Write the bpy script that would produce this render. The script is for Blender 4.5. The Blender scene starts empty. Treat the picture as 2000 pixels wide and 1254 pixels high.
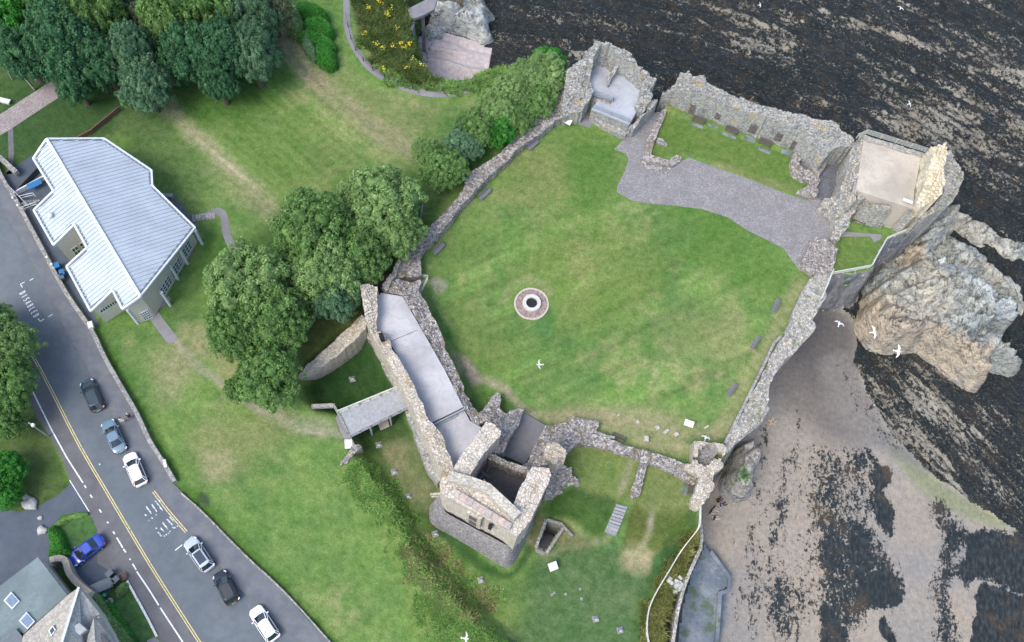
import bpy, math, random
import numpy as np
from mathutils import Vector, Matrix
from mathutils.geometry import tessellate_polygon
random.seed(7)
SC = bpy.context.scene
COL = SC.collection
rad = math.radians

# ------------------------------------------------------------------ camera, sky, sun, exposure
FPX, TILT, ROLL, CAMH = 1885.0, rad(22.5), rad(8.47), 117.0
fv = np.array([0, math.sin(TILT), -math.cos(TILT)])
u0 = np.array([0, math.cos(TILT), math.sin(TILT)]); r0 = np.array([1.0, 0, 0])
Rv = math.cos(ROLL)*r0 + math.sin(ROLL)*u0
Uv = -math.sin(ROLL)*r0 + math.cos(ROLL)*u0
cam = bpy.data.cameras.new('camera'); camo = bpy.data.objects.new('camera', cam); COL.objects.link(camo)
cam.sensor_width = 36; cam.lens = 36*FPX/2000; cam.clip_start = 1; cam.clip_end = 5000
camo.matrix_world = Matrix(((Rv[0], Uv[0], -fv[0], 0), (Rv[1], Uv[1], -fv[1], 0), (Rv[2], Uv[2], -fv[2], CAMH), (0, 0, 0, 1)))
SC.camera = camo
SUN_AZ, SUN_EL = rad(222), rad(57)     # compass angle from +Y towards +X
world = bpy.data.worlds.new('World'); SC.world = world; world.use_nodes = True
wn = world.node_tree.nodes; bg = wn['Background']
sky = wn.new('ShaderNodeTexSky'); sky.sky_type = 'NISHITA'; sky.sun_disc = False
sky.sun_elevation = SUN_EL; sky.sun_rotation = SUN_AZ; sky.air_density = 1.0; sky.dust_density = 3.0
world.node_tree.links.new(sky.outputs[0], bg.inputs[0]); bg.inputs[1].default_value = 0.145
sl = bpy.data.lights.new('sun', 'SUN'); sl.energy = 0.95; sl.angle = rad(28); sl.color = (1, .93, .82)
so = bpy.data.objects.new('sun', sl); COL.objects.link(so)
sd_ = Vector((math.sin(SUN_AZ)*math.cos(SUN_EL), math.cos(SUN_AZ)*math.cos(SUN_EL), math.sin(SUN_EL)))
so.rotation_euler = sd_.to_track_quat('Z', 'Y').to_euler(); so.location = (0, 60, 90)
SC.view_settings.view_transform = 'Standard'; SC.view_settings.look = 'None'
SC.view_settings.exposure = 1.13; SC.view_settings.gamma = 1

# ------------------------------------------------------------------ helpers
def P(px, py, z=0.0):
    """ground position of a point of the survey photograph at height z"""
    d = fv*FPX + Rv*(px-1000) + Uv*(627-py)
    t = (z-CAMH)/d[2]
    return np.array([d[0]*t, d[1]*t])
def P3(px, py, z=0.0):
    q = P(px, py, z); return (q[0], q[1], z)
def PL(pts, z=0.0): return [tuple(P(p[0], p[1], z)) for p in pts]
def proj(X, Y, z):
    dx, dy, dz = X, Y, z-CAMH
    f = dy*fv[1]+dz*fv[2]
    return 1000+FPX*(dx*Rv[0]+dy*Rv[1]+dz*Rv[2])/f, 627-FPX*(dx*Uv[0]+dy*Uv[1]+dz*Uv[2])/f
def smooth(pts, n=4, closed=True):
    """Catmull-Rom"""
    out = []; m = len(pts)
    rng = range(m) if closed else range(m-1)
    for i in rng:
        g = lambda k: np.array(pts[k % m] if closed else pts[min(max(k, 0), m-1)], float)
        a, b, c, d = g(i-1), g(i), g(i+1), g(i+2)
        for j in range(n):
            t = j/n
            out.append(tuple(.5*((2*b)+(-a+c)*t+(2*a-5*b+4*c-d)*t*t+(-a+3*b-3*c+d)*t**3)))
    if not closed: out.append(tuple(pts[-1]))
    return out
_lat = np.random.RandomState(3).rand(256, 256)
def vnoise(x, y):
    xi = np.floor(x).astype(int); yi = np.floor(y).astype(int)
    fx = x-xi; fy = y-yi; fx = fx*fx*(3-2*fx); fy = fy*fy*(3-2*fy)
    g = lambda a, b: _lat[a & 255, b & 255]
    return (g(xi, yi)*(1-fx)+g(xi+1, yi)*fx)*(1-fy)+(g(xi, yi+1)*(1-fx)+g(xi+1, yi+1)*fx)*fy
def fbm(x, y, o=4, s=0.0):
    x = np.asarray(x, float)+s*17.3; y = np.asarray(y, float)-s*9.1; r = 0; a = .5; t = 0
    for i in range(o):
        r = r+a*vnoise(x, y); t += a; a *= .5; x = x*2.03+11.7; y = y*2.03+5.3
    return r/t
def sdist(poly, X, Y, pad=60):
    """signed distance, positive inside; far away = -pad"""
    p = np.array([q[:2] for q in poly], float); shp = X.shape; X = X.ravel(); Y = Y.ravel()
    out = np.full(X.shape, -float(pad))
    idx = np.where((X > p[:, 0].min()-pad) & (X < p[:, 0].max()+pad) & (Y > p[:, 1].min()-pad) & (Y < p[:, 1].max()+pad))[0]
    x = X[idx]; y = Y[idx]; d2 = np.full(x.shape, 1e18); ins = np.zeros(x.shape, bool)
    for i in range(len(p)):
        ax, ay = p[i]; bx, by = p[(i+1) % len(p)]
        ex, ey = bx-ax, by-ay; L = ex*ex+ey*ey+1e-12
        t = np.clip(((x-ax)*ex+(y-ay)*ey)/L, 0, 1)
        d2 = np.minimum(d2, (x-ax-t*ex)**2+(y-ay-t*ey)**2)
        c = (ay > y) != (by > y)
        ins ^= c & (x < (bx-ax)*(y-ay)/((by-ay) if by != ay else 1e-9)+ax)
    d = np.sqrt(d2); out[idx] = np.where(ins, d, -d)
    return np.maximum(out, -pad).reshape(shp)
def ldist(line, X, Y, pad=80):
    shp = X.shape; X = X.ravel(); Y = Y.ravel(); p = np.array(line, float); out = np.full(X.shape, float(pad))
    idx = np.where((X > p[:, 0].min()-pad) & (X < p[:, 0].max()+pad) & (Y > p[:, 1].min()-pad) & (Y < p[:, 1].max()+pad))[0]
    x = X[idx]; y = Y[idx]; d2 = np.full(x.shape, 1e18)
    for i in range(len(p)-1):
        ax, ay = p[i]; ex, ey = p[i+1]-p[i]; L = ex*ex+ey*ey+1e-12
        t = np.clip(((x-ax)*ex+(y-ay)*ey)/L, 0, 1)
        d2 = np.minimum(d2, (x-ax-t*ex)**2+(y-ay-t*ey)**2)
    out[idx] = np.sqrt(d2); return np.minimum(out, pad).reshape(shp)
def ss(a, b, x):
    t = np.clip((x-a)/(b-a), 0, 1); return t*t*(3-2*t)

# --- objects
def tag(o, label=None, cat=None, group=None, kind=None):
    if label: o['label'] = label
    if cat: o['category'] = cat
    if group: o['group'] = group
    if kind: o['kind'] = kind
    return o
def thing(name, label, cat, loc=(0, 0, 0), rz=0, group=None):
    o = bpy.data.objects.new(name, None); COL.objects.link(o); o.location = loc; o.rotation_euler = (0, 0, rz)
    o.empty_display_size = .3
    return tag(o, label, cat, group)
def npmesh(name, V, Fq, m, parent=None, local=False, smoothf=False):
    """V (n,3); Fq list of index tuples or an (m,k) array"""
    V = np.asarray(V, float).reshape(-1, 3)
    if parent is not None and not local:
        off = np.zeros(3); q = parent
        while q is not None: off = off+np.array(q.location); q = q.parent
        V = V-off
    me = bpy.data.meshes.new(name)
    if isinstance(Fq, np.ndarray):
        n, k = Fq.shape
        me.vertices.add(len(V)); me.vertices.foreach_set('co', V.ravel())
        me.loops.add(n*k); me.loops.foreach_set('vertex_index', Fq.astype(np.int32).ravel())
        me.polygons.add(n); me.polygons.foreach_set('loop_start', np.arange(n, dtype=np.int32)*k)
        me.update(calc_edges=True)
    else:
        me.from_pydata([tuple(v) for v in V], [], Fq)
    me.materials.append(m)
    if smoothf: me.polygons.foreach_set('use_smooth', [True]*len(me.polygons))
    o = bpy.data.objects.new(name, me); COL.objects.link(o)
    if parent is not None: o.parent = parent
    return o
class MB:
    def __init__(s): s.v = []; s.f = []
    def add(s, v, f):
        n = len(s.v); s.v += [tuple(map(float, q)) for q in v]; s.f += [tuple(i+n for i in q) for q in f]; return s
    def box(s, c, d, rz=0, tilt=0):
        hx, hy, hz = d[0]/2, d[1]/2, d[2]/2; M = Matrix.Rotation(rz, 3, 'Z') @ Matrix.Rotation(tilt, 3, 'X')
        vs = [M @ Vector((x*hx, y*hy, z*hz))+Vector(c) for x in (-1, 1) for y in (-1, 1) for z in (-1, 1)]
        return s.add(vs, [(0, 1, 3, 2), (4, 6, 7, 5), (0, 4, 5, 1), (2, 3, 7, 6), (0, 2, 6, 4), (1, 5, 7, 3)])
    def bar(s, a, b, w, h=None):
        a = Vector(a); b = Vector(b); h = h or w; d = (b-a)
        if d.length < 1e-6: return s
        d.normalize(); up = Vector((0, 0, 1)) if abs(d.z) < .95 else Vector((1, 0, 0))
        r = d.cross(up).normalized()*w/2; u = r.normalized().cross(d).normalized()*h/2
        vs = [a-r-u, a+r-u, a+r+u, a-r+u, b-r-u, b+r-u, b+r+u, b-r+u]
        return s.add(vs, [(0, 1, 2, 3), (7, 6, 5, 4), (0, 4, 5, 1), (1, 5, 6, 2), (2, 6, 7, 3), (3, 7, 4, 0)])
    def tube(s, a, b, r0, r1=None, n=10):
        r1 = r0 if r1 is None else r1; a = Vector(a); b = Vector(b); d = (b-a).normalized()
        up = Vector((0, 0, 1)) if abs(d.z) < .95 else Vector((1, 0, 0)); x = d.cross(up).normalized(); y = x.cross(d)
        vs = [a+(x*math.cos(t)+y*math.sin(t))*r0 for t in [i*2*math.pi/n for i in range(n)]]
        vs += [b+(x*math.cos(t)+y*math.sin(t))*r1 for t in [i*2*math.pi/n for i in range(n)]]
        return s.add(vs, [(i, (i+1) % n, n+(i+1) % n, n+i) for i in range(n)]+[tuple(range(n))[::-1], tuple(range(n, 2*n))])
    def prism(s, poly, z0, z1):
        """poly of (x,y); z0/z1 scalars or lists"""
        n = len(poly); z0 = [z0]*n if np.isscalar(z0) else z0; z1 = [z1]*n if np.isscalar(z1) else z1
        vs = [(p[0], p[1], z0[i]) for i, p in enumerate(poly)]+[(p[0], p[1], z1[i]) for i, p in enumerate(poly)]
        tr = tessellate_polygon([[Vector((p[0], p[1], 0)) for p in poly]])
        A = sum(poly[i][0]*poly[(i+1) % n][1]-poly[(i+1) % n][0]*poly[i][1] for i in range(n))
        fs = []
        for i in range(n):
            j = (i+1) % n; fs.append((i, j, n+j, n+i) if A > 0 else (j, i, n+i, n+j))
        for t in tr:
            a, b, c = t; cr = (poly[b][0]-poly[a][0])*(poly[c][1]-poly[a][1])-(poly[b][1]-poly[a][1])*(poly[c][0]-poly[a][0])
            if cr < 0: a, b, c = a, c, b
            fs.append((n+a, n+b, n+c)); fs.append((c, b, a))
        return s.add(vs, fs)
    def sheet(s, poly, z):
        n = len(poly); z = [z]*n if np.isscalar(z) else z
        tr = tessellate_polygon([[Vector((p[0], p[1], 0)) for p in poly]]); fs = []
        for a, b, c in tr:
            cr = (poly[b][0]-poly[a][0])*(poly[c][1]-poly[a][1])-(poly[b][1]-poly[a][1])*(poly[c][0]-poly[a][0])
            fs.append((a, b, c) if cr > 0 else (a, c, b))
        return s.add([(p[0], p[1], z[i]) for i, p in enumerate(poly)], fs)
    def build(s, name, m, parent=None, local=False, smoothf=False):
        return npmesh(name, s.v, s.f, m, parent, local, smoothf)
def struct(o): o['kind'] = 'structure'; return o
def offset(line, d):
    """offset an open polyline (world xy) sideways by d (left positive)"""
    L = [np.array(p[:2], float) for p in line]; out = []
    for i in range(len(L)):
        a = L[max(i-1, 0)]; b = L[min(i+1, len(L)-1)]; t = b-a; t = t/(np.linalg.norm(t)+1e-9)
        out.append(tuple(L[i]+np.array([-t[1], t[0]])*d))
    return out
def strip(line, w):
    return offset(line, w/2)+offset(line, -w/2)[::-1]

# --- materials
class NT:
    def __init__(s, name):
        s.m = bpy.data.materials.new(name); s.m.use_nodes = True; s.t = s.m.node_tree; s.t.nodes.clear()
        s.o = s.t.nodes.new('ShaderNodeOutputMaterial'); s.b = s.t.nodes.new('ShaderNodeBsdfPrincipled')
        s.t.links.new(s.b.outputs[0], s.o.inputs[0])
    def n(s, typ, **k):
        x = s.t.nodes.new(typ)
        for a, b in k.items(): setattr(x, a, b)
        return x
    def set(s, sock, v):
        if v is None: return
        if hasattr(v, 'is_output'): s.t.links.new(v, sock)
        elif isinstance(v, (tuple, list)): sock.default_value = (tuple(v)+(1,))[:4] if len(sock.default_value) == 4 else tuple(v)
        else: sock.default_value = v
    def pos(s, scale=(1, 1, 1), rz=0):
        g = s.n('ShaderNodeNewGeometry'); m = s.n('ShaderNodeMapping'); s.t.links.new(g.outputs['Position'], m.inputs[0])
        m.inputs['Rotation'].default_value = (0, 0, rz); m.inputs['Scale'].default_value = scale; return m.outputs[0]
    def obj(s, scale=(1, 1, 1)):
        g = s.n('ShaderNodeTexCoord'); m = s.n('ShaderNodeMapping'); s.t.links.new(g.outputs['Object'], m.inputs[0])
        m.inputs['Scale'].default_value = scale; return m.outputs[0]
    def attr(s, name, out='Color'):
        a = s.n('ShaderNodeAttribute', attribute_name=name); return a.outputs[out]
    def noise(s, scale, detail=4, vec=None, rough=.55, dist=0):
        x = s.n('ShaderNodeTexNoise'); s.set(x.inputs['Vector'], vec if vec is not None else s.pos())
        x.inputs['Scale'].default_value = scale; x.inputs['Detail'].default_value = detail; x.inputs['Roughness'].default_value = rough
        x.inputs['Distortion'].default_value = dist; return x.outputs['Fac']
    def vor(s, scale, vec=None, feature='F1', out='Distance', rnd=1):
        x = s.n('ShaderNodeTexVoronoi', feature=feature); s.set(x.inputs['Vector'], vec if vec is not None else s.pos())
        x.inputs['Scale'].default_value = scale; x.inputs['Randomness'].default_value = rnd; return x.outputs[out]
    def ramp(s, fac, st):
        x = s.n('ShaderNodeValToRGB'); s.set(x.inputs[0], fac); e = x.color_ramp.elements
        while len(e) < len(st): e.new(.5)
        for i, (p, c) in enumerate(st):
            e[i].position = p; e[i].color = (c, c, c, 1) if np.isscalar(c) else tuple(c)+(1,)
        return x.outputs[0]
    def mix(s, f, a, b, mode='MIX'):
        x = s.n('ShaderNodeMix', data_type='RGBA', blend_type=mode); s.set(x.inputs[0], f); s.set(x.inputs[6], a); s.set(x.inputs[7], b); return x.outputs[2]
    def math(s, op, a, b=None, clamp=False):
        x = s.n('ShaderNodeMath', operation=op); x.use_clamp = clamp; s.set(x.inputs[0], a); s.set(x.inputs[1], b); return x.outputs[0]
    def sep(s, v):
        x = s.n('ShaderNodeSeparateColor'); s.set(x.inputs[0], v); return x.outputs[0]
    def bump(s, h, st=.5, d=.05):
        x = s.n('ShaderNodeBump'); s.set(x.inputs['Height'], h); x.inputs['Strength'].default_value = st; x.inputs['Distance'].default_value = d; return x.outputs[0]
    def out(s, col, rough=.8, nrm=None, metal=0, spec=None, **k):
        s.set(s.b.inputs['Base Color'], col); s.set(s.b.inputs['Roughness'], rough); s.set(s.b.inputs['Metallic'], metal)
        if nrm is not None: s.set(s.b.inputs['Normal'], nrm)
        if spec is not None: s.b.inputs['Specular IOR Level'].default_value = spec
        for a, b in k.items(): s.b.inputs[a].default_value = b
        return s.m
_mc = {}
def plain(name, col, rough=.6, metal=0, var=.18, scale=3, spec=None):
    if name in _mc: return _mc[name]
    n = NT(name); f = n.noise(scale, 4, n.obj())
    c = n.mix(n.ramp(f, [(.3, 0), (.7, 1)]), tuple(x*(1-var) for x in col), tuple(min(1, x*(1+var)) for x in col))
    _mc[name] = n.out(c, rough, n.bump(f, .15, .01), metal, spec); return _mc[name]
def stone(name, cols, scale=2.3, asp=1.6, moss=None, mossamt=.5, joint=.45, bd=.08):
    """random masonry: cells with colour of their own, joints, weathering"""
    n = NT(name); v = n.pos((1, 1, asp)); wob = n.noise(1.2, 3)
    vv = n.mix(.06, v, n.n('ShaderNodeTexNoise').outputs['Color'])
    cell = n.sep(n.vor(scale, v, out='Color')); edge = n.vor(scale, v, 'DISTANCE_TO_EDGE')
    k = len(cols); c = n.ramp(cell, [(i/(k-1), cols[i]) for i in range(k)])
    big = n.noise(.35, 4); c = n.mix(n.ramp(big, [(.35, 0), (.7, .55)]), c, tuple(sum(q[i] for q in cols)/k*.72 for i in range(3)))
    sp = n.noise(3.4, 6, rough=.8); c = n.mix(n.ramp(sp, [(.53, 0), (.62, .75)]), c, tuple(min(.85, x*1.45) for x in cols[-2])); c = n.mix(n.ramp(sp, [(.36, .8), (.45, 0)]), c, tuple(x*.5 for x in cols[0]))
    fine = n.noise(9, 5); c = n.mix(n.ramp(fine, [(.3, .35), (.6, 0)]), c, tuple(x*.45 for x in cols[0]))
    c = n.mix(n.ramp(edge, [(0, joint), (.09, 0)]), c, tuple(x*.35 for x in cols[0]))
    if moss: c = n.mix(n.ramp(n.noise(.8, 5), [(1-mossamt, 0), (1.08-mossamt, .8)]), c, moss)
    h = n.math('ADD', n.math('MULTIPLY', n.ramp(edge, [(0, 0), (.12, 1)]), .6), n.math('MULTIPLY', fine, .8))
    h = n.math('ADD', h, n.math('MULTIPLY', cell, .5))
    return n.out(c, .92, n.bump(h, .9, bd), spec=.2)
# ------------------------------------------------------------------ materials
def m_ground():
    n = NT('turf'); c = n.attr('Col'); f1 = n.noise(1.1, 6, rough=.65); f2 = n.noise(6, 4)
    c = n.mix(n.ramp(f1, [(.32, 0), (.68, 1)]), n.mix(1, c, (.70, .78, .66), 'MULTIPLY'), n.mix(1, c, (1.28, 1.2, 1.3), 'MULTIPLY'))
    f3 = n.noise(.28, 5, rough=.6)
    c = n.mix(n.ramp(f3, [(.3, 0), (.7, 1)]), n.mix(1, c, (.82, .93, .8), 'MULTIPLY'), n.mix(1, c, (1.18, 1.06, 1.15), 'MULTIPLY'))
    c = n.mix(n.ramp(f2, [(.35, .45), (.6, 0)]), c, n.mix(1, c, (.5, .6, .5), 'MULTIPLY'))
    f4 = n.noise(2.9, 6, n.pos((1, 1, 1), .6), rough=.85); c = n.mix(n.ramp(f4, [(.52, 0), (.64, .75)]), c, n.mix(1, c, (1.42, 1.35, 1.25), 'MULTIPLY')); c = n.mix(n.ramp(f4, [(.37, .7), (.47, 0)]), c, n.mix(1, c, (.6, .72, .6), 'MULTIPLY'))
    return n.out(c, .95, n.bump(n.math('ADD', f1, f2), .7, .12), spec=.1)
def m_shelf(lower):
    n = NT('beach_sand' if lower else 'weedy_rock'); c = n.attr('Col'); w = n.attr('weed', 'Fac'); sc = n.attr('sc', 'Vector')
    N1 = n.noise(.25, 6, sc, rough=.6, dist=.6); N2 = n.noise(1.5 if not lower else 1.3, 8, sc, rough=.78, dist=.4); N3 = n.noise(2.1 if not lower else 2.6, 7, rough=.75)
    f = n.math('ADD', n.math('MULTIPLY', N1, .20), n.math('MULTIPLY', N2, .40)); f = n.math('ADD', f, n.math('MULTIPLY', N3, .40))
    # rescale noise 0.3..0.7 -> 0..1 and compare with cover
    f = n.math('MULTIPLY', n.math('SUBTRACT', f, .37), 4.0)
    d = n.math('SUBTRACT', w, f); m = n.ramp(n.math('ADD', n.math('MULTIPLY', d, 3.0), .5), [(.4, 0), (.6, 1)])
    wc = n.ramp(n.noise(2.2, 6, sc) if lower else n.math('ADD', n.math('MULTIPLY', n.noise(1.5, 7, rough=.75), .65), n.math('MULTIPLY', n.noise(2.0, 6, sc), .35)), [(.3, (.005, .008, .010)), (.5, (.017, .023, .026)), (.72, (.055, .062, .062))])
    wc = n.mix(n.ramp(n.noise(.12, 3), [(.45, 0), (.62, .75 if not lower else .45)]), wc, n.mix(n.ramp(n.noise(2.5, 6, sc, rough=.8), [(.35, 0), (.65, 1)]), (.004, .009, .011), (.014, .028, .030)))
    wc = n.mix(n.ramp(n.noise(.25 if lower else .4, 5), [(.52, 0), (.64, .8 if lower else .45)]), wc, n.mix(n.ramp(n.noise(3, 6, rough=.8), [(.35, 0), (.65, 1)]), (.018, .014, .010), (.095, .072, .046)))
    crv = n.noise(.5, 5, sc, rough=.55, dist=.4)
    cc = n.mix(n.ramp(n.noise(1.6, 6, rough=.65), [(.3, 0), (.7, 1)]), n.mix(1, c, (.74, .76, .80), 'MULTIPLY'), n.mix(1, c, (1.2, 1.17, 1.12), 'MULTIPLY'))
    if lower:
        rp = n.n('ShaderNodeTexWave'); n.set(rp.inputs['Vector'], n.pos((1, .22, 1), rad(-6))); rp.inputs['Scale'].default_value = 1.6
        rp.inputs['Distortion'].default_value = 9; rp.inputs['Detail'].default_value = 4; rp.inputs['Detail Scale'].default_value = 2
        cc = n.mix(n.ramp(rp.outputs['Fac'], [(0, .2), (.5, 0)]), cc, n.mix(1, c, (.5, .52, .58), 'MULTIPLY'))
        cc = n.mix(n.ramp(n.noise(3.2, 5, n.pos((2.2, .5, 1), rad(-8)), rough=.75), [(.3, .55), (.48, 0)]), cc, n.mix(1, c, (.55, .56, .6), 'MULTIPLY'))
    sp = n.ramp(n.noise(3.4, 5, rough=.7), [(.63, 0), (.68, .85)]); cc = n.mix(sp, cc, (.05, .05, .045))
    col = n.mix(m, cc, wc)
    if not lower: col = n.mix(n.ramp(crv, [(.485, 0), (.497, .85), (.503, .85), (.515, 0)]), col, (.006, .007, .008))
    if not lower:
        spk = n.noise(3.0, 5, rough=.8); col = n.mix(n.ramp(spk, [(.60, 0), (.645, .8)]), col, (.30, .28, .23)); col = n.mix(n.ramp(n.noise(5.5, 3), [(.66, 0), (.72, .8)]), col, (.34, .33, .29))
    h = n.math('ADD', n.math('MULTIPLY', N2 if lower else N3, 1.2), n.math('MULTIPLY', m, .35))
    h = n.math('ADD', h, n.math('MULTIPLY', n.noise(5, 4), .5))
    return n.out(col, n.ramp(m, [(0, .85), (1, .55)]), n.bump(h, .5 if lower else .9, .10 if lower else .45), spec=.3)
def m_rock():
    n = NT('sandstone_outcrop'); c = n.attr('Col'); v = n.pos((1, 1, 2.2), .5)
    f = n.noise(.55, 8, v, rough=.68, dist=.6); g = n.noise(3.2, 6, rough=.7)
    c = n.mix(n.ramp(f, [(.35, 0), (.62, 1)]), n.mix(1, c, (.55, .58, .62), 'MULTIPLY'), n.mix(1, c, (1.25, 1.2, 1.12), 'MULTIPLY'))
    h = n.noise(1.1, 8, n.pos((1, .4, 1.5), -.5), rough=.75, dist=.8); c = n.mix(n.ramp(h, [(.30, .75), (.42, 0)]), c, (.07, .065, .06)); c = n.mix(n.ramp(h, [(.6, 0), (.7, .5)]), c, n.mix(1, c, (1.3, 1.3, 1.28), 'MULTIPLY'))
    c = n.mix(n.ramp(g, [(.28, .7), (.46, 0)]), c, (.07, .065, .06))
    c = n.mix(1, c, (1.22, 1.26, 1.30), 'MULTIPLY')
    for sc_, ang in ((.35, .5), (.8, -.7)):
        k = n.noise(sc_, 5, n.pos((1, .35, 1), ang), rough=.6, dist=1.0); c = n.mix(n.ramp(k, [(.484, 0), (.497, .8), (.503, .8), (.516, 0)]), c, (.05, .045, .04))
    return n.out(c, .9, n.bump(n.math('ADD', f, n.math('MULTIPLY', g, .5)), 1, .5), spec=.2)
def m_cliff():
    n = NT('cliff_rock'); v = n.pos((1, 1, .25)); f = n.noise(.9, 7, v, rough=.7)
    c = n.ramp(f, [(.3, (.08, .08, .09)), (.5, (.19, .19, .20)), (.7, (.36, .35, .33))])
    c = n.mix(n.ramp(n.noise(1.4, 5), [(.62, 0), (.68, .9)]), c, (.6, .62, .62))
    c = n.mix(n.ramp(n.noise(.5, 4), [(.55, 0), (.66, .8)]), c, (.05, .10, .03))
    return n.out(c, .9, n.bump(f, 1, .4), spec=.2)
def m_asphalt(name, col, patch=(.8, .85, .9), ps=.25):
    n = NT(name); f = n.noise(14, 3); g = n.noise(ps, 5, rough=.6); h = n.noise(1.3, 5)
    c = n.mix(n.ramp(g, [(.35, 0), (.65, 1)]), tuple(a*b for a, b in zip(col, patch)), tuple(x*1.16 for x in col))
    c = n.mix(n.ramp(h, [(.35, .3), (.6, 0)]), c, tuple(x*.68 for x in col))
    c = n.mix(n.ramp(f, [(.3, .4), (.7, 0)]), c, tuple(x*.6 for x in col))
    return n.out(c, .85, n.bump(f, .4, .02), spec=.25)
def m_gravel(name, col, k=1.0):
    n = NT(name); cell = n.sep(n.vor(9, out='Color')); g = n.noise(.5, 5, rough=.65); st = n.noise(1.2, 5, n.pos((.35, 1.6, 1), .45), rough=.7)
    c = n.ramp(cell, [(0, tuple(x*.72 for x in col)), (.6, col), (1, tuple(min(1, x*1.45) for x in col))])
    c = n.mix(n.ramp(g, [(.35, .5), (.6, 0)]), c, tuple(x*.62 for x in col)); c = n.mix(n.ramp(st, [(.5, 0), (.7, .4)]), c, tuple(min(1, x*1.3) for x in col))
    return n.out(c, .92, n.bump(cell, .5, .04), spec=.2)
def m_metal_roof(name, col):
    n = NT(name); g = n.noise(.35, 4); f = n.noise(4, 4, n.pos((1, .2, 1), .5))
    c = n.mix(n.ramp(g, [(.35, 0), (.65, 1)]), tuple(x*.9 for x in col), tuple(min(1, x*1.06) for x in col))
    c = n.mix(n.ramp(f, [(.45, 0), (.75, .22)]), c, tuple(x*.7 for x in col)); return n.out(c, .45, n.bump(f, .08, .02), spec=.5)
def m_slab(name, col):
    n = NT(name); g = n.noise(.22, 5, rough=.6); f = n.noise(2.5, 5)
    c = n.mix(n.ramp(g, [(.38, 0), (.62, 1)]), tuple(x*.8 for x in col), tuple(min(1, x*1.12) for x in col))
    c = n.mix(n.ramp(f, [(.52, 0), (.7, .4)]), c, tuple(x*.7 for x in col)); e_ = n.noise(.6, 6, rough=.7); c = n.mix(n.ramp(e_, [(.55, 0), (.6, .35), (.66, .1)]), c, (col[0]*.62, col[1]*.64, col[2]*.6)); c = n.mix(n.ramp(n.noise(9, 3), [(.3, .35), (.6, 0)]), c, tuple(x*.7 for x in col)); return n.out(c, .8, n.bump(f, .15, .02), spec=.3)
def m_leaf(name, a, b, c3):
    n = NT(name); r = n.n('ShaderNodeNewGeometry').outputs['Random Per Island']
    c = n.ramp(r, [(0, a), (.5, b), (1, c3)]); o = n.n('ShaderNodeObjectInfo').outputs['Random']
    big = n.noise(.45, 3); c = n.mix(n.ramp(big, [(.38, .55), (.62, 0)]), c, tuple(x*.62 for x in a)); c = n.mix(n.ramp(o, [(0, 0), (1, .3)]), c, tuple(x*.8 for x in b))
    n.out(c, .6, spec=.3); n.b.inputs['Transmission Weight'].default_value = 0
    tr = n.n('ShaderNodeBsdfTranslucent'); n.set(tr.inputs[0], c); mx = n.n('ShaderNodeMixShader'); mx.inputs[0].default_value = .42
    n.t.links.new(n.b.outputs[0], mx.inputs[1]); n.t.links.new(tr.outputs[0], mx.inputs[2]); n.t.links.new(mx.outputs[0], n.o.inputs[0]); return n.m
def m_paint(name, col, rough=.25, coat=1.0):
    n = NT(name); n.out(col, rough, spec=.5); n.b.inputs['Coat Weight'].default_value = coat; n.b.inputs['Coat Roughness'].default_value = .05; return n.m
def m_faded(name, col, thr=.5, base=None):
    n = NT(name); f = n.noise(5, 4, rough=.7); c = n.mix(n.ramp(f, [(thr-.08, 0), (thr+.02, 1)]), base or (.085, .10, .115), col); return n.out(c, .8)
def m_apron():
    n = NT('pool_concrete'); g = n.noise(.22, 6, rough=.65); f = n.noise(1.6, 6, rough=.7)
    c = n.mix(n.ramp(g, [(.4, 0), (.6, 1)]), (.105, .135, .175), (.21, .24, .265)); c = n.mix(n.ramp(f, [(.35, .6), (.5, 0)]), c, (.07, .085, .10)); c = n.mix(n.ramp(f, [(.58, 0), (.7, .6)]), c, (.30, .33, .34))
    c = n.mix(n.ramp(n.noise(.4, 6, rough=.7), [(.53, 0), (.6, .85)]), c, (.06, .10, .045)); return n.out(c, .8, n.bump(f, .3, .05))
M_turf = m_ground(); M_beach = m_shelf(True); M_shelf = m_shelf(False); M_outcrop = m_rock(); M_cliff = m_cliff()
M_road = m_asphalt('road_asphalt', (.130, .153, .172)); M_pave = m_asphalt('pavement_asphalt', (.145, .158, .172), (.82, .86, .95), .6)
M_foot = m_asphalt('footway_asphalt', (.135, .142, .15), (.85, .8, .85), .4); M_drive = m_asphalt('driveway_asphalt', (.085, .105, .135))
M_yard = m_gravel('yard_gravel', (.225, .222, .228)); M_dkgravel = m_gravel('dark_gravel', (.12, .13, .15)); M_ltpath = m_gravel('pale_gravel', (.28, .25, .25))
M_concpath = m_slab('concrete_path', (.22, .22, .24)); M_apron = m_apron(); M_kerb = plain('kerb_stone', (.105, .11, .115))
M_roofw = m_metal_roof('white_metal_roof', (.42, .485, .55)); M_trim = plain('white_trim', (.54, .59, .63), .5); M_slab = m_slab('roof_screed', (.42, .42, .44))
M_slab2 = m_slab('grey_screed', (.20, .20, .215)); M_slab3 = m_slab('tower_platform', (.37, .40, .45)); M_tan = m_slab('tan_paving', (.44, .40, .34))
M_ashlar = stone('warm_ashlar', [(.47, .42, .35), (.62, .58, .51), (.70, .67, .62), (.56, .50, .42), (.78, .76, .71)], 2.4, 1.8, joint=.5, moss=(.38, .29, .19), mossamt=.39)
M_cream = stone('cream_masonry', [(.42, .37, .29), (.60, .56, .48), (.68, .65, .58), (.50, .46, .38), (.66, .64, .60)], 2.9, 1.5, joint=.5, moss=(.36, .28, .16), mossamt=.42)
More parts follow.
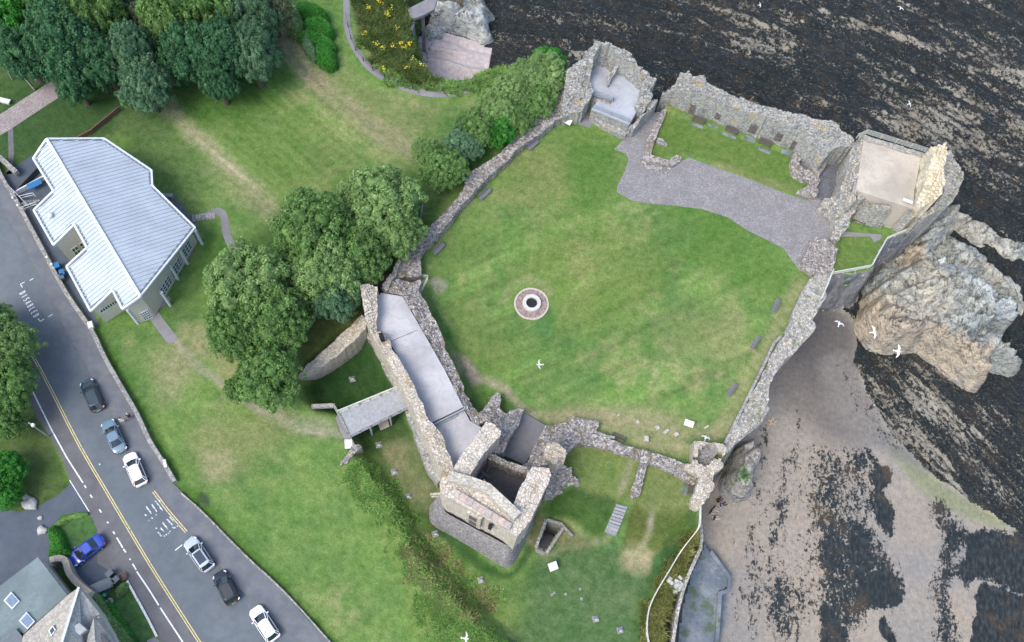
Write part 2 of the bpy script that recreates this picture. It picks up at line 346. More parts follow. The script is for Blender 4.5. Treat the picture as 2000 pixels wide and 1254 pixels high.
M_rub = stone('grey_rubble', [(.14, .132, .13), (.30, .28, .27), (.41, .385, .365), (.58, .56, .53), (.24, .215, .20)], 3.3, 1.2, moss=(.20, .17, .10), mossamt=.42)
M_north = stone('pale_grey_rubble', [(.22, .24, .25), (.36, .38, .38), (.44, .46, .45), (.52, .51, .46), (.30, .29, .27)], 2.9, 1.5, moss=(.44, .34, .17), mossamt=.41)
M_sea = stone('sea_worn_masonry', [(.24, .26, .27), (.38, .40, .40), (.50, .49, .45), (.56, .52, .43), (.32, .30, .27)], 2.7, 1.3, moss=(.17, .2, .1), mossamt=.41)
M_lite = stone('bleached_masonry', [(.56, .48, .34), (.74, .66, .50), (.82, .76, .62), (.66, .58, .42), (.80, .77, .70)], 1.7, 1.5, joint=.4)
M_dark = stone('dark_masonry', [(.10, .09, .09), (.17, .155, .15), (.24, .22, .21)], 2.4, 1.6)
M_plinth = stone('dark_cobbles', [(.16, .158, .16), (.26, .255, .26), (.36, .35, .35), (.21, .20, .205)], 5.5, 1.0, joint=.35, bd=.04)
M_capst = stone('wall_coping', [(.24, .25, .25), (.34, .34, .33), (.40, .39, .36)], 1.6, 1)
M_wood = plain('weathered_wood', (.30, .32, .35), .8); M_bench = plain('bench_wood', (.10, .085, .08), .7); M_benchg = plain('grey_bench_wood', (.17, .17, .20), .7)
M_dkwood = plain('dark_timber', (.045, .048, .055), .8); M_blk = plain('black_void', (.006, .006, .007), .9); M_steel = plain('galvanised_steel', (.45, .48, .50), .4, .6)
M_rail = plain('pale_railing', (.50, .52, .47), .6); M_white = plain('white_board', (.56, .58, .60), .5, var=.03); M_glass = m_paint('dark_glass', (.012, .02, .028), .06)
M_render = plain('cream_render', (.50, .48, .42), .8, var=.08); M_slate = m_slab('green_slate', (.16, .21, .22)); M_slate2 = stone('pale_slates', [(.24, .27, .28), (.32, .34, .34), (.38, .39, .37)], 2.2, 1, joint=.3, bd=.02)
M_slate3 = stone('beige_slates', [(.34, .33, .30), (.42, .40, .36), (.47, .45, .40)], 2.2, 1, joint=.25, bd=.02)
M_bark = plain('bark', (.09, .07, .055), .9); M_yel = m_faded('yellow_line_paint', (.62, .52, .27), .42); M_wht = m_faded('white_line_paint', (.66, .70, .72), .42)
M_wht2 = m_faded('faded_line_paint', (.6, .66, .70), .50); M_skin = plain('skin', (.5, .33, .26), .6); M_grate = plain('iron_grating', (.03, .035, .04), .5)
M_leaf = [m_leaf('leaf_mid', (.095, .225, .060), (.19, .36, .10), (.34, .52, .19)), m_leaf('leaf_light', (.15, .30, .095), (.28, .46, .155), (.45, .60, .27)),
          m_leaf('leaf_dark', (.035, .13, .062), (.080, .22, .10), (.17, .36, .155)), m_leaf('leaf_olive', (.12, .17, .085), (.22, .27, .14), (.34, .37, .22)),
          m_leaf('leaf_vivid', (.032, .20, .024), (.065, .32, .042), (.15, .46, .08)), m_leaf('leaf_bluegreen', (.07, .19, .10), (.15, .30, .16), (.28, .44, .25))]
M_tuft = m_leaf('rank_grass', (.15, .36, .075), (.28, .50, .13), (.46, .58, .25)); M_flower = plain('yellow_petals', (.75, .62, .03), .6)
M_red = plain('red_earth', (.16, .09, .07)); M_bin = plain('blue_bin_plastic', (.02, .13, .32), .4); M_binb = plain('grey_bin_plastic', (.07, .10, .12), .4)

# ------------------------------------------------------------------ terrain
LAND = [(-400, 1700), (1296, 1700), (1304, 1254), (1312, 1200), (1338, 1130), (1362, 1062), (1370, 1010), (1385, 965), (1400, 925), (1440, 868), (1468, 800), (1500, 735),
        (1530, 688), (1572, 642), (1598, 600), (1618, 546), (1700, 530), (1714, 500), (1738, 470), (1795, 450), (1805, 420), (1790, 380), (1720, 345), (1640, 328), (1600, 300), (1555, 282),
        (1500, 262), (1450, 245), (1400, 228), (1350, 212), (1305, 200), (1290, 215), (1262, 218), (1210, 188), (1150, 172), (1115, 172), (1095, 150), (1080, 132),
        (1045, 108), (1005, 118), (960, 132), (905, 150), (868, 153), (840, 143), (818, 118), (808, 96), (805, 70), (806, 35), (796, -10), (790, -400), (-500, -400)]
LOW = [(594, 742), (640, 690), (700, 650), (760, 760), (800, 840), (850, 880), (900, 900), (1000, 930), (1050, 930), (1085, 985), (1130, 1010), (1180, 1050), (1215, 1062), (1262, 1072),
       (1300, 1085), (1345, 1060), (1345, 1120), (1305, 1250), (1300, 1500), (1180, 1500), (1010, 1262), (950, 1195), (905, 1152), (850, 1095), (800, 1010), (748, 930), (700, 868), (690, 800), (625, 790)]
BEACH = [(1300, 1900), (1330, 1100), (1360, 1000), (1390, 900), (1420, 820), (1480, 700), (1560, 560), (1640, 600), (1668, 650), (1672, 700), (1690, 770), (1730, 835), (1790, 895), (1860, 955), (1930, 1000), (2000, 1040), (2500, 1240), (2500, 1900)]
OUT1 = [(1735, 540), (1770, 500), (1792, 474), (1812, 500), (1840, 540), (1880, 560), (1930, 608), (1966, 640), (1950, 655), (1915, 650), (1930, 685), (1985, 714), (1972, 726), (1922, 724), (1912, 760), (1880, 752),
        (1840, 725), (1800, 695), (1760, 690), (1715, 694), (1682, 672), (1668, 640), (1678, 605), (1695, 572)]
OUT2 = [(1800, 480), (1840, 462), (1885, 474), (1915, 495), (1935, 522), (1962, 545), (1990, 572), (2000, 612), (1972, 590), (1935, 568), (1905, 552), (1880, 548), (1850, 540), (1825, 520)]
OUT3 = [(845, 40), (855, -20), (900, -10), (925, -5), (945, 15), (962, 35), (955, 55), (962, 75), (950, 88), (925, 80), (890, 68), (862, 56), (838, 50)]
OUT4 = [(826, 60), (845, 52), (862, 62), (862, 72), (848, 80), (830, 76)]
OUT5 = [(1412, 905), (1432, 880), (1455, 862), (1470, 880), (1478, 905), (1468, 935), (1462, 965), (1440, 985), (1418, 972), (1402, 950)]
OUT6 = [(1742, 500), (1775, 470), (1815, 440), (1850, 415), (1862, 440), (1840, 470), (1812, 500), (1790, 530), (1750, 545), (1725, 560), (1700, 580), (1690, 560), (1715, 530)]
OUT7 = [(1850, 410), (1900, 425), (1960, 460), (2040, 500), (2040, 530), (1950, 490), (1890, 455), (1850, 440)]
OUT8 = [(1690, 700), (1720, 705), (1760, 740), (1830, 790), (1900, 850), (1960, 900), (1930, 900), (1860, 850), (1790, 800), (1720, 760), (1690, 730)]
STEP = 0.25
def terrain():
    c = [P(-90, -80, -12), P(2090, -80, -12), P(2090, 1340, -12), P(-90, 1340, -12), P(-90, -80, 0)]
    x0, x1 = min(q[0] for q in c), max(q[0] for q in c); y0, y1 = min(q[1] for q in c), max(q[1] for q in c)
    xs = np.arange(x0, x1, STEP); ys = np.arange(y0, y1, STEP); X, Y = np.meshgrid(xs, ys)
    U0, V0 = proj(X, Y, 0.0); U1, V1 = proj(X, Y, -9.5)
    keep = (U0 > -140) & (U0 < 2160) & (V0 > -150) & (V0 < 1400)
    nz = lambda s, o=4, k=0: fbm(X/s+50, Y/s+50, o, k)-.5
    dl = sdist(smooth(LAND, 3), U0+nz(5, 3, 4)*10, V0+nz(5, 3, 5)*10, 90)
    _sl = sdist(smooth(LOW, 2), U0, V0, 90)+nz(8)*10; _wd = 24+14*ss(850, 1120, V0); low = ss(-_wd, 14, _sl); bankt = low
    # the stairs bank between upper and lower lawn, the lower lawn lies 3 m down
    Z = -3.0*low
    Z = Z + .25*nz(14, 3)*ss(.0, .6, low) + nz(3, 3)*.12*ss(30, 60, dl)*0
    # well pit of the underground stair
    shore_z = -9.4 + .35*nz(9, 4, 1) - 1.2*ss(1500, 2300, U1)
    wl = ss(-16, 5, dl); rockface = nz(2.2, 4, 2)
    veg = ss(-70, -4, sdist([(690, -40), (690, 60), (720, 130), (790, 165), (870, 170), (835, 140), (815, 100), (806, 30), (800, -40)], U0, V0, 90))*0
    Z = np.where(dl > 5, Z, shore_z+(Z-shore_z)*np.clip(wl+rockface*.35*(wl > .02)*(wl < .98), 0, 1))
    Z = np.where(dl < -89, shore_z, Z)
    bea = sdist(smooth(BEACH, 2), U1+nz(4, 5, 7)*30, V1+nz(4, 5, 8)*30, 90)
    # strata coordinates
    acr = V1-0.17*(U1-1000)-0.00022*(U1-1000)**2; rock_u = U1
    steep = ss(1500, 1800, U1)*ss(420, 700, V1)
    acr = acr - steep*(U1-1500)*.42
    ledge = fbm(rock_u/150+nz(6), acr/11+3*nz(10), 4, 3)-.5
    onshore = (dl < -10) & (bea < 0)
    Z = Z+np.where(onshore, ledge*(1.6-1.0*ss(1640, 1760, U1)*ss(620, 720, V1))+.9*np.abs(fbm(rock_u/60+nz(5)*2, acr/16, 4, 6)-.5), 0)
    out = []; ZO = np.full(X.shape, -99.); rid = np.abs(fbm((X+.5*Y)/6, (Y-.5*X)/2.2, 5, 71)-.5)*2; fis = np.abs(fbm((X+.9*Y)/9, (Y-.9*X)/1.5, 5, 73)-.5)*2
    for poly, hh, w in ((OUT1, 6.5, 22), (OUT2, 2.2, 14), (OUT3, 5.5, 16), (OUT4, 2.5, 8), (OUT5, 5.0, 20), (OUT6, 4.5, 16), (OUT7, .9, 10)):
        s = sdist(smooth(poly, 3), U1+nz(2.5, 5, 9)*22, V1+nz(2.5, 5, 10)*22, 60); e = ss(-14, w, s)
        zo = -11.6+(hh+2.2)*e*(1+.7*nz(9, 4, 11)-.38*rid)+1.1*nz(2.6, 5, 12)*e-.9*e*ss(.10, 0, fis)+.45*nz(.9, 3, 13)*e
        out.append(s); ZO = np.where(s > -24, np.maximum(ZO, zo), ZO)
    # pool apron beside the beach, flat slabs
    AP = sdist([(1372, 1062), (1388, 1090), (1412, 1120), (1422, 1130), (1420, 1150), (1402, 1158), (1396, 1254), (1392, 1500), (1308, 1500), (1318, 1254), (1326, 1190), (1345, 1120)], U1+nz(3, 3, 14)*3, V1, 60)
    Z = np.where((AP > 0) & (dl < -2), -8.2, Z)
    # cove floor
    cove = sdist(smooth([(812, 78), (840, 66), (870, 68), (905, 78), (950, 92), (958, 100), (952, 135), (960, 150), (900, 170), (860, 165), (820, 130)], 2), U1+nz(2, 3, 4)*8, V1+nz(2, 3, 5)*8, 60)
    # ---------------- colours
    def C(r, g, b): return np.array([r, g, b])[None, None, :]
    G1, G2, G3 = C(.086, .165, .052), C(.145, .236, .068), C(.25, .265, .125)
    a = np.clip(.5+1.7*nz(11, 5, 1)+1.3*nz(2.2, 4, 2), 0, 1)[..., None]
    b = np.clip(2.6*nz(7, 6, 3)+1.9*nz(1.4, 4, 4)-.10, 0, 1)[..., None]
    col = (G1*(1-a)+G2*a)*(1-b*.75)+G3*b*.75
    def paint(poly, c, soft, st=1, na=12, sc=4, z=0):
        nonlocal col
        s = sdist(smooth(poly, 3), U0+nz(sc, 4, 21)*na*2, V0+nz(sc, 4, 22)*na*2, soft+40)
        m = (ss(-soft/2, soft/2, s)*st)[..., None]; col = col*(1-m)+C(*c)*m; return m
    def trail(line, w, c, soft, st=1, na=6):
        nonlocal col
        d = ldist(smooth(line, 4, False), U0+nz(3, 4, 23)*na*2, V0+nz(3, 4, 24)*na*2, w+soft+40)
        m = ((1-ss(w-soft/2, w+soft/2, d))*st*(.75+.9*nz(1.2, 3, 25)).clip(0, 1.3))[..., None].clip(0, 1); col = col*(1-m)+C(*c)*m
    tan, dry, lush, deep, dirt = (.30, .27, .17), (.22, .215, .11), (.062, .135, .030), (.028, .072, .022), (.24, .20, .16)  # deep: lush green darkened further to paint in ditch shade
    # west lawns
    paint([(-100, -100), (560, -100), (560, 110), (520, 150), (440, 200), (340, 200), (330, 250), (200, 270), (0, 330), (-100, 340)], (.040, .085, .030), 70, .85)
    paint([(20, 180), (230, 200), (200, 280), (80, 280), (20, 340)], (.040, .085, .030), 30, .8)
    paint([(350, 190), (480, 150), (560, 130), (560, 200), (450, 240), (380, 250)], lush, 60, .8)
    paint([(220, 230), (330, 240), (400, 330), (380, 420), (310, 350), (280, 300)], (.085, .135, .05), 40, .7)
    trail([(330, 210), (385, 270), (440, 320), (475, 345), (510, 375), (530, 410), (545, 440)], 15, (.30, .28, .19), 26, .85)
    trail([(385, 270), (440, 320), (470, 340), (500, 365)], 3, (.40, .35, .25), 4, 1)
    paint([(400, 330), (480, 350), (540, 400), (520, 440), (440, 380)], tan, 50, .4)
    trail([(545, 60), (580, 110), (630, 165), (690, 215), (740, 255), (800, 295), (830, 310)], 19, (.27, .235, .175), 28, .85)
    trail([(560, 90), (610, 150), (670, 205), (740, 260)], 2.5, (.06, .11, .04), 5, .6)
    paint([(620, 130), (700, 180), (790, 270), (760, 300), (600, 200)], dry, 60, .4)
    paint([(600, 130), (660, 120), (760, 190), (860, 200), (850, 260), (780, 260), (690, 200)], (.17, .19, .085), 60, .5)
    paint([(560, 210), (640, 240), (720, 310), (760, 350), (700, 360), (600, 300)], (.13, .17, .055), 90, .5)
    paint([(420, 240), (540, 220), (640, 330), (560, 420), (480, 330)], (.10, .165, .045), 80, .6)
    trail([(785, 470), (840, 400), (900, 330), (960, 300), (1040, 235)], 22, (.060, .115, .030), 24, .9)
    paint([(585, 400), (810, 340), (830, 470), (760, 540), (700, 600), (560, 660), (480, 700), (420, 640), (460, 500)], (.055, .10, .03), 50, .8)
    ml = ss(-30, 30, sdist([(560, 100), (840, 300), (800, 400), (640, 400), (520, 440), (420, 300), (340, 220), (480, 160)], U0, V0, 60)); mst = fbm((-(U0-545)*.66+(V0-60)*.75)/7, ((U0-545)*.75+(V0-60)*.66)/170, 3, 81)-.5
    col = col*(1+(ml*mst*.5)[..., None]); ml = ss(-20, 30, sdist([(840, 600), (1060, 300), (1210, 380), (1420, 440), (1540, 560), (1420, 840), (1050, 800)], U0, V0, 60)); mst = fbm((U0*.42+V0*.9)/10, (U0*.9-V0*.42)/190, 3, 82)-.5; col = col*(1+(ml*mst*.55)[..., None])
    # lawn south of visitor centre
    paint([(330, 590), (420, 540), (470, 500), (400, 440), (380, 560)], lush, 30, .8)
    trail([(345, 668), (375, 705), (420, 740), (470, 775), (530, 812), (600, 840), (672, 850)], 8, (.26, .265, .20), 8, 1, 4)
    trail([(530, 812), (600, 832), (680, 846)], 18, (.28, .27, .20), 26, .7)
    paint([(300, 680), (360, 680), (380, 740), (330, 780), (290, 730)], tan, 70, .55)
    paint([(350, 640), (420, 640), (450, 720), (390, 700)], tan, 40, .5)
    paint([(380, 830), (520, 800), (560, 840), (500, 900), (430, 930), (370, 890)], dry, 80, .55)
    paint([(400, 880), (440, 890), (450, 925), (410, 940)], tan, 40, .6)
    trail([(188, 640), (235, 735), (290, 835), (345, 935), (400, 990), (520, 1115), (600, 1200), (650, 1254)], 15, (.060, .140, .024), 20, .9, 4)
    paint([(395, 960), (412, 975), (405, 990), (388, 975)], (.05, .06, .05), 10, .8, 4)
    # moat: lush grass, its dark greens also painting in the shade of the ditch
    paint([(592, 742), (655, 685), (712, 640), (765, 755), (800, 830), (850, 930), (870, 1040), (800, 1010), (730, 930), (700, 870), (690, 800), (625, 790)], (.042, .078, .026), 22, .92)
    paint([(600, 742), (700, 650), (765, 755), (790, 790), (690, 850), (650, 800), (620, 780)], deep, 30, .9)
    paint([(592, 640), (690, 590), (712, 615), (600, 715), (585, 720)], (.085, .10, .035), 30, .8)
    paint([(740, 860), (800, 850), (840, 930), (848, 968), (810, 980), (765, 920)], (.18, .19, .10), 40, .8)
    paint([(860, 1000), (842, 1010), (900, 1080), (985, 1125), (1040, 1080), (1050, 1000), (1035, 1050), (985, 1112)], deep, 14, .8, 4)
    paint([(850, 1040), (985, 1130), (1060, 1090), (1060, 1140), (960, 1170), (880, 1100)], (.055, .11, .035), 40, .7)
    # bank with rank grass
    paint([(664, 905), (720, 880), (790, 960), (850, 1050), (930, 1110), (985, 1170), (1100, 1254), (830, 1254), (800, 1180), (760, 1080), (700, 980)], (.14, .21, .06), 30, .9)
    # lower lawn to the south east
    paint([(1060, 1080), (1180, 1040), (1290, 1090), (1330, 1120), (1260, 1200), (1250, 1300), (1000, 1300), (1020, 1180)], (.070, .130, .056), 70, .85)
    paint([(1105, 870), (1232, 895), (1225, 975), (1190, 980), (1130, 960)], (.15, .19, .065), 26, .8)
    paint([(1130, 955), (1195, 975), (1180, 1040), (1130, 1010), (1070, 990), (1090, 960)], (.045, .095, .025), 18, .9)
    paint([(1050, 990), (1100, 1020), (1170, 1045), (1100, 1065), (1040, 1060)], (.17, .14, .08), 22, .55)
    trail([(1040, 1050), (1080, 1075), (1130, 1060), (1190, 1048)], 6, (.22, .215, .14), 10, .7)
    trail([(1212, 960), (1222, 930), (1232, 900)], 7, (.26, .25, .17), 8, .8, 3)
    paint([(1232, 995), (1268, 992), (1262, 1060), (1225, 1062)], (.085, .10, .028), 10, .85, 5)
    paint([(1278, 1000), (1352, 995), (1350, 1060), (1320, 1085), (1270, 1070)], (.075, .105, .028), 14, .85, 6)
    trail([(1276, 990), (1266, 1040), (1254, 1080)], 6, (.27, .25, .18), 9, .9, 3)
    paint([(1235, 1065), (1290, 1080), (1275, 1115), (1230, 1100)], tan, 30, .8)
    paint([(1290, 1075), (1330, 1060), (1320, 1110), (1290, 1110)], (.035, .10, .035), 16, .8)
    paint([(1250, 905), (1345, 930), (1350, 995), (1232, 990)], (.155, .18, .07), 24, .8)
    paint([(1264, 1254), (1268, 1190), (1300, 1120), (1358, 1030), (1368, 1010), (1368, 1060), (1340, 1130), (1312, 1200), (1304, 1300), (1264, 1300)], (.16, .15, .05), 10, .9, 5)
    paint([(1275, 1180), (1300, 1135), (1325, 1140), (1310, 1200), (1280, 1215)], (.06, .13, .025), 14, .85, 5)
    trail([(1352, 1000), (1350, 1040), (1300, 1110), (1266, 1175), (1258, 1230)], 12, (.045, .10, .03), 16, .75, 3)
    # court lawn
    paint([(830, 520), (900, 430), (980, 340), (1080, 250), (1140, 240), (1215, 275), (1210, 360), (1120, 420), (980, 400), (900, 520)], (.120, .185, .052), 70, .6)
    paint([(1120, 270), (1215, 300), (1190, 380), (1150, 420), (1110, 370)], (.072, .155, .034), 50, .75)
    paint([(1010, 290), (1100, 300), (1090, 400), (980, 380)], (.19, .205, .085), 60, .5)
    paint([(1300, 410), (1440, 430), (1540, 520), (1560, 580), (1440, 560), (1340, 500)], (.080, .160, .036), 70, .7)
    paint([(1030, 480), (1240, 440), (1300, 560), (1200, 640), (1080, 620)], (.15, .20, .055), 90, .5)
    paint([(1320, 600), (1460, 620), (1440, 720), (1300, 700)], (.19, .20, .10), 80, .45)
    paint([(1040, 620), (1075, 600), (1085, 640), (1050, 660)], (.06, .15, .05), 22, .7)
    trail([(985, 590), (1000, 560), (1037, 545), (1078, 570)], 8, (.26, .25, .14), 10, .55, 3)
    paint([(880, 600), (960, 620), (1000, 700), (930, 740), (890, 690)], (.13, .185, .055), 50, .6)
    trail([(905, 720), (950, 742), (985, 760), (1015, 790), (1050, 812), (1110, 812), (1180, 815), (1260, 830), (1340, 850)], 8, (.30, .265, .19), 9, 1)
    paint([(885, 690), (915, 705), (940, 745), (915, 752)], (.28, .235, .19), 12, 1, 5)
    paint([(1060, 800), (1200, 790), (1400, 830), (1420, 860), (1300, 885), (1180, 850), (1080, 830)], (.26, .25, .14), 36, .75)
    trail([(1560, 560), (1520, 640), (1480, 720), (1440, 790), (1410, 840)], 17, (.28, .265, .15), 26, .7)
    trail([(1585, 590), (1545, 665), (1500, 740), (1455, 815), (1425, 860)], 5, (.055, .13, .035), 8, .75, 3)
    trail([(1345, 860), (1390, 868), (1420, 855)], 10, (.06, .15, .04), 12, .7)
    trail([(840, 600), (890, 680), (915, 760), (935, 800)], 8, (.05, .125, .03), 12, .7, 4)
    paint([(843, 545), (868, 545), (875, 562), (850, 572)], (.26, .25, .22), 10, .8, 4)
    paint([(905, 750), (960, 760), (1010, 800), (950, 800), (915, 790)], (.08, .15, .04), 12, .7, 4)
    trail([(1240, 390), (1330, 405), (1420, 435), (1500, 460)], 10, (.085, .165, .035), 14, .7)
    paint([(1300, 225), (1345, 240), (1560, 310), (1590, 345), (1545, 375), (1400, 320), (1340, 300), (1270, 300)], (.10, .165, .042), 10, .85, 4)
    trail([(1400, 320), (1480, 350), (1550, 368)], 7, (.22, .21, .11), 10, .6, 4)
    paint([(1640, 460), (1700, 450), (1735, 480), (1700, 525), (1640, 535), (1625, 520)], (.115, .175, .05), 12, .85, 4)
    # cliff bank, flowers
    paint([(690, -60), (695, 40), (720, 110), (780, 160), (850, 175), (985, 150), (985, 100), (860, 150), (812, 100), (800, -60)], (.075, .085, .035), 12, .95, 6)
    paint([(700, 0), (760, 10), (770, 90), (730, 100)], (.085, .055, .035), 36, .6, 14, 2)
    paint([(770, 20), (806, 40), (812, 110), (780, 120)], (.035, .115, .022), 20, .85, 12, 2)
    trail([(700, 70), (740, 135), (800, 172), (880, 172), (980, 142)], 6, (.24, .24, .12), 8, .8, 4)
    trail([(655, 0), (668, 70), (700, 130), (760, 170), (830, 190), (900, 192), (985, 172)], 9, (.11, .20, .05), 12, .7, 3)
    # roadside plots
    paint([(-60, 780), (72, 815), (110, 880), (130, 930), (105, 970), (60, 995), (-60, 960)], (.065, .095, .035), 18, .8, 4)
    paint([(-60, 960), (40, 990), (110, 960), (150, 960), (320, 1300), (-60, 1300)], (.06, .10, .03), 10, .9, 4)
    # shore colours
    sand = np.zeros(X.shape+(3,))+C(.248, .236, .216); sand2 = C(.305, .268, .215); blue = C(.19, .205, .21)
    t = np.clip(.5+2.2*nz(9, 4, 31), 0, 1)[..., None]; sand = sand*(1-t)+sand2*t
    t = np.clip(2.6*nz(13, 4, 32)+.1, 0, 1)[..., None]*.7; sand = sand*(1-t)+blue*t
    def spt(poly, c, soft, st=1, na=10):
        nonlocal sand
        s = sdist(smooth(poly, 3), U1+nz(3, 4, 33)*na*2, V1+nz(3, 4, 34)*na*2, soft+30); m = (ss(-soft/2, soft/2, s)*st)[..., None]; sand = sand*(1-m)+C(*c)*m
    spt([(1500, 740), (1600, 620), (1665, 650), (1680, 760), (1720, 850), (1640, 870), (1560, 820)], (.125, .115, .110), 60, .8)
    spt([(1540, 640), (1600, 600), (1660, 640), (1650, 760), (1560, 740)], (.098, .093, .090), 50, .7)
    spt([(1600, 720), (1660, 700), (1720, 830), (1860, 960), (1780, 900), (1660, 850)], (.20, .19, .175), 40, .7)
    spt([(1735, 870), (1790, 895), (1860, 950), (1960, 1005), (2090, 1060), (2090, 1085), (1990, 1035), (1880, 1000), (1800, 960)], (.19, .22, .12), 20, .8)
    spt([(1690, 840), (1780, 880), (1850, 930), (1760, 900)], (.16, .16, .155), 20, .8)
    spt([(1380, 1060), (1420, 1140), (1400, 1254), (1300, 1254), (1330, 1120)], (.11, .15, .20), 14, .8)
    weed = np.zeros(X.shape)+.13+.6*np.clip(fbm((U1+.1*V1)/26+nz(6)*1.5, V1/260, 5, 77)-.5, 0, 1)*ss(850, 950, V1)
    def wd(poly, v, soft=12, na=8):
        nonlocal weed
        s = sdist(smooth(poly, 3), U1+nz(3, 6, 41)*na*4.5, V1+nz(3, 6, 42)*na*4.5, soft+30); m = ss(-soft*1.3, soft, s); weed = weed*(1-m)+v*m
    wd([(1622, 868), (1640, 920), (1640, 980), (1665, 1010), (1700, 1030), (1730, 1080), (1752, 1130), (1752, 1160), (1728, 1180), (1700, 1165), (1690, 1200), (1660, 1220), (1620, 1190), (1605, 1120), (1590, 1100), (1600, 1040), (1605, 1000), (1602, 930), (1612, 900)], .72, 26)
    wd([(1692, 876), (1720, 905), (1745, 930), (1730, 960), (1748, 985), (1747, 1030), (1740, 1040), (1715, 1010), (1700, 980), (1698, 920)], .95, 10)
    wd([(1740, 1120), (1755, 1160), (1730, 1182), (1690, 1180), (1690, 1130)], 1.0, 14)
    wd([(1885, 1045), (1930, 1035), (2090, 1070), (2090, 1180), (1960, 1140), (1920, 1130), (1895, 1140), (1870, 1120), (1890, 1090)], 1.0, 12)
    wd([(1922, 1152), (1945, 1148), (2090, 1210), (2090, 1300), (1912, 1300), (1915, 1200)], 1.25, 6)
    wd([(1820, 970), (1850, 985), (1880, 1040), (1870, 1110), (1850, 1160), (1880, 1254), (1840, 1254), (1830, 1160), (1840, 1060)], .68, 18)
    wd([(1605, 1180), (1630, 1200), (1660, 1254), (1612, 1280), (1600, 1220)], .9, 12)
    wd([(1725, 1215), (1742, 1210), (1748, 1254), (1730, 1270)], 1.0, 6)
    wd([(1528, 900), (1540, 900), (1535, 1000), (1530, 1080), (1550, 1254), (1515, 1254), (1505, 1080), (1518, 980)], .58, 20)
    wd([(1550, 820), (1562, 820), (1558, 900), (1575, 960), (1555, 970), (1545, 900)], .52, 12)
    wd([(1565, 900), (1600, 880), (1610, 1000), (1580, 1110), (1565, 1254), (1540, 1240), (1560, 1100)], .47, 24)
    wd([(1480, 830), (1500, 840), (1490, 900), (1478, 900)], .5, 12)
    wd([(1650, 880), (1690, 890), (1700, 1000), (1650, 980)], .56, 18)
    wd([(1640, 680), (1700, 800), (1760, 860), (1720, 860), (1670, 780)], .46, 20)
    wd([(1470, 940), (1485, 960), (1480, 1254), (1465, 1254), (1470, 1100)], .5, 16)
    weed = np.where(bea > 0, weed+.0, weed)
    wshelf = np.clip(.79+.50*(fbm(rock_u/120+3*nz(8), acr/13, 4, 5)-.5)*-1.6+.45*nz(16, 3, 50)+.06*ss(1300, 1000, U1)-.10*ss(1400, 1700, U1)*ss(330, 200, V1), .2, 1.2)
    wshelf = wshelf+.12*ss(1700, 1950, U1)*ss(420, 650, V1); se_ = ss(1640, 1760, U1)*ss(660, 740, V1); wshelf = wshelf-se_*np.clip(.36+2.2*nz(7, 5, 57), 0, .7)*.42-.05*ss(1450, 1200, U1)
    rockc = np.zeros(X.shape+(3,))+C(.27, .25, .20); t = np.clip(.5+2.5*nz(6, 4, 51), 0, 1)[..., None]; rockc = rockc*(1-t)+C(.36, .345, .29)*t
    t = np.clip(3*nz(10, 4, 52)-.2, 0, 1)[..., None]*ss(1500, 1900, U1)[..., None]; rockc = rockc*(1-t)+C(.18, .22, .10)*t
    for line, w, v in (([(1690, 770), (1760, 800), (1830, 850), (1900, 905), (1960, 960)], 9, .45), ([(1640, 40), (1700, 55), (1780, 80), (1850, 100)], 7, .3), ([(1500, 225), (1560, 235), (1620, 250)], 6, .25),
                       ([(1800, 240), (1880, 262), (1960, 300), (2020, 320)], 9, .35), ([(1640, 190), (1740, 200), (1830, 230), (1900, 280)], 8, .35), ([(1840, 400), (1900, 430), (2000, 500)], 9, .3), ([(1900, 130), (2000, 140)], 7, .3)):
        d = ldist(smooth(line, 4, False), U1+nz(3, 4, 55)*16, V1+nz(3, 4, 56)*12, 60); m = 1-ss(w*.4, w*1.6, d); m = m*np.clip(.75+3*nz(4, 4, 58), 0, 1); wshelf = wshelf*(1-m)+(v+.12)*m
    outc = np.zeros(X.shape+(3,))+C(.41, .385, .32); t = np.clip(.6+3*nz(6, 5, 61), 0, 1)[..., None]; outc = outc*(1-t)+C(.33, .36, .34)*t; t = (ss(700, 760, V1)*ss(1690, 1700, U1)*.8)[..., None]; outc = outc*(1-t)+C(.22, .21, .18)*t
    t = np.clip(ss(-14, 14, np.maximum(sdist([(1660, 590), (1705, 600), (1722, 655), (1800, 672), (1900, 722), (1930, 765), (1880, 765), (1800, 710), (1720, 705), (1660, 670)], U1, V1, 40), sdist([(1740, 490), (1790, 470), (1800, 520), (1760, 560)], U1, V1, 40))+nz(2.5, 5, 63)*60)*.9+.0*V1, 0, 1)[..., None]; outc = outc*(1-t)+C(.39, .335, .26)*t
    t = ss(0, 14, sdist([(1792, 474), (1840, 540), (1966, 640), (1950, 655), (1900, 650), (1860, 600), (1800, 560), (1775, 520)], U1, V1, 40))[..., None]; outc = outc*(1-t*.7)+C(.44, .48, .50)*t*.7
    t = ((U1 < 1000) & (V1 < 44) & (U1 < 905))[..., None]*.85; outc = outc*(1-t)+C(.10, .085, .05)*t
    t = ((U1 < 1000) & (V1 >= 44))[..., None]*.7; outc = outc*(1-t)+C(.50, .53, .54)*t
    t = ((U1 > 1380) & (U1 < 1500) & (V1 > 850))[..., None]*.8; outc = outc*(1-t)+C(.33, .32, .31)*t
    t = (ss(.05, .16, nz(3, 4, 66))*((U1 > 1380) & (U1 < 1450) & (V1 > 850)))[..., None]; outc = outc*(1-t)+C(.05, .12, .03)*t
    # ---------------- classes
    gy, gx = np.gradient(Z, STEP); slope = np.hypot(gx, gy)
    cls = np.zeros(X.shape, int)                    # 0 ground 1 cliff 2 beach 3 shelf 4 outcrop 5 apron
    offl = dl < -1
    cls[offl] = 3; cls[offl & (bea > 0)] = 2; cls[offl & (cove > 0)] = 2; 
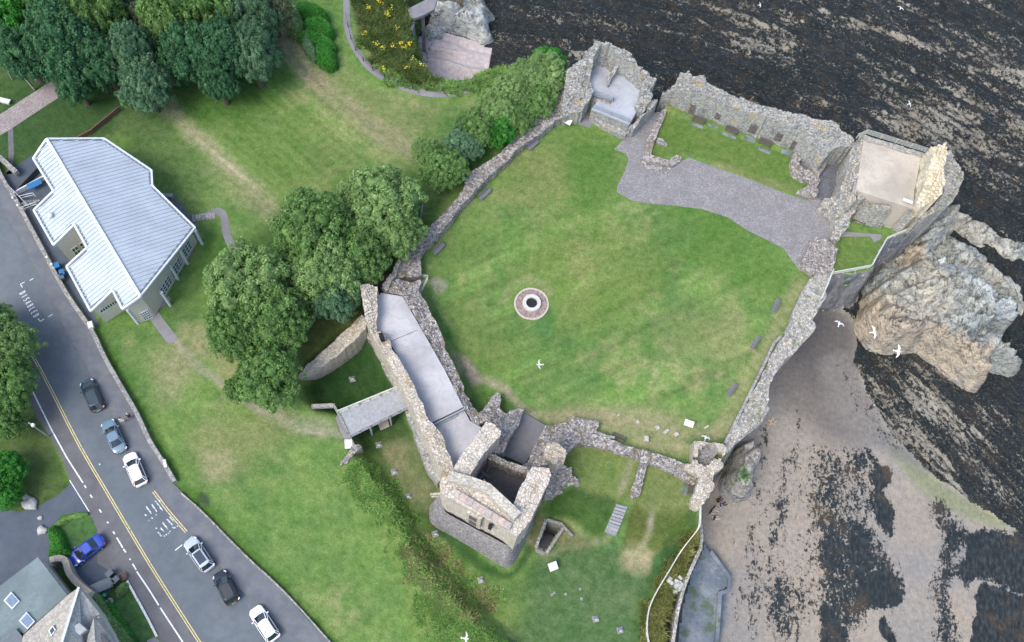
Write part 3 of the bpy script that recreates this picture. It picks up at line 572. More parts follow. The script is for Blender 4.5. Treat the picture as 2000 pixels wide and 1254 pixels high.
    cls[(dl < 3) & (dl > -16) & (slope > .9) & (cls != 4)] = 1
    cls[(dl < 3) & (dl > -16) & (slope > .9) & (U0 < 1000)] = 0
    cls[(AP > 0) & (dl < -2) & (cls != 4)] = 5
    covm = (cove > -6) & (U1 < 1000); sand[covm] = (.46, .42, .43); weed = np.where(covm, .42*ss(880, 820, U1)*ss(60, 100, V1), weed)
    ny, nx = X.shape; idx = np.arange(ny*nx).reshape(ny, nx)
    q = np.stack([idx[:-1, :-1], idx[:-1, 1:], idx[1:, 1:], idx[1:, :-1]], -1).reshape(-1, 4)
    kq = keep.ravel()[q].all(1); q = q[kq]; cc4 = cls.ravel()[q]; cq = np.where((cc4 == 1).any(1), 1, cc4.min(1))
    hole = sdist(PITQ, X, Y, 10) > -.05; q_h = ~hole.ravel()[q].all(1); q = q[q_h]; cq = cq[q_h]
    V = np.stack([X, Y, Z], -1).reshape(-1, 3); VO = np.stack([X, Y, ZO], -1).reshape(-1, 3); om = (ZO > Z-1.2) & (ZO > -90) & (dl < 8); qo = q[om.ravel()[q].all(1)]
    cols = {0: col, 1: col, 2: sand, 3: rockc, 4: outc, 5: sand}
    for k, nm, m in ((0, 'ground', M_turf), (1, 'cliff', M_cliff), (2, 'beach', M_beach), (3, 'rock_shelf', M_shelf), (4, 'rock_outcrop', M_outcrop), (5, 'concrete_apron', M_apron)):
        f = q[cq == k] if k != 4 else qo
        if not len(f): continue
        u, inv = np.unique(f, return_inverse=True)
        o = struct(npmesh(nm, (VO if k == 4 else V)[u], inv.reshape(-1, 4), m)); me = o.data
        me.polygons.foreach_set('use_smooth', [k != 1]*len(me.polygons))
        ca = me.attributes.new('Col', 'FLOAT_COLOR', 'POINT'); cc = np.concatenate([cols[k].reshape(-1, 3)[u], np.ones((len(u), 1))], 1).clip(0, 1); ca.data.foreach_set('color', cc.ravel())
        if k in (2, 3):
            wa = me.attributes.new('weed', 'FLOAT', 'POINT'); wa.data.foreach_set('value', (weed if k == 2 else wshelf).ravel()[u])
            sa = me.attributes.new('sc', 'FLOAT_VECTOR', 'POINT')
            S = np.stack([X/.9, Y/2.0, Z*0], -1) if k == 2 else np.stack([rock_u/22, acr/12, Z*0], -1)
            sa.data.foreach_set('vector', S.reshape(-1, 3)[u].ravel())
    return X, Y, Z
_pc = [(1068, 1019), (1098, 1029), (1066, 1078), (1049, 1070)]
PITQ = PL(_pc, -3)
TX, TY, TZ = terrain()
def gz(x, y):
    i = int(round((y-TY[0, 0])/STEP)); j = int(round((x-TX[0, 0])/STEP))
    if i < 0 or j < 0 or i >= TZ.shape[0] or j >= TZ.shape[1]: return 0.0
    return float(TZ[i, j])
def G(px, py, z0=0.0):
    """point of the ground under a pixel of the survey photograph"""
    z = z0
    for _ in range(8): p = P(px, py, z); z = .5*z+.5*gz(*p)
    p = P(px, py, z); return np.array([p[0], p[1], gz(*p)])
sw = MB(); sw.sheet([(-900, -900), (1500, -900), (1500, 1500), (-900, 1500)], -13.5); struct(sw.build('water', plain('sea_water', (.01, .025, .03), .15)))

def outer(nm, box, z, m, colr, weed=None):
    us = np.linspace(box[0], box[2], 60); vs = np.linspace(box[1], box[3], 60); V = []; Sx = []
    for v in vs:
        for u in us: q = P(u, v, z); V.append((q[0], q[1], z+.5*float(fbm(q[0]/9, q[1]/9, 3))-.3)); Sx.append(((u/22, (v-.17*(u-1000))/12, 0)))
    idx = np.arange(3600).reshape(60, 60); F = np.stack([idx[:-1, :-1], idx[1:, :-1], idx[1:, 1:], idx[:-1, 1:]], -1).reshape(-1, 4)
    o = struct(npmesh(nm, V, F, m)); me = o.data; n = len(V); ca = me.attributes.new('Col', 'FLOAT_COLOR', 'POINT'); ca.data.foreach_set('color', np.tile(np.array(colr+(1,)), n))
    if weed is not None: wa = me.attributes.new('weed', 'FLOAT', 'POINT'); wa.data.foreach_set('value', np.full(n, weed)); sa = me.attributes.new('sc', 'FLOAT_VECTOR', 'POINT'); sa.data.foreach_set('vector', np.array(Sx).ravel())
outer('ground', (-2600, -300, -132, 2300), -.2, M_turf, (.10, .18, .06)); outer('ground', (-132, 1394, 1290, 2300), -.35, M_turf, (.10, .18, .06)); outer('ground', (-132, -300, 690, -142), -.2, M_turf, (.06, .12, .04))
outer('beach', (1296, 1390, 2700, 2300), -9.9, M_beach, (.26, .24, .215), .2); outer('rock_shelf', (2150, -300, 3400, 1395), -10.6, M_shelf, (.30, .28, .24), .72); outer('rock_shelf', (690, -500, 2160, -142), -10.4, M_shelf, (.30, .28, .24), .72)
# ------------------------------------------------------------------ roads, pavements, paths
def sheet(name, px, z, m, sm=0, closed=True):
    pts = smooth(px, sm) if sm else px
    b = MB(); b.sheet(PL(pts, z), z); return struct(b.build(name, m))
KERB = [(-60, 285), (0, 408), (33, 460), (90, 571), (144, 678), (167, 715), (213, 802), (250, 876), (300, 952), (373, 1042), (467, 1149), (520, 1196), (590, 1262), (680, 1350)]
WALLIN = [(-60, 225), (0, 340), (24, 381), (48, 424), (88, 502), (127, 572), (174, 642), (199, 693), (230, 748), (262, 806), (290, 863), (320, 910), (342, 947), (373, 979), (396, 1001), (478, 1085), (550, 1153), (632, 1244), (700, 1320)]
YEL = [(-50, 505), (0, 592), (50, 668), (90, 738), (155, 865), (220, 976), (300, 1110), (392, 1254), (450, 1345)]
sheet('road', KERB+[(x-3, y) for x, y in YEL][::-1], .004, M_road)
k = PL(smooth(KERB, 3, False), .1)
def kerb(name, line, w, z):
    b = MB(); a = offset(line, w/2); c = offset(line, -w/2)
    for i in range(len(line)-1): b.prism([a[i], a[i+1], c[i+1], c[i]], -.05, z)
    return struct(b.build(name, M_kerb))
kerb('kerb', offset(PL(smooth(KERB, 2, False)), .08), .14, .125)
b = MB(); b.prism(PL(KERB)+PL(WALLIN)[::-1], -.04, .118); struct(b.build('pavement', M_pave))
FOOT = [(x-4, y+1) for x, y in YEL]
sheet('footway', FOOT+[(360, 1345), (309, 1245), (275, 1190), (248, 1135), (190, 1100), (190, 1040), (174, 999), (136, 938), (123, 898), (98, 854), (72, 815), (40, 740), (0, 670), (-60, 580)], .008, M_foot)
sheet('driveway', [(140, 942), (174, 999), (196, 1045), (250, 1135), (235, 1128), (200, 1175), (170, 1160), (100, 1090), (150, 1200), (60, 1254), (-60, 1300), (-60, 960), (0, 993), (40, 1000), (72, 990), (109, 970), (130, 952)], .004, M_drive)
# yellow and white markings
def line(name, px, w, z, m, dash=None):
    L = PL(smooth(px, 5, False) if len(px) > 2 else px, z); b = MB()
    if dash is None:
        s = strip(L, w); n = len(L)
        for i in range(n-1): b.sheet([s[i], s[i+1], s[2*n-2-i], s[2*n-1-i]], z)
    return b
b = MB(); y = PL(smooth(YEL, 5, False))
for d in (.0, -.24):
    o = offset(y, d); s = strip(o, .1); n = len(o)
    for i in range(n-1): b.sheet([s[i], s[i+1], s[2*n-2-i], s[2*n-1-i]], .0125)
y2 = PL([(302, 958), (330, 995), (366, 1037)])
for d in (-.05, -.30):
    o = offset(y2, d); s = strip(o, .1); n = len(o)
    for i in range(n-1): b.sheet([s[i], s[i+1], s[2*n-2-i], s[2*n-1-i]], .0125)
struct(b.build('road_marking', M_yel))
b = MB()
def seg(a, c, w=.11, z=.014):
    A, B = P(*a), P(*c); s = strip([A, B], w); b.sheet(s, z)
WH = [((64, 765), (100, 838)), ((100, 838), (130, 893)), ((130, 893), (162, 943)), ((165, 948), (168, 953)), ((176, 966), (180, 972)), ((194, 995), (198, 1001)), ((209, 1019), (212, 1022)), ((221, 1038), (224, 1043)),
      ((228, 1050), (240, 1070)), ((241, 1072), (246, 1079)), ((253, 1091), (255, 1094)), ((259, 1101), (266, 1113)), ((267, 1116), (290, 1150)), ((290, 1150), (310, 1182)), ((313, 1187), (357, 1254)), ((357, 1254), (400, 1320))]
for a, c in WH: seg(a, c, .16)
seg((136, 938), (174, 999), .1)
for px in ([(39, 551), (48, 567)], ): pass
# bay corners and the word painted in the parking bay
for p in ([(48, 551), (40, 555), (44, 562)], [(74, 622), (79, 628), (86, 623)]):
    seg(p[0], p[1], .1); seg(p[1], p[2], .1)
seg((58, 548), (65, 544), .1); seg((94, 619), (103, 614), .1)
seg((342, 1075), (356, 1064), .12); seg((367, 1055), (375, 1048), .1)
GLY = {'D': [[(0, 0), (0, 1), (.5, .9), (.6, .5), (.5, .1), (0, 0)]], 'I': [[(.3, 0), (.3, 1)]], 'S': [[(.6, .85), (.3, 1), (0, .8), (.1, .55), (.5, .45), (.6, .2), (.3, 0), (0, .12)]],
       'A': [[(0, 0), (.3, 1), (.6, 0)], [(.12, .4), (.48, .4)]], 'B': [[(0, 0), (0, 1), (.45, .95), (.5, .7), (.4, .52), (0, .5)], [(.4, .52), (.6, .3), (.5, .05), (0, 0)]], 'L': [[(0, 1), (0, 0), (.6, 0)]],
       'E': [[(.6, 1), (0, 1), (0, 0), (.6, 0)], [(0, .5), (.45, .5)]]}
p0 = P(43, 571); p1 = P(72, 619); L = np.linalg.norm(p1-p0); ex = (p1-p0)/L; ey = np.array([-ex[1], ex[0]])
for i, ch in enumerate('DISABLED'):
    for st in GLY[ch]:
        q = [tuple(p0+ex*(i*L/7.6+s*L/12.2)+ey*(t*.75-.35)) for s, t in st]
        for a, c in zip(q, q[1:]): b.sheet(strip([a, c], .09), .014+.0004*random.random())
struct(b.build('parking_bay_marking', M_wht))
b = MB()
def S2(x, y): return (270+x/11.4, 960+y/11.4)
for x0, y0, x1, y1 in ((185, 350, 295, 490), (300, 280, 410, 450), (375, 205, 545, 430), (470, 195, 490, 230), (150, 510, 180, 545), (285, 580, 325, 600), (235, 640, 270, 650), (385, 515, 410, 525), (175, 350, 205, 330),
                       (390, 825, 430, 805), (440, 905, 520, 1000), (485, 795, 565, 890), (545, 690, 655, 835), (640, 620, 765, 745), (700, 560, 790, 665), (570, 1000, 590, 975), (615, 970, 640, 950), (665, 935, 690, 915), (700, 895, 715, 880),
                       (755, 805, 835, 810), (865, 780, 880, 765), (900, 745, 915, 735)):
    seg(S2(x0, y0), S2(x1, y1), .15, .013)
seg((193, 905), (196, 908), .15); seg((145, 1083), (147, 1086), .2)
struct(b.build('faded_road_lettering', M_wht2))
# paths
sheet('gravel_yard', [(1226, 262), (1262, 222), (1290, 218), (1268, 300), (1275, 318), (1325, 318), (1345, 308), (1400, 328), (1470, 352), (1545, 382), (1580, 392), (1592, 340), (1612, 322), (1640, 300), (1660, 330), (1650, 380), (1625, 430), (1640, 440), (1640, 470), (1590, 500), (1585, 536), (1562, 528), (1548, 510), (1530, 485), (1500, 470), (1460, 450),
      (1420, 424), (1370, 408), (1320, 402), (1270, 398), (1235, 392), (1205, 375), (1206, 362), (1218, 340), (1228, 312), (1222, 300), (1200, 292)], .006, M_yard)
sheet('tower_passage', [(1605, 318), (1636, 300), (1655, 290), (1662, 320), (1648, 385), (1605, 392), (1590, 380), (1596, 345)], .012, M_dkgravel)
sheet('entry_path', [(1150, 205), (1168, 210), (1152, 250), (1112, 236), (1130, 222)], .005, M_concpath)
cp = PL(smooth([(676, -40), (677, 20), (678, 50), (690, 88), (715, 125), (745, 150), (790, 172), (840, 184), (890, 182), (940, 168), (990, 152), (1030, 140)], 4, False))
def ribbon(name, L, w, z, m):
    b = MB(); a = offset(L, w/2); c = offset(L, -w/2)
    for i in range(len(L)-1): b.sheet([a[i], a[i+1], c[i+1], c[i]], z)
    return struct(b.build(name, m))
ribbon('coast_path', cp, .95, .006, M_concpath)
ribbon('garden_path', PL(smooth([(398, 424), (425, 412), (438, 425), (442, 455), (455, 485), (475, 512), (500, 540)], 4, False)), 1.0, .006, M_concpath)
ribbon('lane', PL(smooth([(-60, 270), (-10, 250), (60, 205), (130, 160), (180, 130), (260, 80), (330, 20)], 4, False)), 3.0, .006, M_ltpath)
ribbon('footpath', PL([(20, 245), (22, 300), (18, 340)]), .7, .005, M_foot)
sheet('entrance_path', [(277, 598), (296, 592), (318, 622), (347, 660), (335, 672), (325, 668), (300, 634)], .007, M_concpath)
sheet('entrance_slab', [(258, 622), (283, 610), (303, 590), (330, 578), (334, 586), (312, 603), (280, 618), (262, 630)], .005, M_concpath)
sheet('cobble_bed', [(300, 560), (330, 530), (352, 500), (372, 462), (386, 458), (386, 472), (370, 505), (345, 540), (325, 578), (305, 590)], .004, M_plinth)
sheet('cobble_strip', [(322, 378), (345, 385), (380, 432), (388, 446), (380, 448)], .004, M_dkgravel)
sheet('sunken_yard', [(0, 345), (68, 300), (110, 375), (80, 410), (110, 480), (150, 500), (135, 520), (185, 610), (195, 640), (176, 630), (90, 500), (40, 415), (22, 378)], .005, M_drive)
sheet('bare_trackway', [(1300, 250), (1302, 248)], 0, M_yard) if False else None
for q in ([(1345, 236), (1374, 247), (1372, 252), (1343, 241)], [(1413, 258), (1438, 268), (1436, 273), (1411, 263)], [(1481, 287), (1506, 296), (1503, 302), (1479, 292)], [(1455, 262), (1476, 270), (1473, 280), (1452, 272)], [(1383, 240), (1402, 247), (1400, 252), (1382, 245)], [(1528, 290), (1550, 298), (1546, 306), (1525, 299)]):
    sheet('paving_slab', q, .02, M_apron)
sheet('terrace_path', [(1640, 452), (1722, 458), (1722, 466), (1708, 474), (1700, 462), (1642, 462)], .006, M_concpath)
sheet('moat_slab', [(738, 828), (757, 818), (761, 833), (743, 841)], -2.9, M_tan)

# ------------------------------------------------------------------ ruined masonry
def idw(pts, z, x, y):
    w = 0; s = 0
    for (a, b), c in zip(pts, z):
        k = 1/((x-a)**2+(y-b)**2+.3)**1.5; w = w+k; s = s+k*c
    return s/w
def ruin(name, px, zb, m, parent=None, cell=.34, amp=.35, rag=.35, holes=(), crumble=0, ang=None, seed=0, zfun=None):
    """px: (x, y, z_trace[, z_top]); vertical sides, stones of uneven height on top"""
    W = [tuple(P(p[0], p[1], p[2])) for p in px]; zt = [p[3] if len(p) > 3 else p[2] for p in px]
    e = max(range(len(W)), key=lambda i: np.hypot(W[(i+1) % len(W)][0]-W[i][0], W[(i+1) % len(W)][1]-W[i][1]))
    d = np.array(W[(e+1) % len(W)])-np.array(W[e]); a = math.atan2(d[1], d[0]) if ang is None else ang
    ca, sa = math.cos(a), math.sin(a); w = np.array(W); lx = w[:, 0]*ca+w[:, 1]*sa; ly = -w[:, 0]*sa+w[:, 1]*ca
    nx = int((lx.max()-lx.min())/cell)+4; ny = int((ly.max()-ly.min())/cell)+4; x0 = lx.min()-1.5*cell; y0 = ly.min()-1.5*cell
    rs = np.random.RandomState(seed+len(px)*7+nx); I, J = np.meshgrid(np.arange(nx), np.arange(ny), indexing='ij')
    def tow(u, v): return u*ca-v*sa, u*sa+v*ca
    cx, cy = tow(x0+(I+.5)*cell, y0+(J+.5)*cell); n = fbm(cx/1.7, cy/1.7, 3, seed+1)-.5
    s = sdist(W, cx, cy, 30)+rag*n; ins = s > 0
    for h in holes: ins &= sdist([tuple(P(*q)) for q in h], cx, cy, 30) < 0
    H = idw(W, zt, cx, cy)+amp*2*(fbm(cx/1.3, cy/1.3, 3, seed+2)-.5)+rs.rand(nx, ny)*amp*.35
    if zfun: H = zfun(cx, cy, H)
    if crumble: H = H-crumble*ss(.9, 0, s)*rs.rand(nx, ny)
    H = np.maximum(H, zb+.15); ins[0] = ins[-1] = False; ins[:, 0] = ins[:, -1] = False
    GI, GJ = np.meshgrid(np.arange(nx+1), np.arange(ny+1), indexing='ij')
    jx = (rs.rand(nx+1, ny+1)-.5)*.55*cell; jy = (rs.rand(nx+1, ny+1)-.5)*.55*cell
    gx, gy = tow(x0+GI*cell+jx, y0+GJ*cell+jy)
    # corners on the rim follow the traced outline, so that wall faces run smooth
    cnt = np.zeros((nx+1, ny+1)); 
    for di, dj in ((0, 0), (1, 0), (0, 1), (1, 1)): cnt[di:nx+di, dj:ny+dj] += ins
    for i, j in zip(*np.where((cnt > 0) & (cnt < 4))):
        q = np.array([gx[i, j], gy[i, j]]); best = None
        for k in range(len(w)):
            a_, b_ = w[k], w[(k+1) % len(w)]; ed = b_-a_; t_ = min(max(((q-a_)@ed)/(ed@ed+1e-9), 0), 1); c_ = a_+ed*t_; dd = ((q-c_)**2).sum()
            if best is None or dd < best[0]: best = (dd, c_, ed)
        if best[0] < (cell*1.3+rag*.5)**2:
            nn = np.array([-best[2][1], best[2][0]]); nn = nn/(np.linalg.norm(nn)+1e-9); c_ = best[1]+nn*(rag*1.3*(float(fbm(q[0]/1.1, q[1]/1.1, 3, seed))-.5)+.10*(rs.rand()-.5)); f_ = .85
            gx[i, j] += (c_[0]-q[0])*f_; gy[i, j] += (c_[1]-q[1])*f_
    V = []; F = []; k = 0
    for i, j in zip(*np.where(ins)):
        c = ((i, j), (i+1, j), (i+1, j+1), (i, j+1)); h = H[i, j]; tl = (rs.rand(4)-.5)*.12*min(amp*3, 1)
        V += [(gx[q], gy[q], h+tl[r]) for r, q in enumerate(c)]; F.append((k, k+1, k+2, k+3)); top = k; k += 4
        for r, (di, dj) in enumerate(((0, -1), (1, 0), (0, 1), (-1, 0))):
            ok = ins[i+di, j+dj]; hn = H[i+di, j+dj] if ok else zb
            if hn < h-.02 or not ok:
                q0, q1 = c[r], c[(r+1) % 4]; low = hn-.1 if ok else zb
                V += [(gx[q0], gy[q0], low), (gx[q1], gy[q1], low)]; F.append((k, k+1, top+(r+1) % 4, top+r)); k += 2
    return npmesh(name, V, F, m, parent)
def wallstrip(px, w, z, side=0):
    """polyline traced at height z -> polygon tuples in pixel space is awkward, so return world polygon"""
    L = PL(px, z); return strip(L, w)
def ruinw(name, W, zt, zb, m, parent=None, **k):
    """same with a world polygon"""
    px = [proj(x, y, z)+(z,) for (x, y), z in zip(W, zt)]
    return ruin(name, [(float(a), float(c), z) for a, c, z in px], zb, m, parent, **k)
def vplane(px, py, A, B):
    """where the sight line through a pixel meets the vertical plane through A and B -> (distance along AB, height)"""
    A = np.array(A[:2]); B = np.array(B[:2]); t = (B-A)/np.linalg.norm(B-A); nrm = np.array([-t[1], t[0]])
    d = fv*FPX+Rv*(px-1000)+Uv*(627-py); k = ((A-np.zeros(2))@nrm)/(d[:2]@nrm); p = d[:2]*k
    return float((p-A)@t), float(CAMH+d[2]*k)
def wallrect(b, A, B, s0, s1, z0, z1, out, th=.06):
    """thin box on a vertical plane; out>0 stands proud to the right of AB"""
    A = np.array(A[:2]); B = np.array(B[:2]); t = (B-A)/np.linalg.norm(B-A); n = np.array([t[1], -t[0]])
    q = [A+t*s0+n*(out-th), A+t*s1+n*(out-th), A+t*s1+n*out, A+t*s0+n*out]; b.prism([tuple(x) for x in q], z0, z1)

# west curtain wall
ruin('curtain_wall', [(1107, 140, 1.6, 2.6), (1127, 221, 1.5), (1090, 234, 1.5), (1054, 261, 1.5), (1013, 288, 1.5), (1001, 303, 1.5), (980, 323, 1.5), (955, 345, 1.5), (930, 372, 1.5), (903, 400, 1.5), (878, 433, 1.5), (850, 466, 1.5), (831, 484, 1.5), (821, 500, 1.6), (823, 537, 1.7), (765, 545, 2.2), (778, 507, 2),
     (798, 487, 1.8), (828, 454, 1.5), (863, 420, 1.5), (895, 385, 1.5), (905, 370, 1.5), (912, 345, 1.6), (922, 332, 1.6), (932, 330, 1.5), (980, 296, 1.5), (1020, 258, 1.5), (1047, 231, 1.5), (1070, 200, 1.8), (1095, 172, 2.2)], -.5, M_rub, amp=.25, cell=.3, seed=3)
tag(bpy.data.objects['curtain_wall'], 'long low rubble curtain wall running beside the trees on the west side of the court', 'castle wall')
# sea tower
st = thing('sea_tower', 'ruined tower with a pale railed platform at the top of the court by the shore', 'ruined tower', P3(1200, 200, 0))
ruin('wall', [(1107, 140, 4), (1128, 128, 4.5), (1135, 116, 6), (1141, 100, 7), (1152, 86, 8), (1165, 76, 8.6), (1179, 77, 8.4), (1195, 84, 8.2), (1211, 95, 7.6), (1230, 104, 7.2), (1236, 121, 6.4), (1246, 135, 6), (1256, 139, 6), (1266, 144, 5.9), (1279, 156, 5.6), (1272, 172, 5.2), (1273, 190, 4.6), (1256, 220, 3.6), (1249, 222, 3.2), (1238, 210, 3.2, 3.6),
     (1251, 176, 3, 5), (1216, 151, 3, 6.3), (1193, 141, 3, 7.3), (1168, 127, 3, 7.8), (1152, 140, 3, 6), (1150, 165, 3.4, 4.2), (1157, 181, 3.6, 4), (1150, 195, 3.5), (1140, 212, 3.2), (1130, 224, 2.6), (1118, 224, 2.4), (1095, 236, 2), (1100, 190, 3.4)], -9, M_north, st, amp=.8, rag=.7, cell=.36, seed=5)
pf = MB(); PLAT = [(1150, 138), (1160, 120), (1200, 120), (1262, 150), (1258, 180), (1246, 212), (1229, 243), (1155, 213), (1169, 197), (1192, 206), (1196, 196), (1152, 182)]
pf.prism(PL(PLAT, 3), 2.7, 3); pf.build('platform', M_slab3, st)
bb = MB(); bb.prism([P(*q, 2.7) for q in [(1155, 213), (1166, 198), (1176, 197), (1198, 204), (1240, 200), (1250, 212), (1229, 243)]], -.2, 2.69); bb.build('base_wall', M_north, st)
bb = MB(); bb.prism([P(*q, 2.4) for q in [(1149, 178), (1160, 182), (1196, 192), (1196, 199), (1176, 200), (1166, 199), (1150, 190)]], -.2, 2.3); bb.build('doorway_wall', M_north, st)
bb = MB(); A, B = P(1153, 197, 0), P(1163, 201, 0); bb.prism([P(1151, 196, 0)+0, P(1161, 200, 0), P(1163, 196, 0), P(1153, 192, 0)], 0, 1.8); bb.build('doorway', M_blk, st)
ruin('partition', [(1184, 155, 3, 4.6), (1192, 150, 3, 4.8), (1198, 142, 3, 5), (1204, 146, 3, 5), (1194, 160, 3, 4), (1188, 172, 3, 3.6), (1184, 170, 3, 3.6)], 2.9, M_north, st, amp=.3, cell=.26)
ruin('plinth_course', [(1150, 236, 0, 1.0), (1157, 226, 0, 1.0), (1225, 262, 0, 1.0), (1219, 273, 0, .9), (1190, 262, 0, .9)], -.3, M_north, st, amp=.15, cell=.3)
ruin('wall', [(1226, 246, 2.7), (1232, 243, 2.8), (1256, 222, 3.3), (1275, 196, 3.6), (1285, 190, 3.4), (1284, 202, 2.8), (1262, 225, 2.4), (1238, 252, 2.0), (1228, 258, 1.6)], -.3, M_north, st, amp=.3, cell=.3, seed=4)
def railing(name, px, z, m, parent, h=1.0, n=4, r=.02, posts=2.0):
    """n rails over posts"""
    L = [np.array(P(p[0], p[1], z)) for p in px]; b = MB(); o = None
    for i in range(len(L)-1):
        a, c = L[i], L[i+1]
        for k in range(n): zz = z+h*(k+1)/n; b.bar((*a, zz), (*c, zz), r*2)
        m_ = max(1, int(np.linalg.norm(c-a)/posts))
        for j in range(m_+1): q = a+(c-a)*j/m_; b.bar((*q, z), (*q, z+h), r*2.6)
    return b.build(name, m, parent)
M_railg = plain('grey_rail', (.26, .30, .34), .5, .3)
railing('railing', [(1158, 212), (1228, 240)], 3, M_railg, st, 1.0, 4, .022); railing('railing', [(1155, 183), (1197, 199), (1197, 194)], 3, M_railg, st, 1.0, 4, .022)

# north wall with blocked windows
nw = thing('curtain_wall', 'tall ragged sea wall of pale grey rubble with blocked openings above the small lawn', 'castle wall', P3(1440, 262, 0))
N_in = [(1290, 204), (1310, 207), (1343, 222), (1382, 233), (1410, 245), (1453, 260), (1482, 268), (1508, 278), (1547, 294), (1562, 316)]
N_out = [(1655, 318, 0, 4.0), (1640, 303, 0, 4.5), (1600, 285, 0, 6), (1555, 272, 0, 5.4), (1500, 254, 0, 5.0), (1450, 238, 0, 5.0), (1400, 219, 0, 5.0), (1362, 206, 0, 5.0), (1352, 203, 0, 6.6), (1325, 193, 0, 6.8), (1310, 193, 0, 6.4), (1303, 200, 0, 3.0), (1288, 200, 0, 1.6)]
hz = [1.6, 3.6, 5.6, 4.8, 4.7, 4.8, 4.8, 4.9, 5.2, 4.6]
ruin('wall', [(x, y, 0, h) for (x, y), h in zip(N_in, hz)]+[(1590, 338, 0, 3.6), (1606, 326, 0, 4.2), (1618, 322, 0, 4.4)]+N_out, -9, M_north, nw, amp=.55, rag=.5, cell=.34, seed=9)
for (xa, ya, xb, yb), hh in zip([(1343, 222, 1352, 225), (1392, 237, 1402, 241), (1458, 262, 1471, 266), (1508, 279, 1520, 283), (1540, 291, 1548, 294)], [(.3, 2.3), (.9, 2.2), (.7, 2.5), (.9, 2.6), (.2, 2.2)]):
    A, B = P(xa, ya, 0), P(xb, yb, 0); b = MB(); wallrect(b, A, B, 0, np.linalg.norm(B-A), hh[0], hh[1], .12, .3); b.build('blocked_window', M_dark, nw)
# round oven base and cross walls
lt = thing('round_oven', 'circular rubble ring with a sunken floor against the east end of the tall sea wall', 'ruin', P3(1578, 318, 0))
rg = [(1578+34*math.cos(t), 320+31*math.sin(t), .9, .9) for t in np.linspace(0, 2*math.pi, 18)[:-1]]
ruin('ring_wall', rg, -.2, M_rub, lt, cell=.26, amp=.2, holes=[[(1578+17*math.cos(t), 319+13*math.sin(t), .9) for t in np.linspace(0, 2*math.pi, 14)[:-1]]])
b = MB(); b.sheet(PL([(1578+17*math.cos(t), 323+14*math.sin(t)) for t in np.linspace(0, 2*math.pi, 14)[:-1]], .03), .03); b.build('oven_floor', M_dkgravel, lt)
def rt(name, label, cat, px, zb, m, **k): return tag(ruin(name, px, zb, m, None, **k), label, cat)
rt('cross_wall', 'broken knee-high wall end between the dark passage and the small lawn', 'ruin', [(1582, 345, .9), (1598, 340, 1), (1602, 352, .9), (1594, 366, .8), (1600, 372, .8), (1594, 386, .7), (1572, 382, .5), (1555, 376, .4), (1570, 368, .6), (1582, 360, .8)], -.2, M_rub, cell=.26, amp=.25)
rt('low_wall', 'low grey stone foundation wall edging the small northern lawn', 'low wall', [(1294, 211, .5), (1303, 214, .5), (1284, 262, .5), (1272, 302, .5), (1292, 310, .45), (1306, 314, .45), (1316, 305, .45), (1330, 304, .4), (1328, 316, .4), (1312, 324, .4), (1290, 320, .45), (1258, 312, .5), (1254, 306, .5), (1272, 256, .5)], -.2, M_rub, cell=.26, amp=.15)
rt('wall_stub', 'thin stone spur sticking out of the low foundation wall into the small lawn', 'low wall', [(1283, 270, .3), (1290, 270, .3), (1304, 281, .25), (1304, 286, .25), (1294, 283, .3), (1281, 278, .3)], -.2, M_rub, cell=.22, amp=.1)
rt('stone_kerb', 'flat row of stones set in the gravel beside the low foundation wall', 'stones', [(1254, 312, .1), (1280, 326, .1), (1308, 330, .1), (1306, 336, .1), (1272, 332, .1), (1250, 322, .1)], -.1, M_rub, cell=.24, amp=.07, rag=.9)

# kitchen tower
kt = thing('corner_tower', 'north east corner tower with a tan paved roof terrace and a tall bleached wall', 'ruined tower', P3(1700, 420, 0))
b = MB(); TER = [(1687, 270), (1800, 303), (1786, 372), (1783, 408), (1672, 372)]; b.prism(PL(TER, 6), -9, 6.0); b.build('terrace', M_tan, kt)
ruin('wall', [(1678, 266, 5.6), (1690, 264, 6.1), (1686, 300, 6.1), (1676, 345, 6.1), (1674, 372, 6.1), (1676, 388, 5.8), (1660, 400, 4.6), (1640, 395, 3.6), (1641, 370, 3.8), (1650, 340, 4), (1660, 300, 4.6), (1668, 280, 5.0)], -.3, M_sea, kt, cell=.34, amp=.3, seed=2)
ruin('parapet', [(1687, 264, 6.2), (1808, 300, 6.3), (1806, 308, 6.3), (1686, 272, 6.2)], 4, M_sea, kt, cell=.3, amp=.1)
ruin('wall', [(1806, 300, 7), (1818, 282, 9), (1832, 274, 10.5), (1854, 273, 11.4), (1853, 300, 11), (1848, 345, 10.6), (1843, 375, 9.5), (1828, 392, 8), (1808, 402, 6.5), (1794, 410, 6.2), (1784, 404, 6, 7), (1788, 372, 6, 8.6), (1797, 330, 6, 9.6)], -9, M_lite, kt, cell=.36, amp=.5, rag=.5, seed=12)
ruin('sea_buttress', [(1853, 290, 6.5), (1868, 318, 6), (1886, 339, 5), (1876, 362, 4.6), (1862, 392, 4), (1840, 412, 3.4), (1815, 425, 3), (1790, 440, 2.6), (1800, 418, 4), (1828, 398, 6), (1846, 372, 7)], -9.5, M_sea, kt, cell=.4, amp=.4, seed=8)
ruin('wall', [(1672, 374, 5.9), (1676, 390, 5), (1735, 405, 5.6), (1783, 409, 5.9), (1800, 418, 5.2), (1815, 424, 3.6), (1795, 438, 2.4), (1775, 446, 1.6), (1740, 424, 3.2), (1700, 398, 4.4)], -3, M_sea, kt, cell=.34, amp=.3, seed=3)
b = MB()
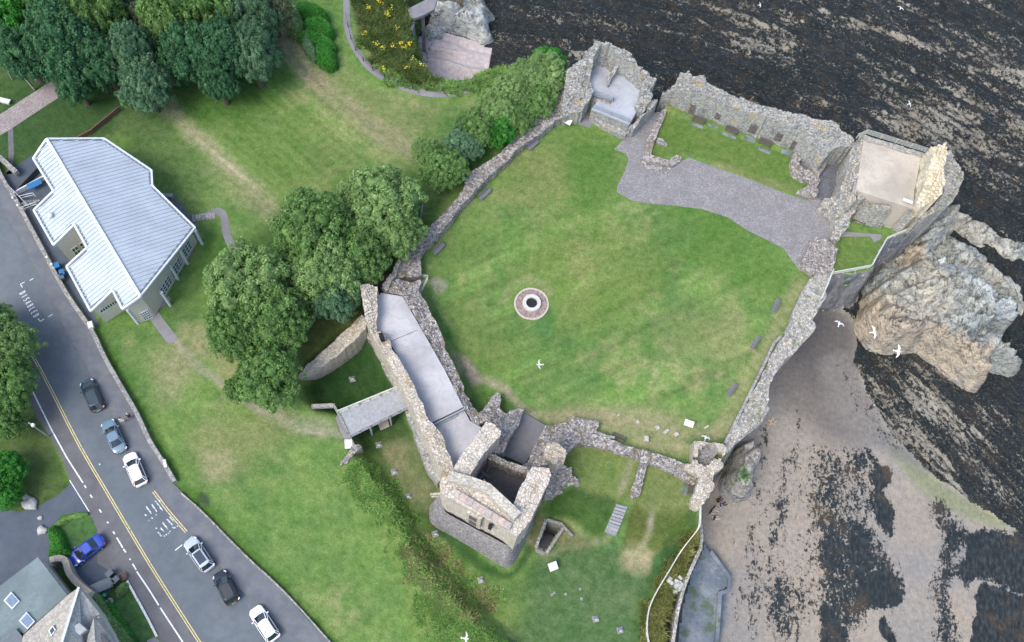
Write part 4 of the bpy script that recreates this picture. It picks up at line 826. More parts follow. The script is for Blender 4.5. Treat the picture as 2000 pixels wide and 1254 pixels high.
for i in range(12):
    t = i/12; A = P(1674+t*46, 392+t*50, 4.4-4.2*t); B = P(1694+t*42, 388+t*46, 4.4-4.2*t); d = (P(1720, 442, 1)-P(1674, 392, 4)); d = d/np.linalg.norm(d)*.55
    b.prism([tuple(A), tuple(A+d), tuple(B+d), tuple(B)], -.1, 4.4-4.2*t)
b.build('stair', M_rub, kt)
railing('railing', [(1690, 262), (1806, 298)], 6.1, M_rail, kt, 1.1, 5, .02); railing('railing', [(1672, 270), (1690, 262)], 5.6, M_rail, kt, 1.1, 3, .03)
b = MB(); b.bar((*P(1761, 392, 6.1), 6.5), (*P(1780, 399, 6.1), 6.5), .5, .08); b.build('information_panel', M_white, kt)
rt('gate_ruin', 'jagged grey masonry lumps of a ruined gateway south west of the corner tower', 'ruin', [(1612, 388, 1.8), (1628, 386, 2), (1640, 396, 3), (1676, 390, 3.6), (1672, 410, 3), (1660, 432, 2), (1652, 448, 1.6), (1640, 470, 1.4), (1622, 466, 1.2), (1628, 440, 1.6), (1630, 420, 1.6), (1605, 412, 1.2), (1600, 404, 1.3)], -.3, M_sea, cell=.34, amp=.7, rag=.7, seed=6)
rt('rubble_mound', 'broad rough rubble platform between the gravel yard and the small eastern terrace', 'ruin', [(1586, 468, .9), (1600, 462, 1.2), (1618, 470, 1.3), (1637, 488, 1.3), (1630, 512, 1.2), (1622, 538, 1), (1606, 540, .9), (1588, 536, .8), (1572, 528, .6), (1562, 520, .5), (1574, 495, .7)], -.3, M_rub, cell=.28, amp=.45, seed=11)
# east sea wall
es = thing('sea_wall', 'long battered stone sea wall between the court lawn and the beach', 'sea wall', P3(1500, 720, 0))
ruin('wall', [(1592, 535, 1.1), (1620, 538, 1.1), (1612, 580, 1), (1596, 604, .9), (1588, 628, .8), (1596, 640, .7), (1570, 668, .7), (1548, 690, .6), (1532, 706, .6), (1512, 735, .6), (1500, 765, .5), (1499, 790, .4), (1480, 828, .4), (1450, 850, .5), (1420, 885, .7), (1408, 878, .8), (1430, 842, .7), (1455, 795, .7), (1486, 735, .8), (1522, 668, .8), (1535, 650, .8), (1552, 600, .9), (1570, 560, .9)], -9.5, M_sea, es, cell=.36, amp=.35, rag=.5, seed=21)
def parapet(px, z, w, h, m, parent, name='coping'):
    L = PL(px, z); b = MB(); a = offset(L, w/2); c = offset(L, -w/2)
    for i in range(len(L)-1): b.prism([a[i], a[i+1], c[i+1], c[i]], z-.1, z+h)
    return b.build(name, m, parent)
parapet([(1566, 572), (1545, 628), (1532, 652)], .4, .35, .5, M_capst, es); parapet([(1524, 658), (1510, 672), (1480, 735), (1448, 800), (1414, 868)], .4, .35, .5, M_capst, es)
parapet([(1495, 796), (1478, 826), (1440, 856), (1425, 868)], -.3, .9, .6, M_capst, es)
# tower-stair at the south east corner
se = thing('stair_turret', 'broken corner turret with fanned spiral steps where sea wall and south wall meet', 'ruined turret', P3(1385, 900, 0))
ruin('wall', [(1356, 860, 2), (1372, 860, 2), (1390, 866, 1.6), (1412, 868, 1.6), (1418, 878, 1.6), (1412, 892, 1.6), (1404, 900, 1.6), (1412, 904, 1.4), (1410, 914, 1.2), (1395, 925, 1.2), (1394, 940, 1.2), (1398, 952, .9), (1384, 965, 1), (1372, 985, 1), (1362, 998, .9), (1349, 992, 1), (1352, 970, 1.4), (1362, 945, 1.6), (1368, 928, 1.8), (1335, 918, 1.6), (1338, 905, 1.7), (1350, 905, 1.9), (1352, 885, 2)],
     -9, M_cream, se, cell=.3, amp=.45, rag=.4, seed=14, holes=[[(1362, 880, 1.6), (1376, 871, 1.6), (1400, 874, 1.6), (1406, 886, 1.6), (1392, 900, 1.6), (1380, 912, 1.6), (1355, 900, 1.6)]])
b = MB(); C0 = P(1392, 896, 1)
for i in range(8):
    a0 = math.radians(200-18*i); a1 = a0-math.radians(18); r = 2.1
    b.prism([tuple(C0), (C0[0]+r*math.cos(a0), C0[1]+r*math.sin(a0)), (C0[0]+r*math.cos(a1), C0[1]+r*math.sin(a1))], -.4, .15+.13*i)
b.build('stair', M_capst, se); b = MB(); b.prism(PL([(1360, 882), (1392, 884), (1400, 900), (1380, 914), (1353, 902)], .0), -1, -.02+.06); b.build('floor', M_ltpath, se)
# south wall and spur
sw_ = thing('curtain_wall', 'crenellated low grey wall along the southern edge of the court lawn', 'castle wall', P3(1260, 890, 0))
ruin('wall', [(1128, 868, .9), (1140, 845, 1), (1166, 848, 1), (1186, 855, .9), (1212, 866, 1), (1238, 876, .9), (1255, 878, .6), (1270, 886, .7), (1290, 888, 1), (1316, 898, 1), (1338, 908, 1), (1342, 925, .9), (1362, 935, .9), (1354, 946, .4), (1336, 938, .6), (1312, 922, .8), (1285, 910, .9), (1262, 905, .5), (1245, 900, .4), (1232, 892, .9), (1195, 882, .9), (1160, 872, .8)], -.9, M_rub, sw_, cell=.28, amp=.3, seed=15)
parapet([(1163, 845), (1184, 853), (1200, 856)], .7, .3, .35, M_capst, sw_)
rt('spur_wall', 'narrow stone spur wall projecting south from the crenellated wall', 'low wall', [(1252, 877, 1.3), (1272, 881, 1.3), (1266, 900, 1.2), (1260, 930, 1.0), (1254, 950, .9), (1251, 968, .7), (1240, 970, .6), (1230, 977, .4), (1232, 962, .7), (1242, 930, 1), (1250, 900, 1.2)], -.9, M_rub, cell=.28, amp=.25, seed=5)
# ------------------------------------------------------------------ gatehouse and entrance range
gt = thing('gatehouse_tower', 'tall square fore tower of warm cream ashlar on a dark sloping plinth', 'castle tower', P3(940, 1010, -3))
HG = 10.0
ruin('wall', [(949, 822, HG), (962, 828, HG), (978, 842, HG), (980, 850, 9.8), (968, 858, 9.8), (945, 888, HG), (914, 934, HG), (895, 938, HG), (876, 934, HG), (882, 922, HG), (905, 882, HG), (920, 866, HG)], -3.4, M_ashlar, gt, cell=.42, amp=.18, rag=.2, seed=31)
ruin('wall', [(880, 926, HG, 9.4), (915, 937, HG, 9.3), (953, 952, HG, 9.3), (975, 968, HG, 9.3), (996, 985, HG, 9.3), (1009, 1008, HG, 9.4), (1030, 1010, HG, 9.6), (1032, 1024, 9.6), (1008, 1049, 9.4), (994, 1038, 9.4), (980, 1028, 9.4), (930, 1000, 9.4), (897, 984, 9.4), (866, 969, 9.4), (858, 948, 9.6), (866, 932, HG)], -3.4, M_ashlar, gt, cell=.40, amp=.12, rag=.12, seed=32,
     zfun=lambda x, y, H: H)
ruin('wall', [(1036, 912, 9.4), (1060, 914, 9.4), (1077, 918, 9.2), (1072, 940, 9.6), (1062, 962, 9.6), (1044, 1000, 9.6), (1036, 1020, 9.6), (1018, 1024, 9.6), (998, 992, 9.6), (1010, 965, 9.6), (1022, 940, 9.6)], -3.4, M_ashlar, gt, cell=.40, amp=.25, rag=.25, seed=33)
b = MB()   # raised inner parapet, wall-walk coping slabs
a = PL([(876, 929), (915, 940), (953, 954), (982, 981), (1011, 1009)], 10.5); o1 = offset(a, .55); o2 = offset(a, -.55)
for i in range(len(a)-1): b.prism([o1[i], o1[i+1], o2[i+1], o2[i]], 9, 10.75+.1*(i % 2))
b.build('parapet', stone('pale_weathered_coping', [(.40, .38, .32), (.52, .50, .43), (.58, .56, .50)], 1.6, 1, joint=.3), gt)
for i in range(9):
    x = 889+i*12.4; y = 957+i*7.7; q = [(x, y-3), (x+12, y+4.4), (x+6.5, y+17), (x-5.5, y+9.6)]; b = MB(); b.prism(PL(q, 9.9), 9.2, 9.86+.05*(i % 3)); b.build('coping_slab', plain('coping_slab_%d' % (i % 3), [(.40, .35, .31), (.44, .36, .32), (.34, .32, .30)][i % 3], .9, var=.25), gt)
b = MB(); b.tube((*P(862, 962, 8), 7.6), (*P(840, 964, 8), 7.6), .16, .13, 6); b.tube((*P(862, 966, 8), 7.4), (*P(842, 968, 8), 7.4), .12, .1, 6); b.build('water_spout', M_cream, gt)
b = MB(); b.bar((*P(945, 940, 9), 9.6), (*P(954, 952, 10), 10.6), .14); b.build('bracket', plain('brass', (.55, .40, .12), .5), gt)
# plinth
zi = .2; bot = [(838, 990), (838, 1014), (850, 1030), (880, 1047), (916, 1068), (948, 1088), (976, 1106), (990, 1110), (1005, 1100), (1018, 1076), (1026, 1058), (1040, 1030), (1046, 1005)]
ft = [(857, 962), (862, 985), (866, 1002), (899, 1021), (930, 1038), (956, 1051), (980, 1064), (994, 1070), (1002, 1064), (1012, 1044), (1024, 1024), (1034, 1004), (1040, 985)]
BT = [(*P(x, y, -3), -3.15) for x, y in smooth(bot, 3, False)]
FT = [(*(P(950, 1010, 1.7)*.05+P(x, y-2, 1.7)*.95), 1.9) for x, y in smooth(ft, 3, False)]; n = len(BT); MID = [tuple(np.array(BT[i])*.5+np.array(FT[i])*.5+np.array([0, 0, .25])) for i in range(n)]
npmesh('plinth', BT+MID+FT, [(i, i+1, n+i+1, n+i) for i in range(n-1)]+[(n+i, n+i+1, 2*n+i+1, 2*n+i) for i in range(n-1)], M_plinth, gt)
# windows on the front
A = P(866, 969, 9.4); B = P(1008, 1049, 9.4)
for q, nm in (([(919, 1001), (934, 1008), (932, 1024)], 'window'), ([(956, 1022), (962, 1025), (961, 1033)], 'arrow_slit')):
    s0, z1 = vplane(*q[0], A, B); s1, _ = vplane(*q[1], A, B); _, z0 = vplane(*q[2], A, B)
    if nm == 'window':
        b = MB(); wallrect(b, A, B, s0-.35, s1+.5, z0-.5, z1+.4, .30, .5); f = b.build('window_surround', M_cream, gt)
        b = MB(); wallrect(b, A, B, s0, s1, (z0+z1)/2+.3, z1, .34, .3); b.build('window', M_dark, gt)
        b = MB(); wallrect(b, A, B, s0, s1, z0, (z0+z1)/2-.25, .34, .3); b.build('window', M_dark, gt)
    else:
        b = MB(); wallrect(b, A, B, s0, s1, z0, z1, .24, .3); b.build('arrow_slit', M_blk, gt)
# floor and timber gallery inside the tower
b = MB(); b.prism(PL([(958, 892), (1026, 930), (998, 1000), (915, 945), (925, 920)], 2.5), -3, 2.5); b.build('interior_floor', plain('dark_floor', (.10, .10, .115), .8), gt)
b = MB()
def gal(p, q, z):
    A, B = P(*p, z), P(*q, z); b.bar((*A, z+1), (*B, z+1), .08); m_ = int(np.linalg.norm(B-A)/.3)
    for i in range(m_+1): c = A+(B-A)*i/m_; b.bar((*c, z), (*c, z+1), .05)
gal((964, 904), (1012, 932), 2.5); gal((964, 904), (950, 925), 2.5); gal((936, 922), (956, 936), 2.5); gal((948, 928), (930, 945), 2.5)
b.build('balustrade', plain('black_timber_rail', (.22, .21, .20)), gt)
ruin('inner_wall', [(952, 888, 6), (966, 886, 6.4), (985, 896, 6), (1005, 905, 5.6), (1030, 912, 6), (1036, 925, 6), (1012, 924, 5.4), (990, 915, 5), (958, 900, 5.6)], -2, M_rub, gt, cell=.3, amp=.4, seed=22)
# vaulted chamber beside the tower
vc = thing('roofless_chamber', 'open roofless chamber with a smooth dark floor between thick rubble walls', 'ruin', P3(1020, 870, 0))
b = MB(); b.prism(PL([(1023, 806), (1068, 832), (1025, 908), (980, 888)], .6), -.3, .6); b.build('chamber_floor', M_slab2, vc)
ruin('wall', [(942, 804, 2.6), (958, 778, 1.8), (968, 766, 1.4), (980, 768, 1.4), (978, 780, 1.6), (974, 800, 2), (988, 812, 2.2), (1000, 802, 2), (1012, 797, 1.8), (1024, 800, 1.8), (1010, 832, 3), (996, 855, 4), (984, 884, 4.6), (966, 890, 5), (958, 870, 5.4), (978, 848, 5), (968, 832, 4.4), (950, 822, 4), (935, 830, 3.4), (930, 812, 3.2)], -.5, M_rub, vc, cell=.3, amp=.5, seed=41)
ruin('wall', [(1067, 832, 1.6), (1080, 832, 1.6), (1100, 824, 1.4), (1120, 814, 1.3), (1140, 816, 1.2), (1170, 824, 1.0), (1164, 845, 1), (1138, 848, 1.2), (1130, 866, 1.4), (1110, 880, 2), (1100, 890, 3), (1088, 905, 4), (1060, 910, 4.6), (1030, 918, 4.6), (1012, 906, 4), (1028, 906, 3.2), (1046, 870, 2.4)], -.9, M_rub, vc, cell=.3, amp=.4, seed=42)
ruin('broken_turret', [(1066, 864, 6), (1085, 866, 6.6), (1100, 876, 6.4), (1108, 886, 6), (1102, 906, 5.4), (1090, 912, 5), (1072, 905, 5.6), (1060, 890, 5.6)], -1, M_cream, vc, cell=.4, amp=.9, rag=.7, seed=43)
ruin('fallen_masonry', [(1076, 915, 3), (1100, 905, 3.6), (1118, 912, 3.2), (1120, 930, 1.6), (1132, 940, .4), (1128, 948, .2), (1112, 945, 0), (1108, 962, -1), (1085, 970, -1), (1062, 972, -.5), (1066, 955, 2), (1072, 935, 3)], -3.2, M_rub, vc, cell=.34, amp=.5, rag=.6, seed=44)
# long entrance range
er = thing('entrance_range', 'long range with a smooth pale grey roof between a ragged west wall and rubble', 'castle range', P3(820, 740, 0))
b = MB(); b.prism(PL([(744, 572), (786, 579), (804, 610), (826, 648), (868, 722), (905, 795), (842, 826), (815, 775), (788, 715), (759, 665), (732, 650), (730, 590)], 4.6), 2, 4.6); b.build('roof_slab', M_slab, er)
b = MB(); b.prism(PL([(842, 828), (905, 798), (918, 822), (940, 835), (888, 930), (868, 880)], 3.9), 1, 3.9); b.build('lower_roof_slab', M_slab, er)
b = MB(); b.bar((*P(838, 833, 4.6), 4.45), (*P(908, 798, 4.6), 4.45), .18, .3); b.bar((*P(846, 832, 4.1), 4.05), (*P(892, 809, 4.1), 4.05), .5, .22); b.build('roof_step', M_railg, er)
b = MB(); b.bar((*P(760, 668, 4.6), 4.605), (*P(815, 645, 4.6), 4.605), .06, .03); b.build('roof_joint', M_dark, er)
ruin('wall', [(703, 560, 7.4), (716, 553, 7.4), (736, 560, 6.4), (737, 585, 6.2), (738, 615, 6.2), (736, 648, 5.8), (755, 655, 5.4), (765, 680, 6.0), (780, 700, 6.8), (800, 738, 6.8), (818, 775, 6.8), (840, 822, 6.6), (856, 838, 6.2), (868, 862, 6), (874, 882, 6), (884, 905, 6.4), (884, 925, 7), (866, 940, 7), (850, 895, 6.2), (828, 850, 6.4), (800, 790, 6.6), (778, 742, 6.6), (748, 690, 5.8), (720, 640, 6.4), (710, 600, 7)], -3.4, M_cream, er, cell=.32, amp=.32, rag=.3, seed=51)
ruin('wall_foot', [(712, 632, .4), (722, 640, .6), (748, 690, .8), (775, 745, .8), (805, 805, .8), (835, 870, .8), (862, 935, .6), (853, 946, -.6), (838, 925, -.6), (815, 870, -.6), (790, 800, -.6), (762, 745, -.6), (735, 690, -.4), (712, 650, 0)], -3.4, M_north, er, cell=.3, amp=.15, seed=52)
ruin('wall', [(786, 575, 4.4), (800, 560, 3.8), (812, 550, 3.4), (822, 548, 3.2), (818, 570, 3.6), (830, 590, 3.6), (842, 612, 3.6), (856, 640, 3.6), (868, 668, 3.4), (868, 682, 3.4), (885, 710, 3.4), (896, 735, 3.4), (910, 770, 3.4), (925, 795, 3.2), (936, 812, 3.2), (938, 834, 3.6), (922, 824, 4), (906, 796, 4.4), (888, 762, 4.5), (866, 719, 4.5), (845, 682, 4.5), (824, 644, 4.5), (803, 608, 4.5), (788, 582, 4.5)], -.4, M_rub, er, cell=.3, amp=.3, rag=.4, seed=53)
ruin('gate_arch', [(760, 552, 3.4), (775, 545, 2.8), (790, 548, 2.4), (808, 552, 2.6), (812, 566, 3), (798, 582, 4.4), (786, 577, 4.6), (768, 572, 4.4), (748, 572, 4.5), (745, 562, 4)], -.4, M_rub, er, cell=.3, amp=.35, seed=54)
b = MB(); b.box((*P(746, 660, 6), 6.2), (.9, .45, 1.0), rz=math.radians(-60)); b.build('flue', M_blk, er)
rt('gate_wall', 'narrow broken wall head descending from the range to the curtain wall', 'castle wall', [(745, 558, 4.2), (752, 552, 3.6), (766, 532, 2.6), (776, 506, 2.4), (784, 506, 2.4), (776, 530, 2.6), (764, 552, 3.8), (756, 570, 4.6)], -.5, M_cream, cell=.28, amp=.3, seed=55)
sheet('gateway_paving', [(690, 580), (712, 560), (728, 540), (762, 535), (770, 545), (740, 565), (720, 575)], .006, M_red)
sheet('gate_passage', [(760, 548), (768, 538), (826, 545), (826, 556), (812, 572), (780, 570)], .009, M_dkgravel)
tag(railing('handrail', [(787, 541), (837, 545), (819, 582)], .0, M_rail, None, 1.1, 2, .04, 1.6), 'white tubular handrail turning the corner at the gate passage steps', 'handrail')
# curved bank wall
cwp = [(578, 738, .1), (600, 712, .5), (640, 678, 1.0), (675, 645, 1.6), (708, 614, 2.4), (716, 628, 2.4), (714, 642, 2.2), (690, 668, 1.5), (655, 698, .9), (620, 722, .4), (592, 736, .1)]
rt('curved_bank_wall', 'curved tapering stone wall sweeping across the moat from the entrance range', 'castle wall', cwp, -3.3, M_cream, cell=.3, amp=.1, rag=.15, seed=61)
# footbridge
fb_ = thing('footbridge', 'grey timber footbridge with rail posts crossing the moat to the entrance', 'footbridge', P3(720, 800, -3))
DK = [(661, 807), (783, 757), (800, 796), (684, 854)]
D3 = PL(DK, .5); b = MB(); b.prism(D3, .3, .5)
for t in np.arange(.01, 1, .028):
    p = [np.array(D3[0])*(1-t)+np.array(D3[1])*t, np.array(D3[3])*(1-t)+np.array(D3[2])*t]; b.bar((*p[0], .505), (*p[1], .505), .13, .03)
b.build('deck', M_wood, fb_)
for a, c in ((0, 1), (3, 2)):
    A, B = np.array(D3[a]), np.array(D3[c]); b = MB(); b.bar((*A, 1.5), (*B, 1.5), .14, .1); b.bar((*A, 1.05), (*B, 1.05), .08); b.bar((*A, .55), (*B, .55), .16, .2); b.build('handrail', M_rail if a == 0 else M_wood, fb_)
    for i in range(7): q = A+(B-A)*(i/6); b = MB(); b.bar((*q, -3.2 if i in (2, 4) else .2), (*q, 1.5), .12 if i not in (2, 4) else .2); b.build('post', M_wood, fb_)
bw = thing('bridge_abutment', 'low capped wall ends turning away from the outer end of the footbridge', 'wall', P3(655, 810, 0))
parapet([(609, 795), (651, 793)], .3, .5, .4, M_capst, bw); parapet([(651, 790), (661, 808), (682, 852), (692, 872)], .3, .3, .35, M_capst, bw)
ruin('wing_wall', [(664, 904, .6), (688, 868, .8), (702, 866, .6), (708, 874, .3), (690, 888, .3), (678, 904, 0), (664, 910, .2)], -2.5, M_rub, bw, cell=.25, amp=.12)
sheet('bridge_threshold', [(655, 816), (661, 808), (684, 855), (676, 862), (664, 842)], .02, M_concpath)
# underground entrance with steps
ue = thing('mine_entrance', 'sunken stone stairwell opening with dark steps and a wing wall on the lower lawn', 'stairwell', P3(1075, 1045, -3))
q = [np.array(x) for x in PITQ]; b = MB()
for i, j, k0 in ((0, 1, 1), (1, 2, 1), (3, 0, 1)):
    A, B = q[i], q[j]; t = (B-A)/np.linalg.norm(B-A); nrm = np.array([t[1], -t[0]]); c = (q[0]+q[1]+q[2]+q[3])/4
    if (c-A)@nrm > 0: nrm = -nrm
    b.prism([tuple(A-t*.1), tuple(B+t*.1), tuple(B+t*.1+nrm*.35), tuple(A-t*.1+nrm*.35)], -7.5, -2.45)
b.build('wall', M_capst, ue)
b = MB()
for i in range(9):
    t0, t1 = i/9*.75, (i+1)/9*.75; a0 = q[3]+(q[0]-q[3])*t0; a1 = q[3]+(q[0]-q[3])*t1; c0 = q[2]+(q[1]-q[2])*t0; c1 = q[2]+(q[1]-q[2])*t1
    b.prism([tuple(a0), tuple(a1), tuple(c1), tuple(c0)], -8, -3.25-.32*i)
b.prism([tuple(x) for x in q], -8.2, -7.0); b.build('steps', plain('dark_steps', (.07, .07, .08)), ue)
parapet([(1094, 1022), (1118, 1048)], -2.6, .3, .3, M_capst, ue, 'wing_wall')
sheet('stairwell_threshold', [(1045, 1070), (1066, 1079), (1060, 1085), (1046, 1078)], -2.9, M_concpath)
# stone stair between the lawns
ls = thing('stone_stair', 'broad flight of nine weathered stone steps up to the upper lawn', 'steps', P3(1203, 1015, -3))
A0, A1, B0, B1 = (1204, 984), (1226, 990), (1181, 1038), (1203, 1047)
for i in range(9):
    t0, t1 = i/9, (i+1)/9; _g = G((A0[0]+A1[0])/2-2.5*i, 987+(1042-987)*t0, -1.5)[2]; z = _g+.22; f = lambda a, c, t: (a[0]+(c[0]-a[0])*t, a[1]+(c[1]-a[1])*t)
    b = MB(); b.prism(PL([f(A0, B0, t0), f(A1, B1, t0), f(A1, B1, t1-.02), f(A0, B0, t1-.02)], z), z-.8, z); b.build('step', plain('step_stone_%d' % (i % 2), [(.22, .25, .28), (.29, .28, .27)][i % 2], .85, var=.25, scale=5), ls)
# ------------------------------------------------------------------ visitor centre
RA, RB = P(91, 271.5, 7.6), P(274, 579, 7.6); rt_ = (RB-RA)/np.linalg.norm(RB-RA); rn = np.array([-rt_[1], rt_[0]])
def rz_(x, y): return 7.6-.36*abs((np.array([x, y])-RA)@rn)
def onroof(px, py):
    z = 6
    for _ in range(25): p = P(px, py, z); z = .5*z+.5*rz_(*p)
    return (p[0], p[1], z)
vcen = thing('visitor_centre', 'white ribbed metal roofed visitor centre with cream walls standing beside the road', 'building', P3(225, 440, 0))
LS = [(91, 271.5), (65, 310), (104.5, 373.6), (66, 411), (104.5, 479), (145, 439), (170, 484), (130, 521), (177, 608), (220, 567), (239, 604), (274, 579)]
RS = [(91, 271.5), (203, 270.6), (296, 333), (297.6, 363), (381, 445), (274, 579)]
def poly_clip_lines(poly, o, d, nrm, c):
    """intervals of the line {p: (p-o)@nrm = c} inside the polygon, as parameters along d"""
    t = []
    for i in range(len(poly)):
        a = np.array(poly[i][:2])-o; b_ = np.array(poly[(i+1) % len(poly)][:2])-o; fa, fb2 = a@nrm-c, b_@nrm-c
        if (fa > 0) != (fb2 > 0): k = fa/(fa-fb2); t.append(float((a+(b_-a)*k)@d))
    t.sort(); return list(zip(t[::2], t[1::2]))
rb = MB()
for S in (LS, RS):
    W3 = [onroof(*q) for q in S]; n = len(W3)
    if S is LS: sg = np.sign((np.array(W3[2][:2])-RA)@rn)
    else: sg = np.sign((np.array(W3[2][:2])-RA)@rn)
    W3[0] = (RA[0], RA[1], 7.6); W3[-1] = (RB[0], RB[1], 7.6)
    rb.prism([w[:2] for w in W3], [w[2]-.22 for w in W3], [w[2] for w in W3])
    LR = np.linalg.norm(RB-RA); c = .3
    while c < LR+12:
        for t0, t1 in poly_clip_lines(W3, RA, rn*sg, rt_, c):
            if t1-t0 < .2: continue
            a = RA+rt_*c+rn*sg*(t0+.05); e = RA+rt_*c+rn*sg*(t1-.03)
            rb.bar((*a, rz_(*a)+.03), (*e, rz_(*e)+.03), .10, .16)
        c += .56
    if S is RS: RW = W3
    else: LW = W3
roof = rb.build('roof', M_roofw, vcen)
rc = MB(); rc.bar((*RA, 7.68), (*RB, 7.68), .38, .16); rc.build('ridge_cap', M_trim, roof)
rg_ = MB()
for W3 in (LW, RW):
    for i in range(len(W3)-1): rg_.bar(W3[i], W3[i+1], .26, .24)
rg_.build('gutter', M_trim, roof); gc_ = MB()
for W3 in (LW, RW):
    cc_ = np.mean([w[:2] for w in W3], 0); n_ = len(W3)
    for i in range(n_-1):
        a, c = np.array(W3[i]), np.array(W3[i+1]); d = (c-a)[:2]; d = d/np.linalg.norm(d); nn = np.array([-d[1], d[0]]); m_ = (a+c)[:2]/2
        if sdist([w[:2] for w in W3], np.array([m_[0]+nn[0]*.3]), np.array([m_[1]+nn[1]*.3]), 30)[0] < 0: nn = -nn
        p, q = a[:2]+nn*.27+d*.25, c[:2]+nn*.27-d*.25; gc_.bar((*p, rz_(*p)+.06), (*q, rz_(*q)+.06), .17, .1)
gc_.build('gutter_channel', plain('dark_gutter', (.12, .15, .18)), roof)
inner = []
allp = [w for w in LW]+[w for w in RW[::-1]][1:-1]
cen = np.mean([w[:2] for w in allp], 0)
def inset(w, k=.93): p = cen+(np.array(w[:2])-cen)*k; return (p[0], p[1])
wp = [inset(w, .94) for w in allp]
b = MB(); b.prism(wp, -.1, [rz_(*p)-.25 for p in wp]); b.build('wall', M_render, vcen)
def vwin(A, B, s0, s1, z0, z1, cols, rows, m=M_glass, parent=vcen, out=.05, name='window'):
    b = MB(); wallrect(b, A, B, s0, s1, z0, z1, out, .1); f = b.build(name, m, parent); b = MB()
    for i in range(cols+1): s = s0+(s1-s0)*i/cols; wallrect(b, A, B, s-.05, s+.05, z0, z1, out+.05, .08)
    for j in range(rows+1): z = z0+(z1-z0)*j/rows; wallrect(b, A, B, s0-.05, s1+.05, z-.05, z+.05, out+.06, .08)
    b.build('frame', M_trim, f); return f
# south east front
A, B = np.array(inset(RW[5], .94)), np.array(inset(RW[4], .94)); LEN = np.linalg.norm(B-A)
hB = rz_(*B)-.4
for i in range(3): vwin(A, B, 2.6+i*2.7, 4.9+i*2.7, .7, min(2.7, hB), 4, 3)
A2, B2 = np.array(inset(LW[-2], .94)), np.array(inset(RW[5], .94)); L2 = np.linalg.norm(B2-A2)
vwin(A2, B2, L2*.45, L2*.88, .1, 2.4, 4, 4, name='glazed_door')
A3, B3 = np.array(wp[LS.index((177, 608))]), np.array(wp[LS.index((220, 567))]); L3 = np.linalg.norm(B3-A3)
vwin(A3, B3, .4, L3-.3, 2.7, 3.6, 8, 1)
A4, B4 = np.array(wp[LS.index((104.5, 479))]), np.array(wp[LS.index((145, 439))]); L4 = np.linalg.norm(B4-A4)
vwin(A4, B4, .3*L4, .55*L4, 1.0, 2.8, 2, 2); vwin(A4, B4, .65*L4, .9*L4, 1.0, 2.8, 2, 2)
for x, y, z in ((381, 450, 3.9), (351, 489, 3.9), (332, 520, 3.9), (315, 571, 4.2), (248, 604, 4.6)):
    p = P(x, y, z); b = MB(); b.tube((*p, 0), (*p, z), .2, .2, 12); b.build('column', M_trim, vcen)
p = onroof(100, 424); b = MB(); b.tube((p[0], p[1], p[2]-.1), (p[0], p[1], p[2]+.6), .28, .28, 10); b.tube((p[0], p[1], p[2]+.6), (p[0], p[1], p[2]+.75), .38, .2, 10); b.build('roof_vent', M_trim, roof)
tag(railing('entrance_railing', [(27, 374), (62, 410)], .3, M_steel, None, 1.1, 3, .03), 'steel railing at the roadside end of the sunken yard', 'railing')
stp = thing('yard_steps', 'railed flight of pale steps down beside the white roofed building', 'steps', P3(60, 395, 0))
for i in range(6):
    b = MB(); q = P(48+i*4.5, 401-i*1.0, 0); b.box((*q, .55-.09*i), (.25, 1.1, .12), rz=math.radians(-38)); b.build('step', M_capst, stp)
railing('handrail', [(44, 390), (70, 384)], .5, M_trim, stp, 1, 2, .03); railing('handrail', [(50, 411), (74, 402)], .5, M_trim, stp, 1, 2, .03)
bp = MB(); a, c = P(28, 378, .6), P(88, 345, .6); bp.bar((*a, .5), (*c, .5), .16, .9); tag(bp.build('barrier', M_trim), 'white barrier rail across the sunken yard above the steps', 'barrier')
tarp = MB(); a, c = P(54, 366, 1), P(80, 353, 1); tarp.bar((*a, .95), (*c, .95), .9, .16); tag(tarp.build('blue_cover', M_bin), 'blue cover lying along the white barrier rail', 'cover')
def wheelie(px, py, m, label, ang, group=None):
    g = G(px, py); t = thing('wheelie_bin', label, 'bin', (g[0], g[1], g[2]), ang, group)
    b = MB(); b.add([(-.26, -.3, .08), (.26, -.3, .08), (.26, .3, .08), (-.26, .3, .08), (-.3, -.36, 1), (.3, -.36, 1), (.3, .36, 1), (-.3, .36, 1)], [(3, 2, 1, 0), (4, 5, 6, 7), (0, 1, 5, 4), (1, 2, 6, 5), (2, 3, 7, 6), (3, 0, 4, 7)]); b.build('bin_body', m, t, True)
    b = MB(); b.prism([(-.32, -.4), (.32, -.4), (.32, .34), (-.32, .34)], 1.004, 1.07); b.bar((-.28, .4, 1.02), (.28, .4, 1.02), .05); b.build('lid', m, t, True)
    for s in (-1, 1): b = MB(); b.tube((s*.28, .34, .1), (s*.33, .34, .1), .1, .1, 10); b.build('wheel', M_blk, t, True)
wheelie(116, 524, M_bin, 'dark blue wheelie bin nearest the building in the sunken yard', .5); wheelie(126, 538, M_bin, 'bright blue wheelie bin beside the roadside wall', .55)
wheelie(125, 546, M_binb, 'grey wheelie bin at the end of the row by the roadside wall', .6)
wheelie(219, 1122, M_binb, 'grey wheelie bin closest to the house drive entrance', -.6); wheelie(231, 1134, M_binb, 'blue grey wheelie bin next to the round planter', -.6); wheelie(222, 1140, M_binb, 'blue grey wheelie bin against the long storage box', -.6)
b = MB(); q = G(202, 1147); b.box((q[0], q[1], .45), (2.4, 1.1, .9), rz=math.radians(33)); b.box((q[0], q[1], .93), (2.5, 1.2, .06), rz=math.radians(33)); tag(b.build('storage_box', M_binb), 'long grey lidded storage box beside the wheelie bins', 'storage box')
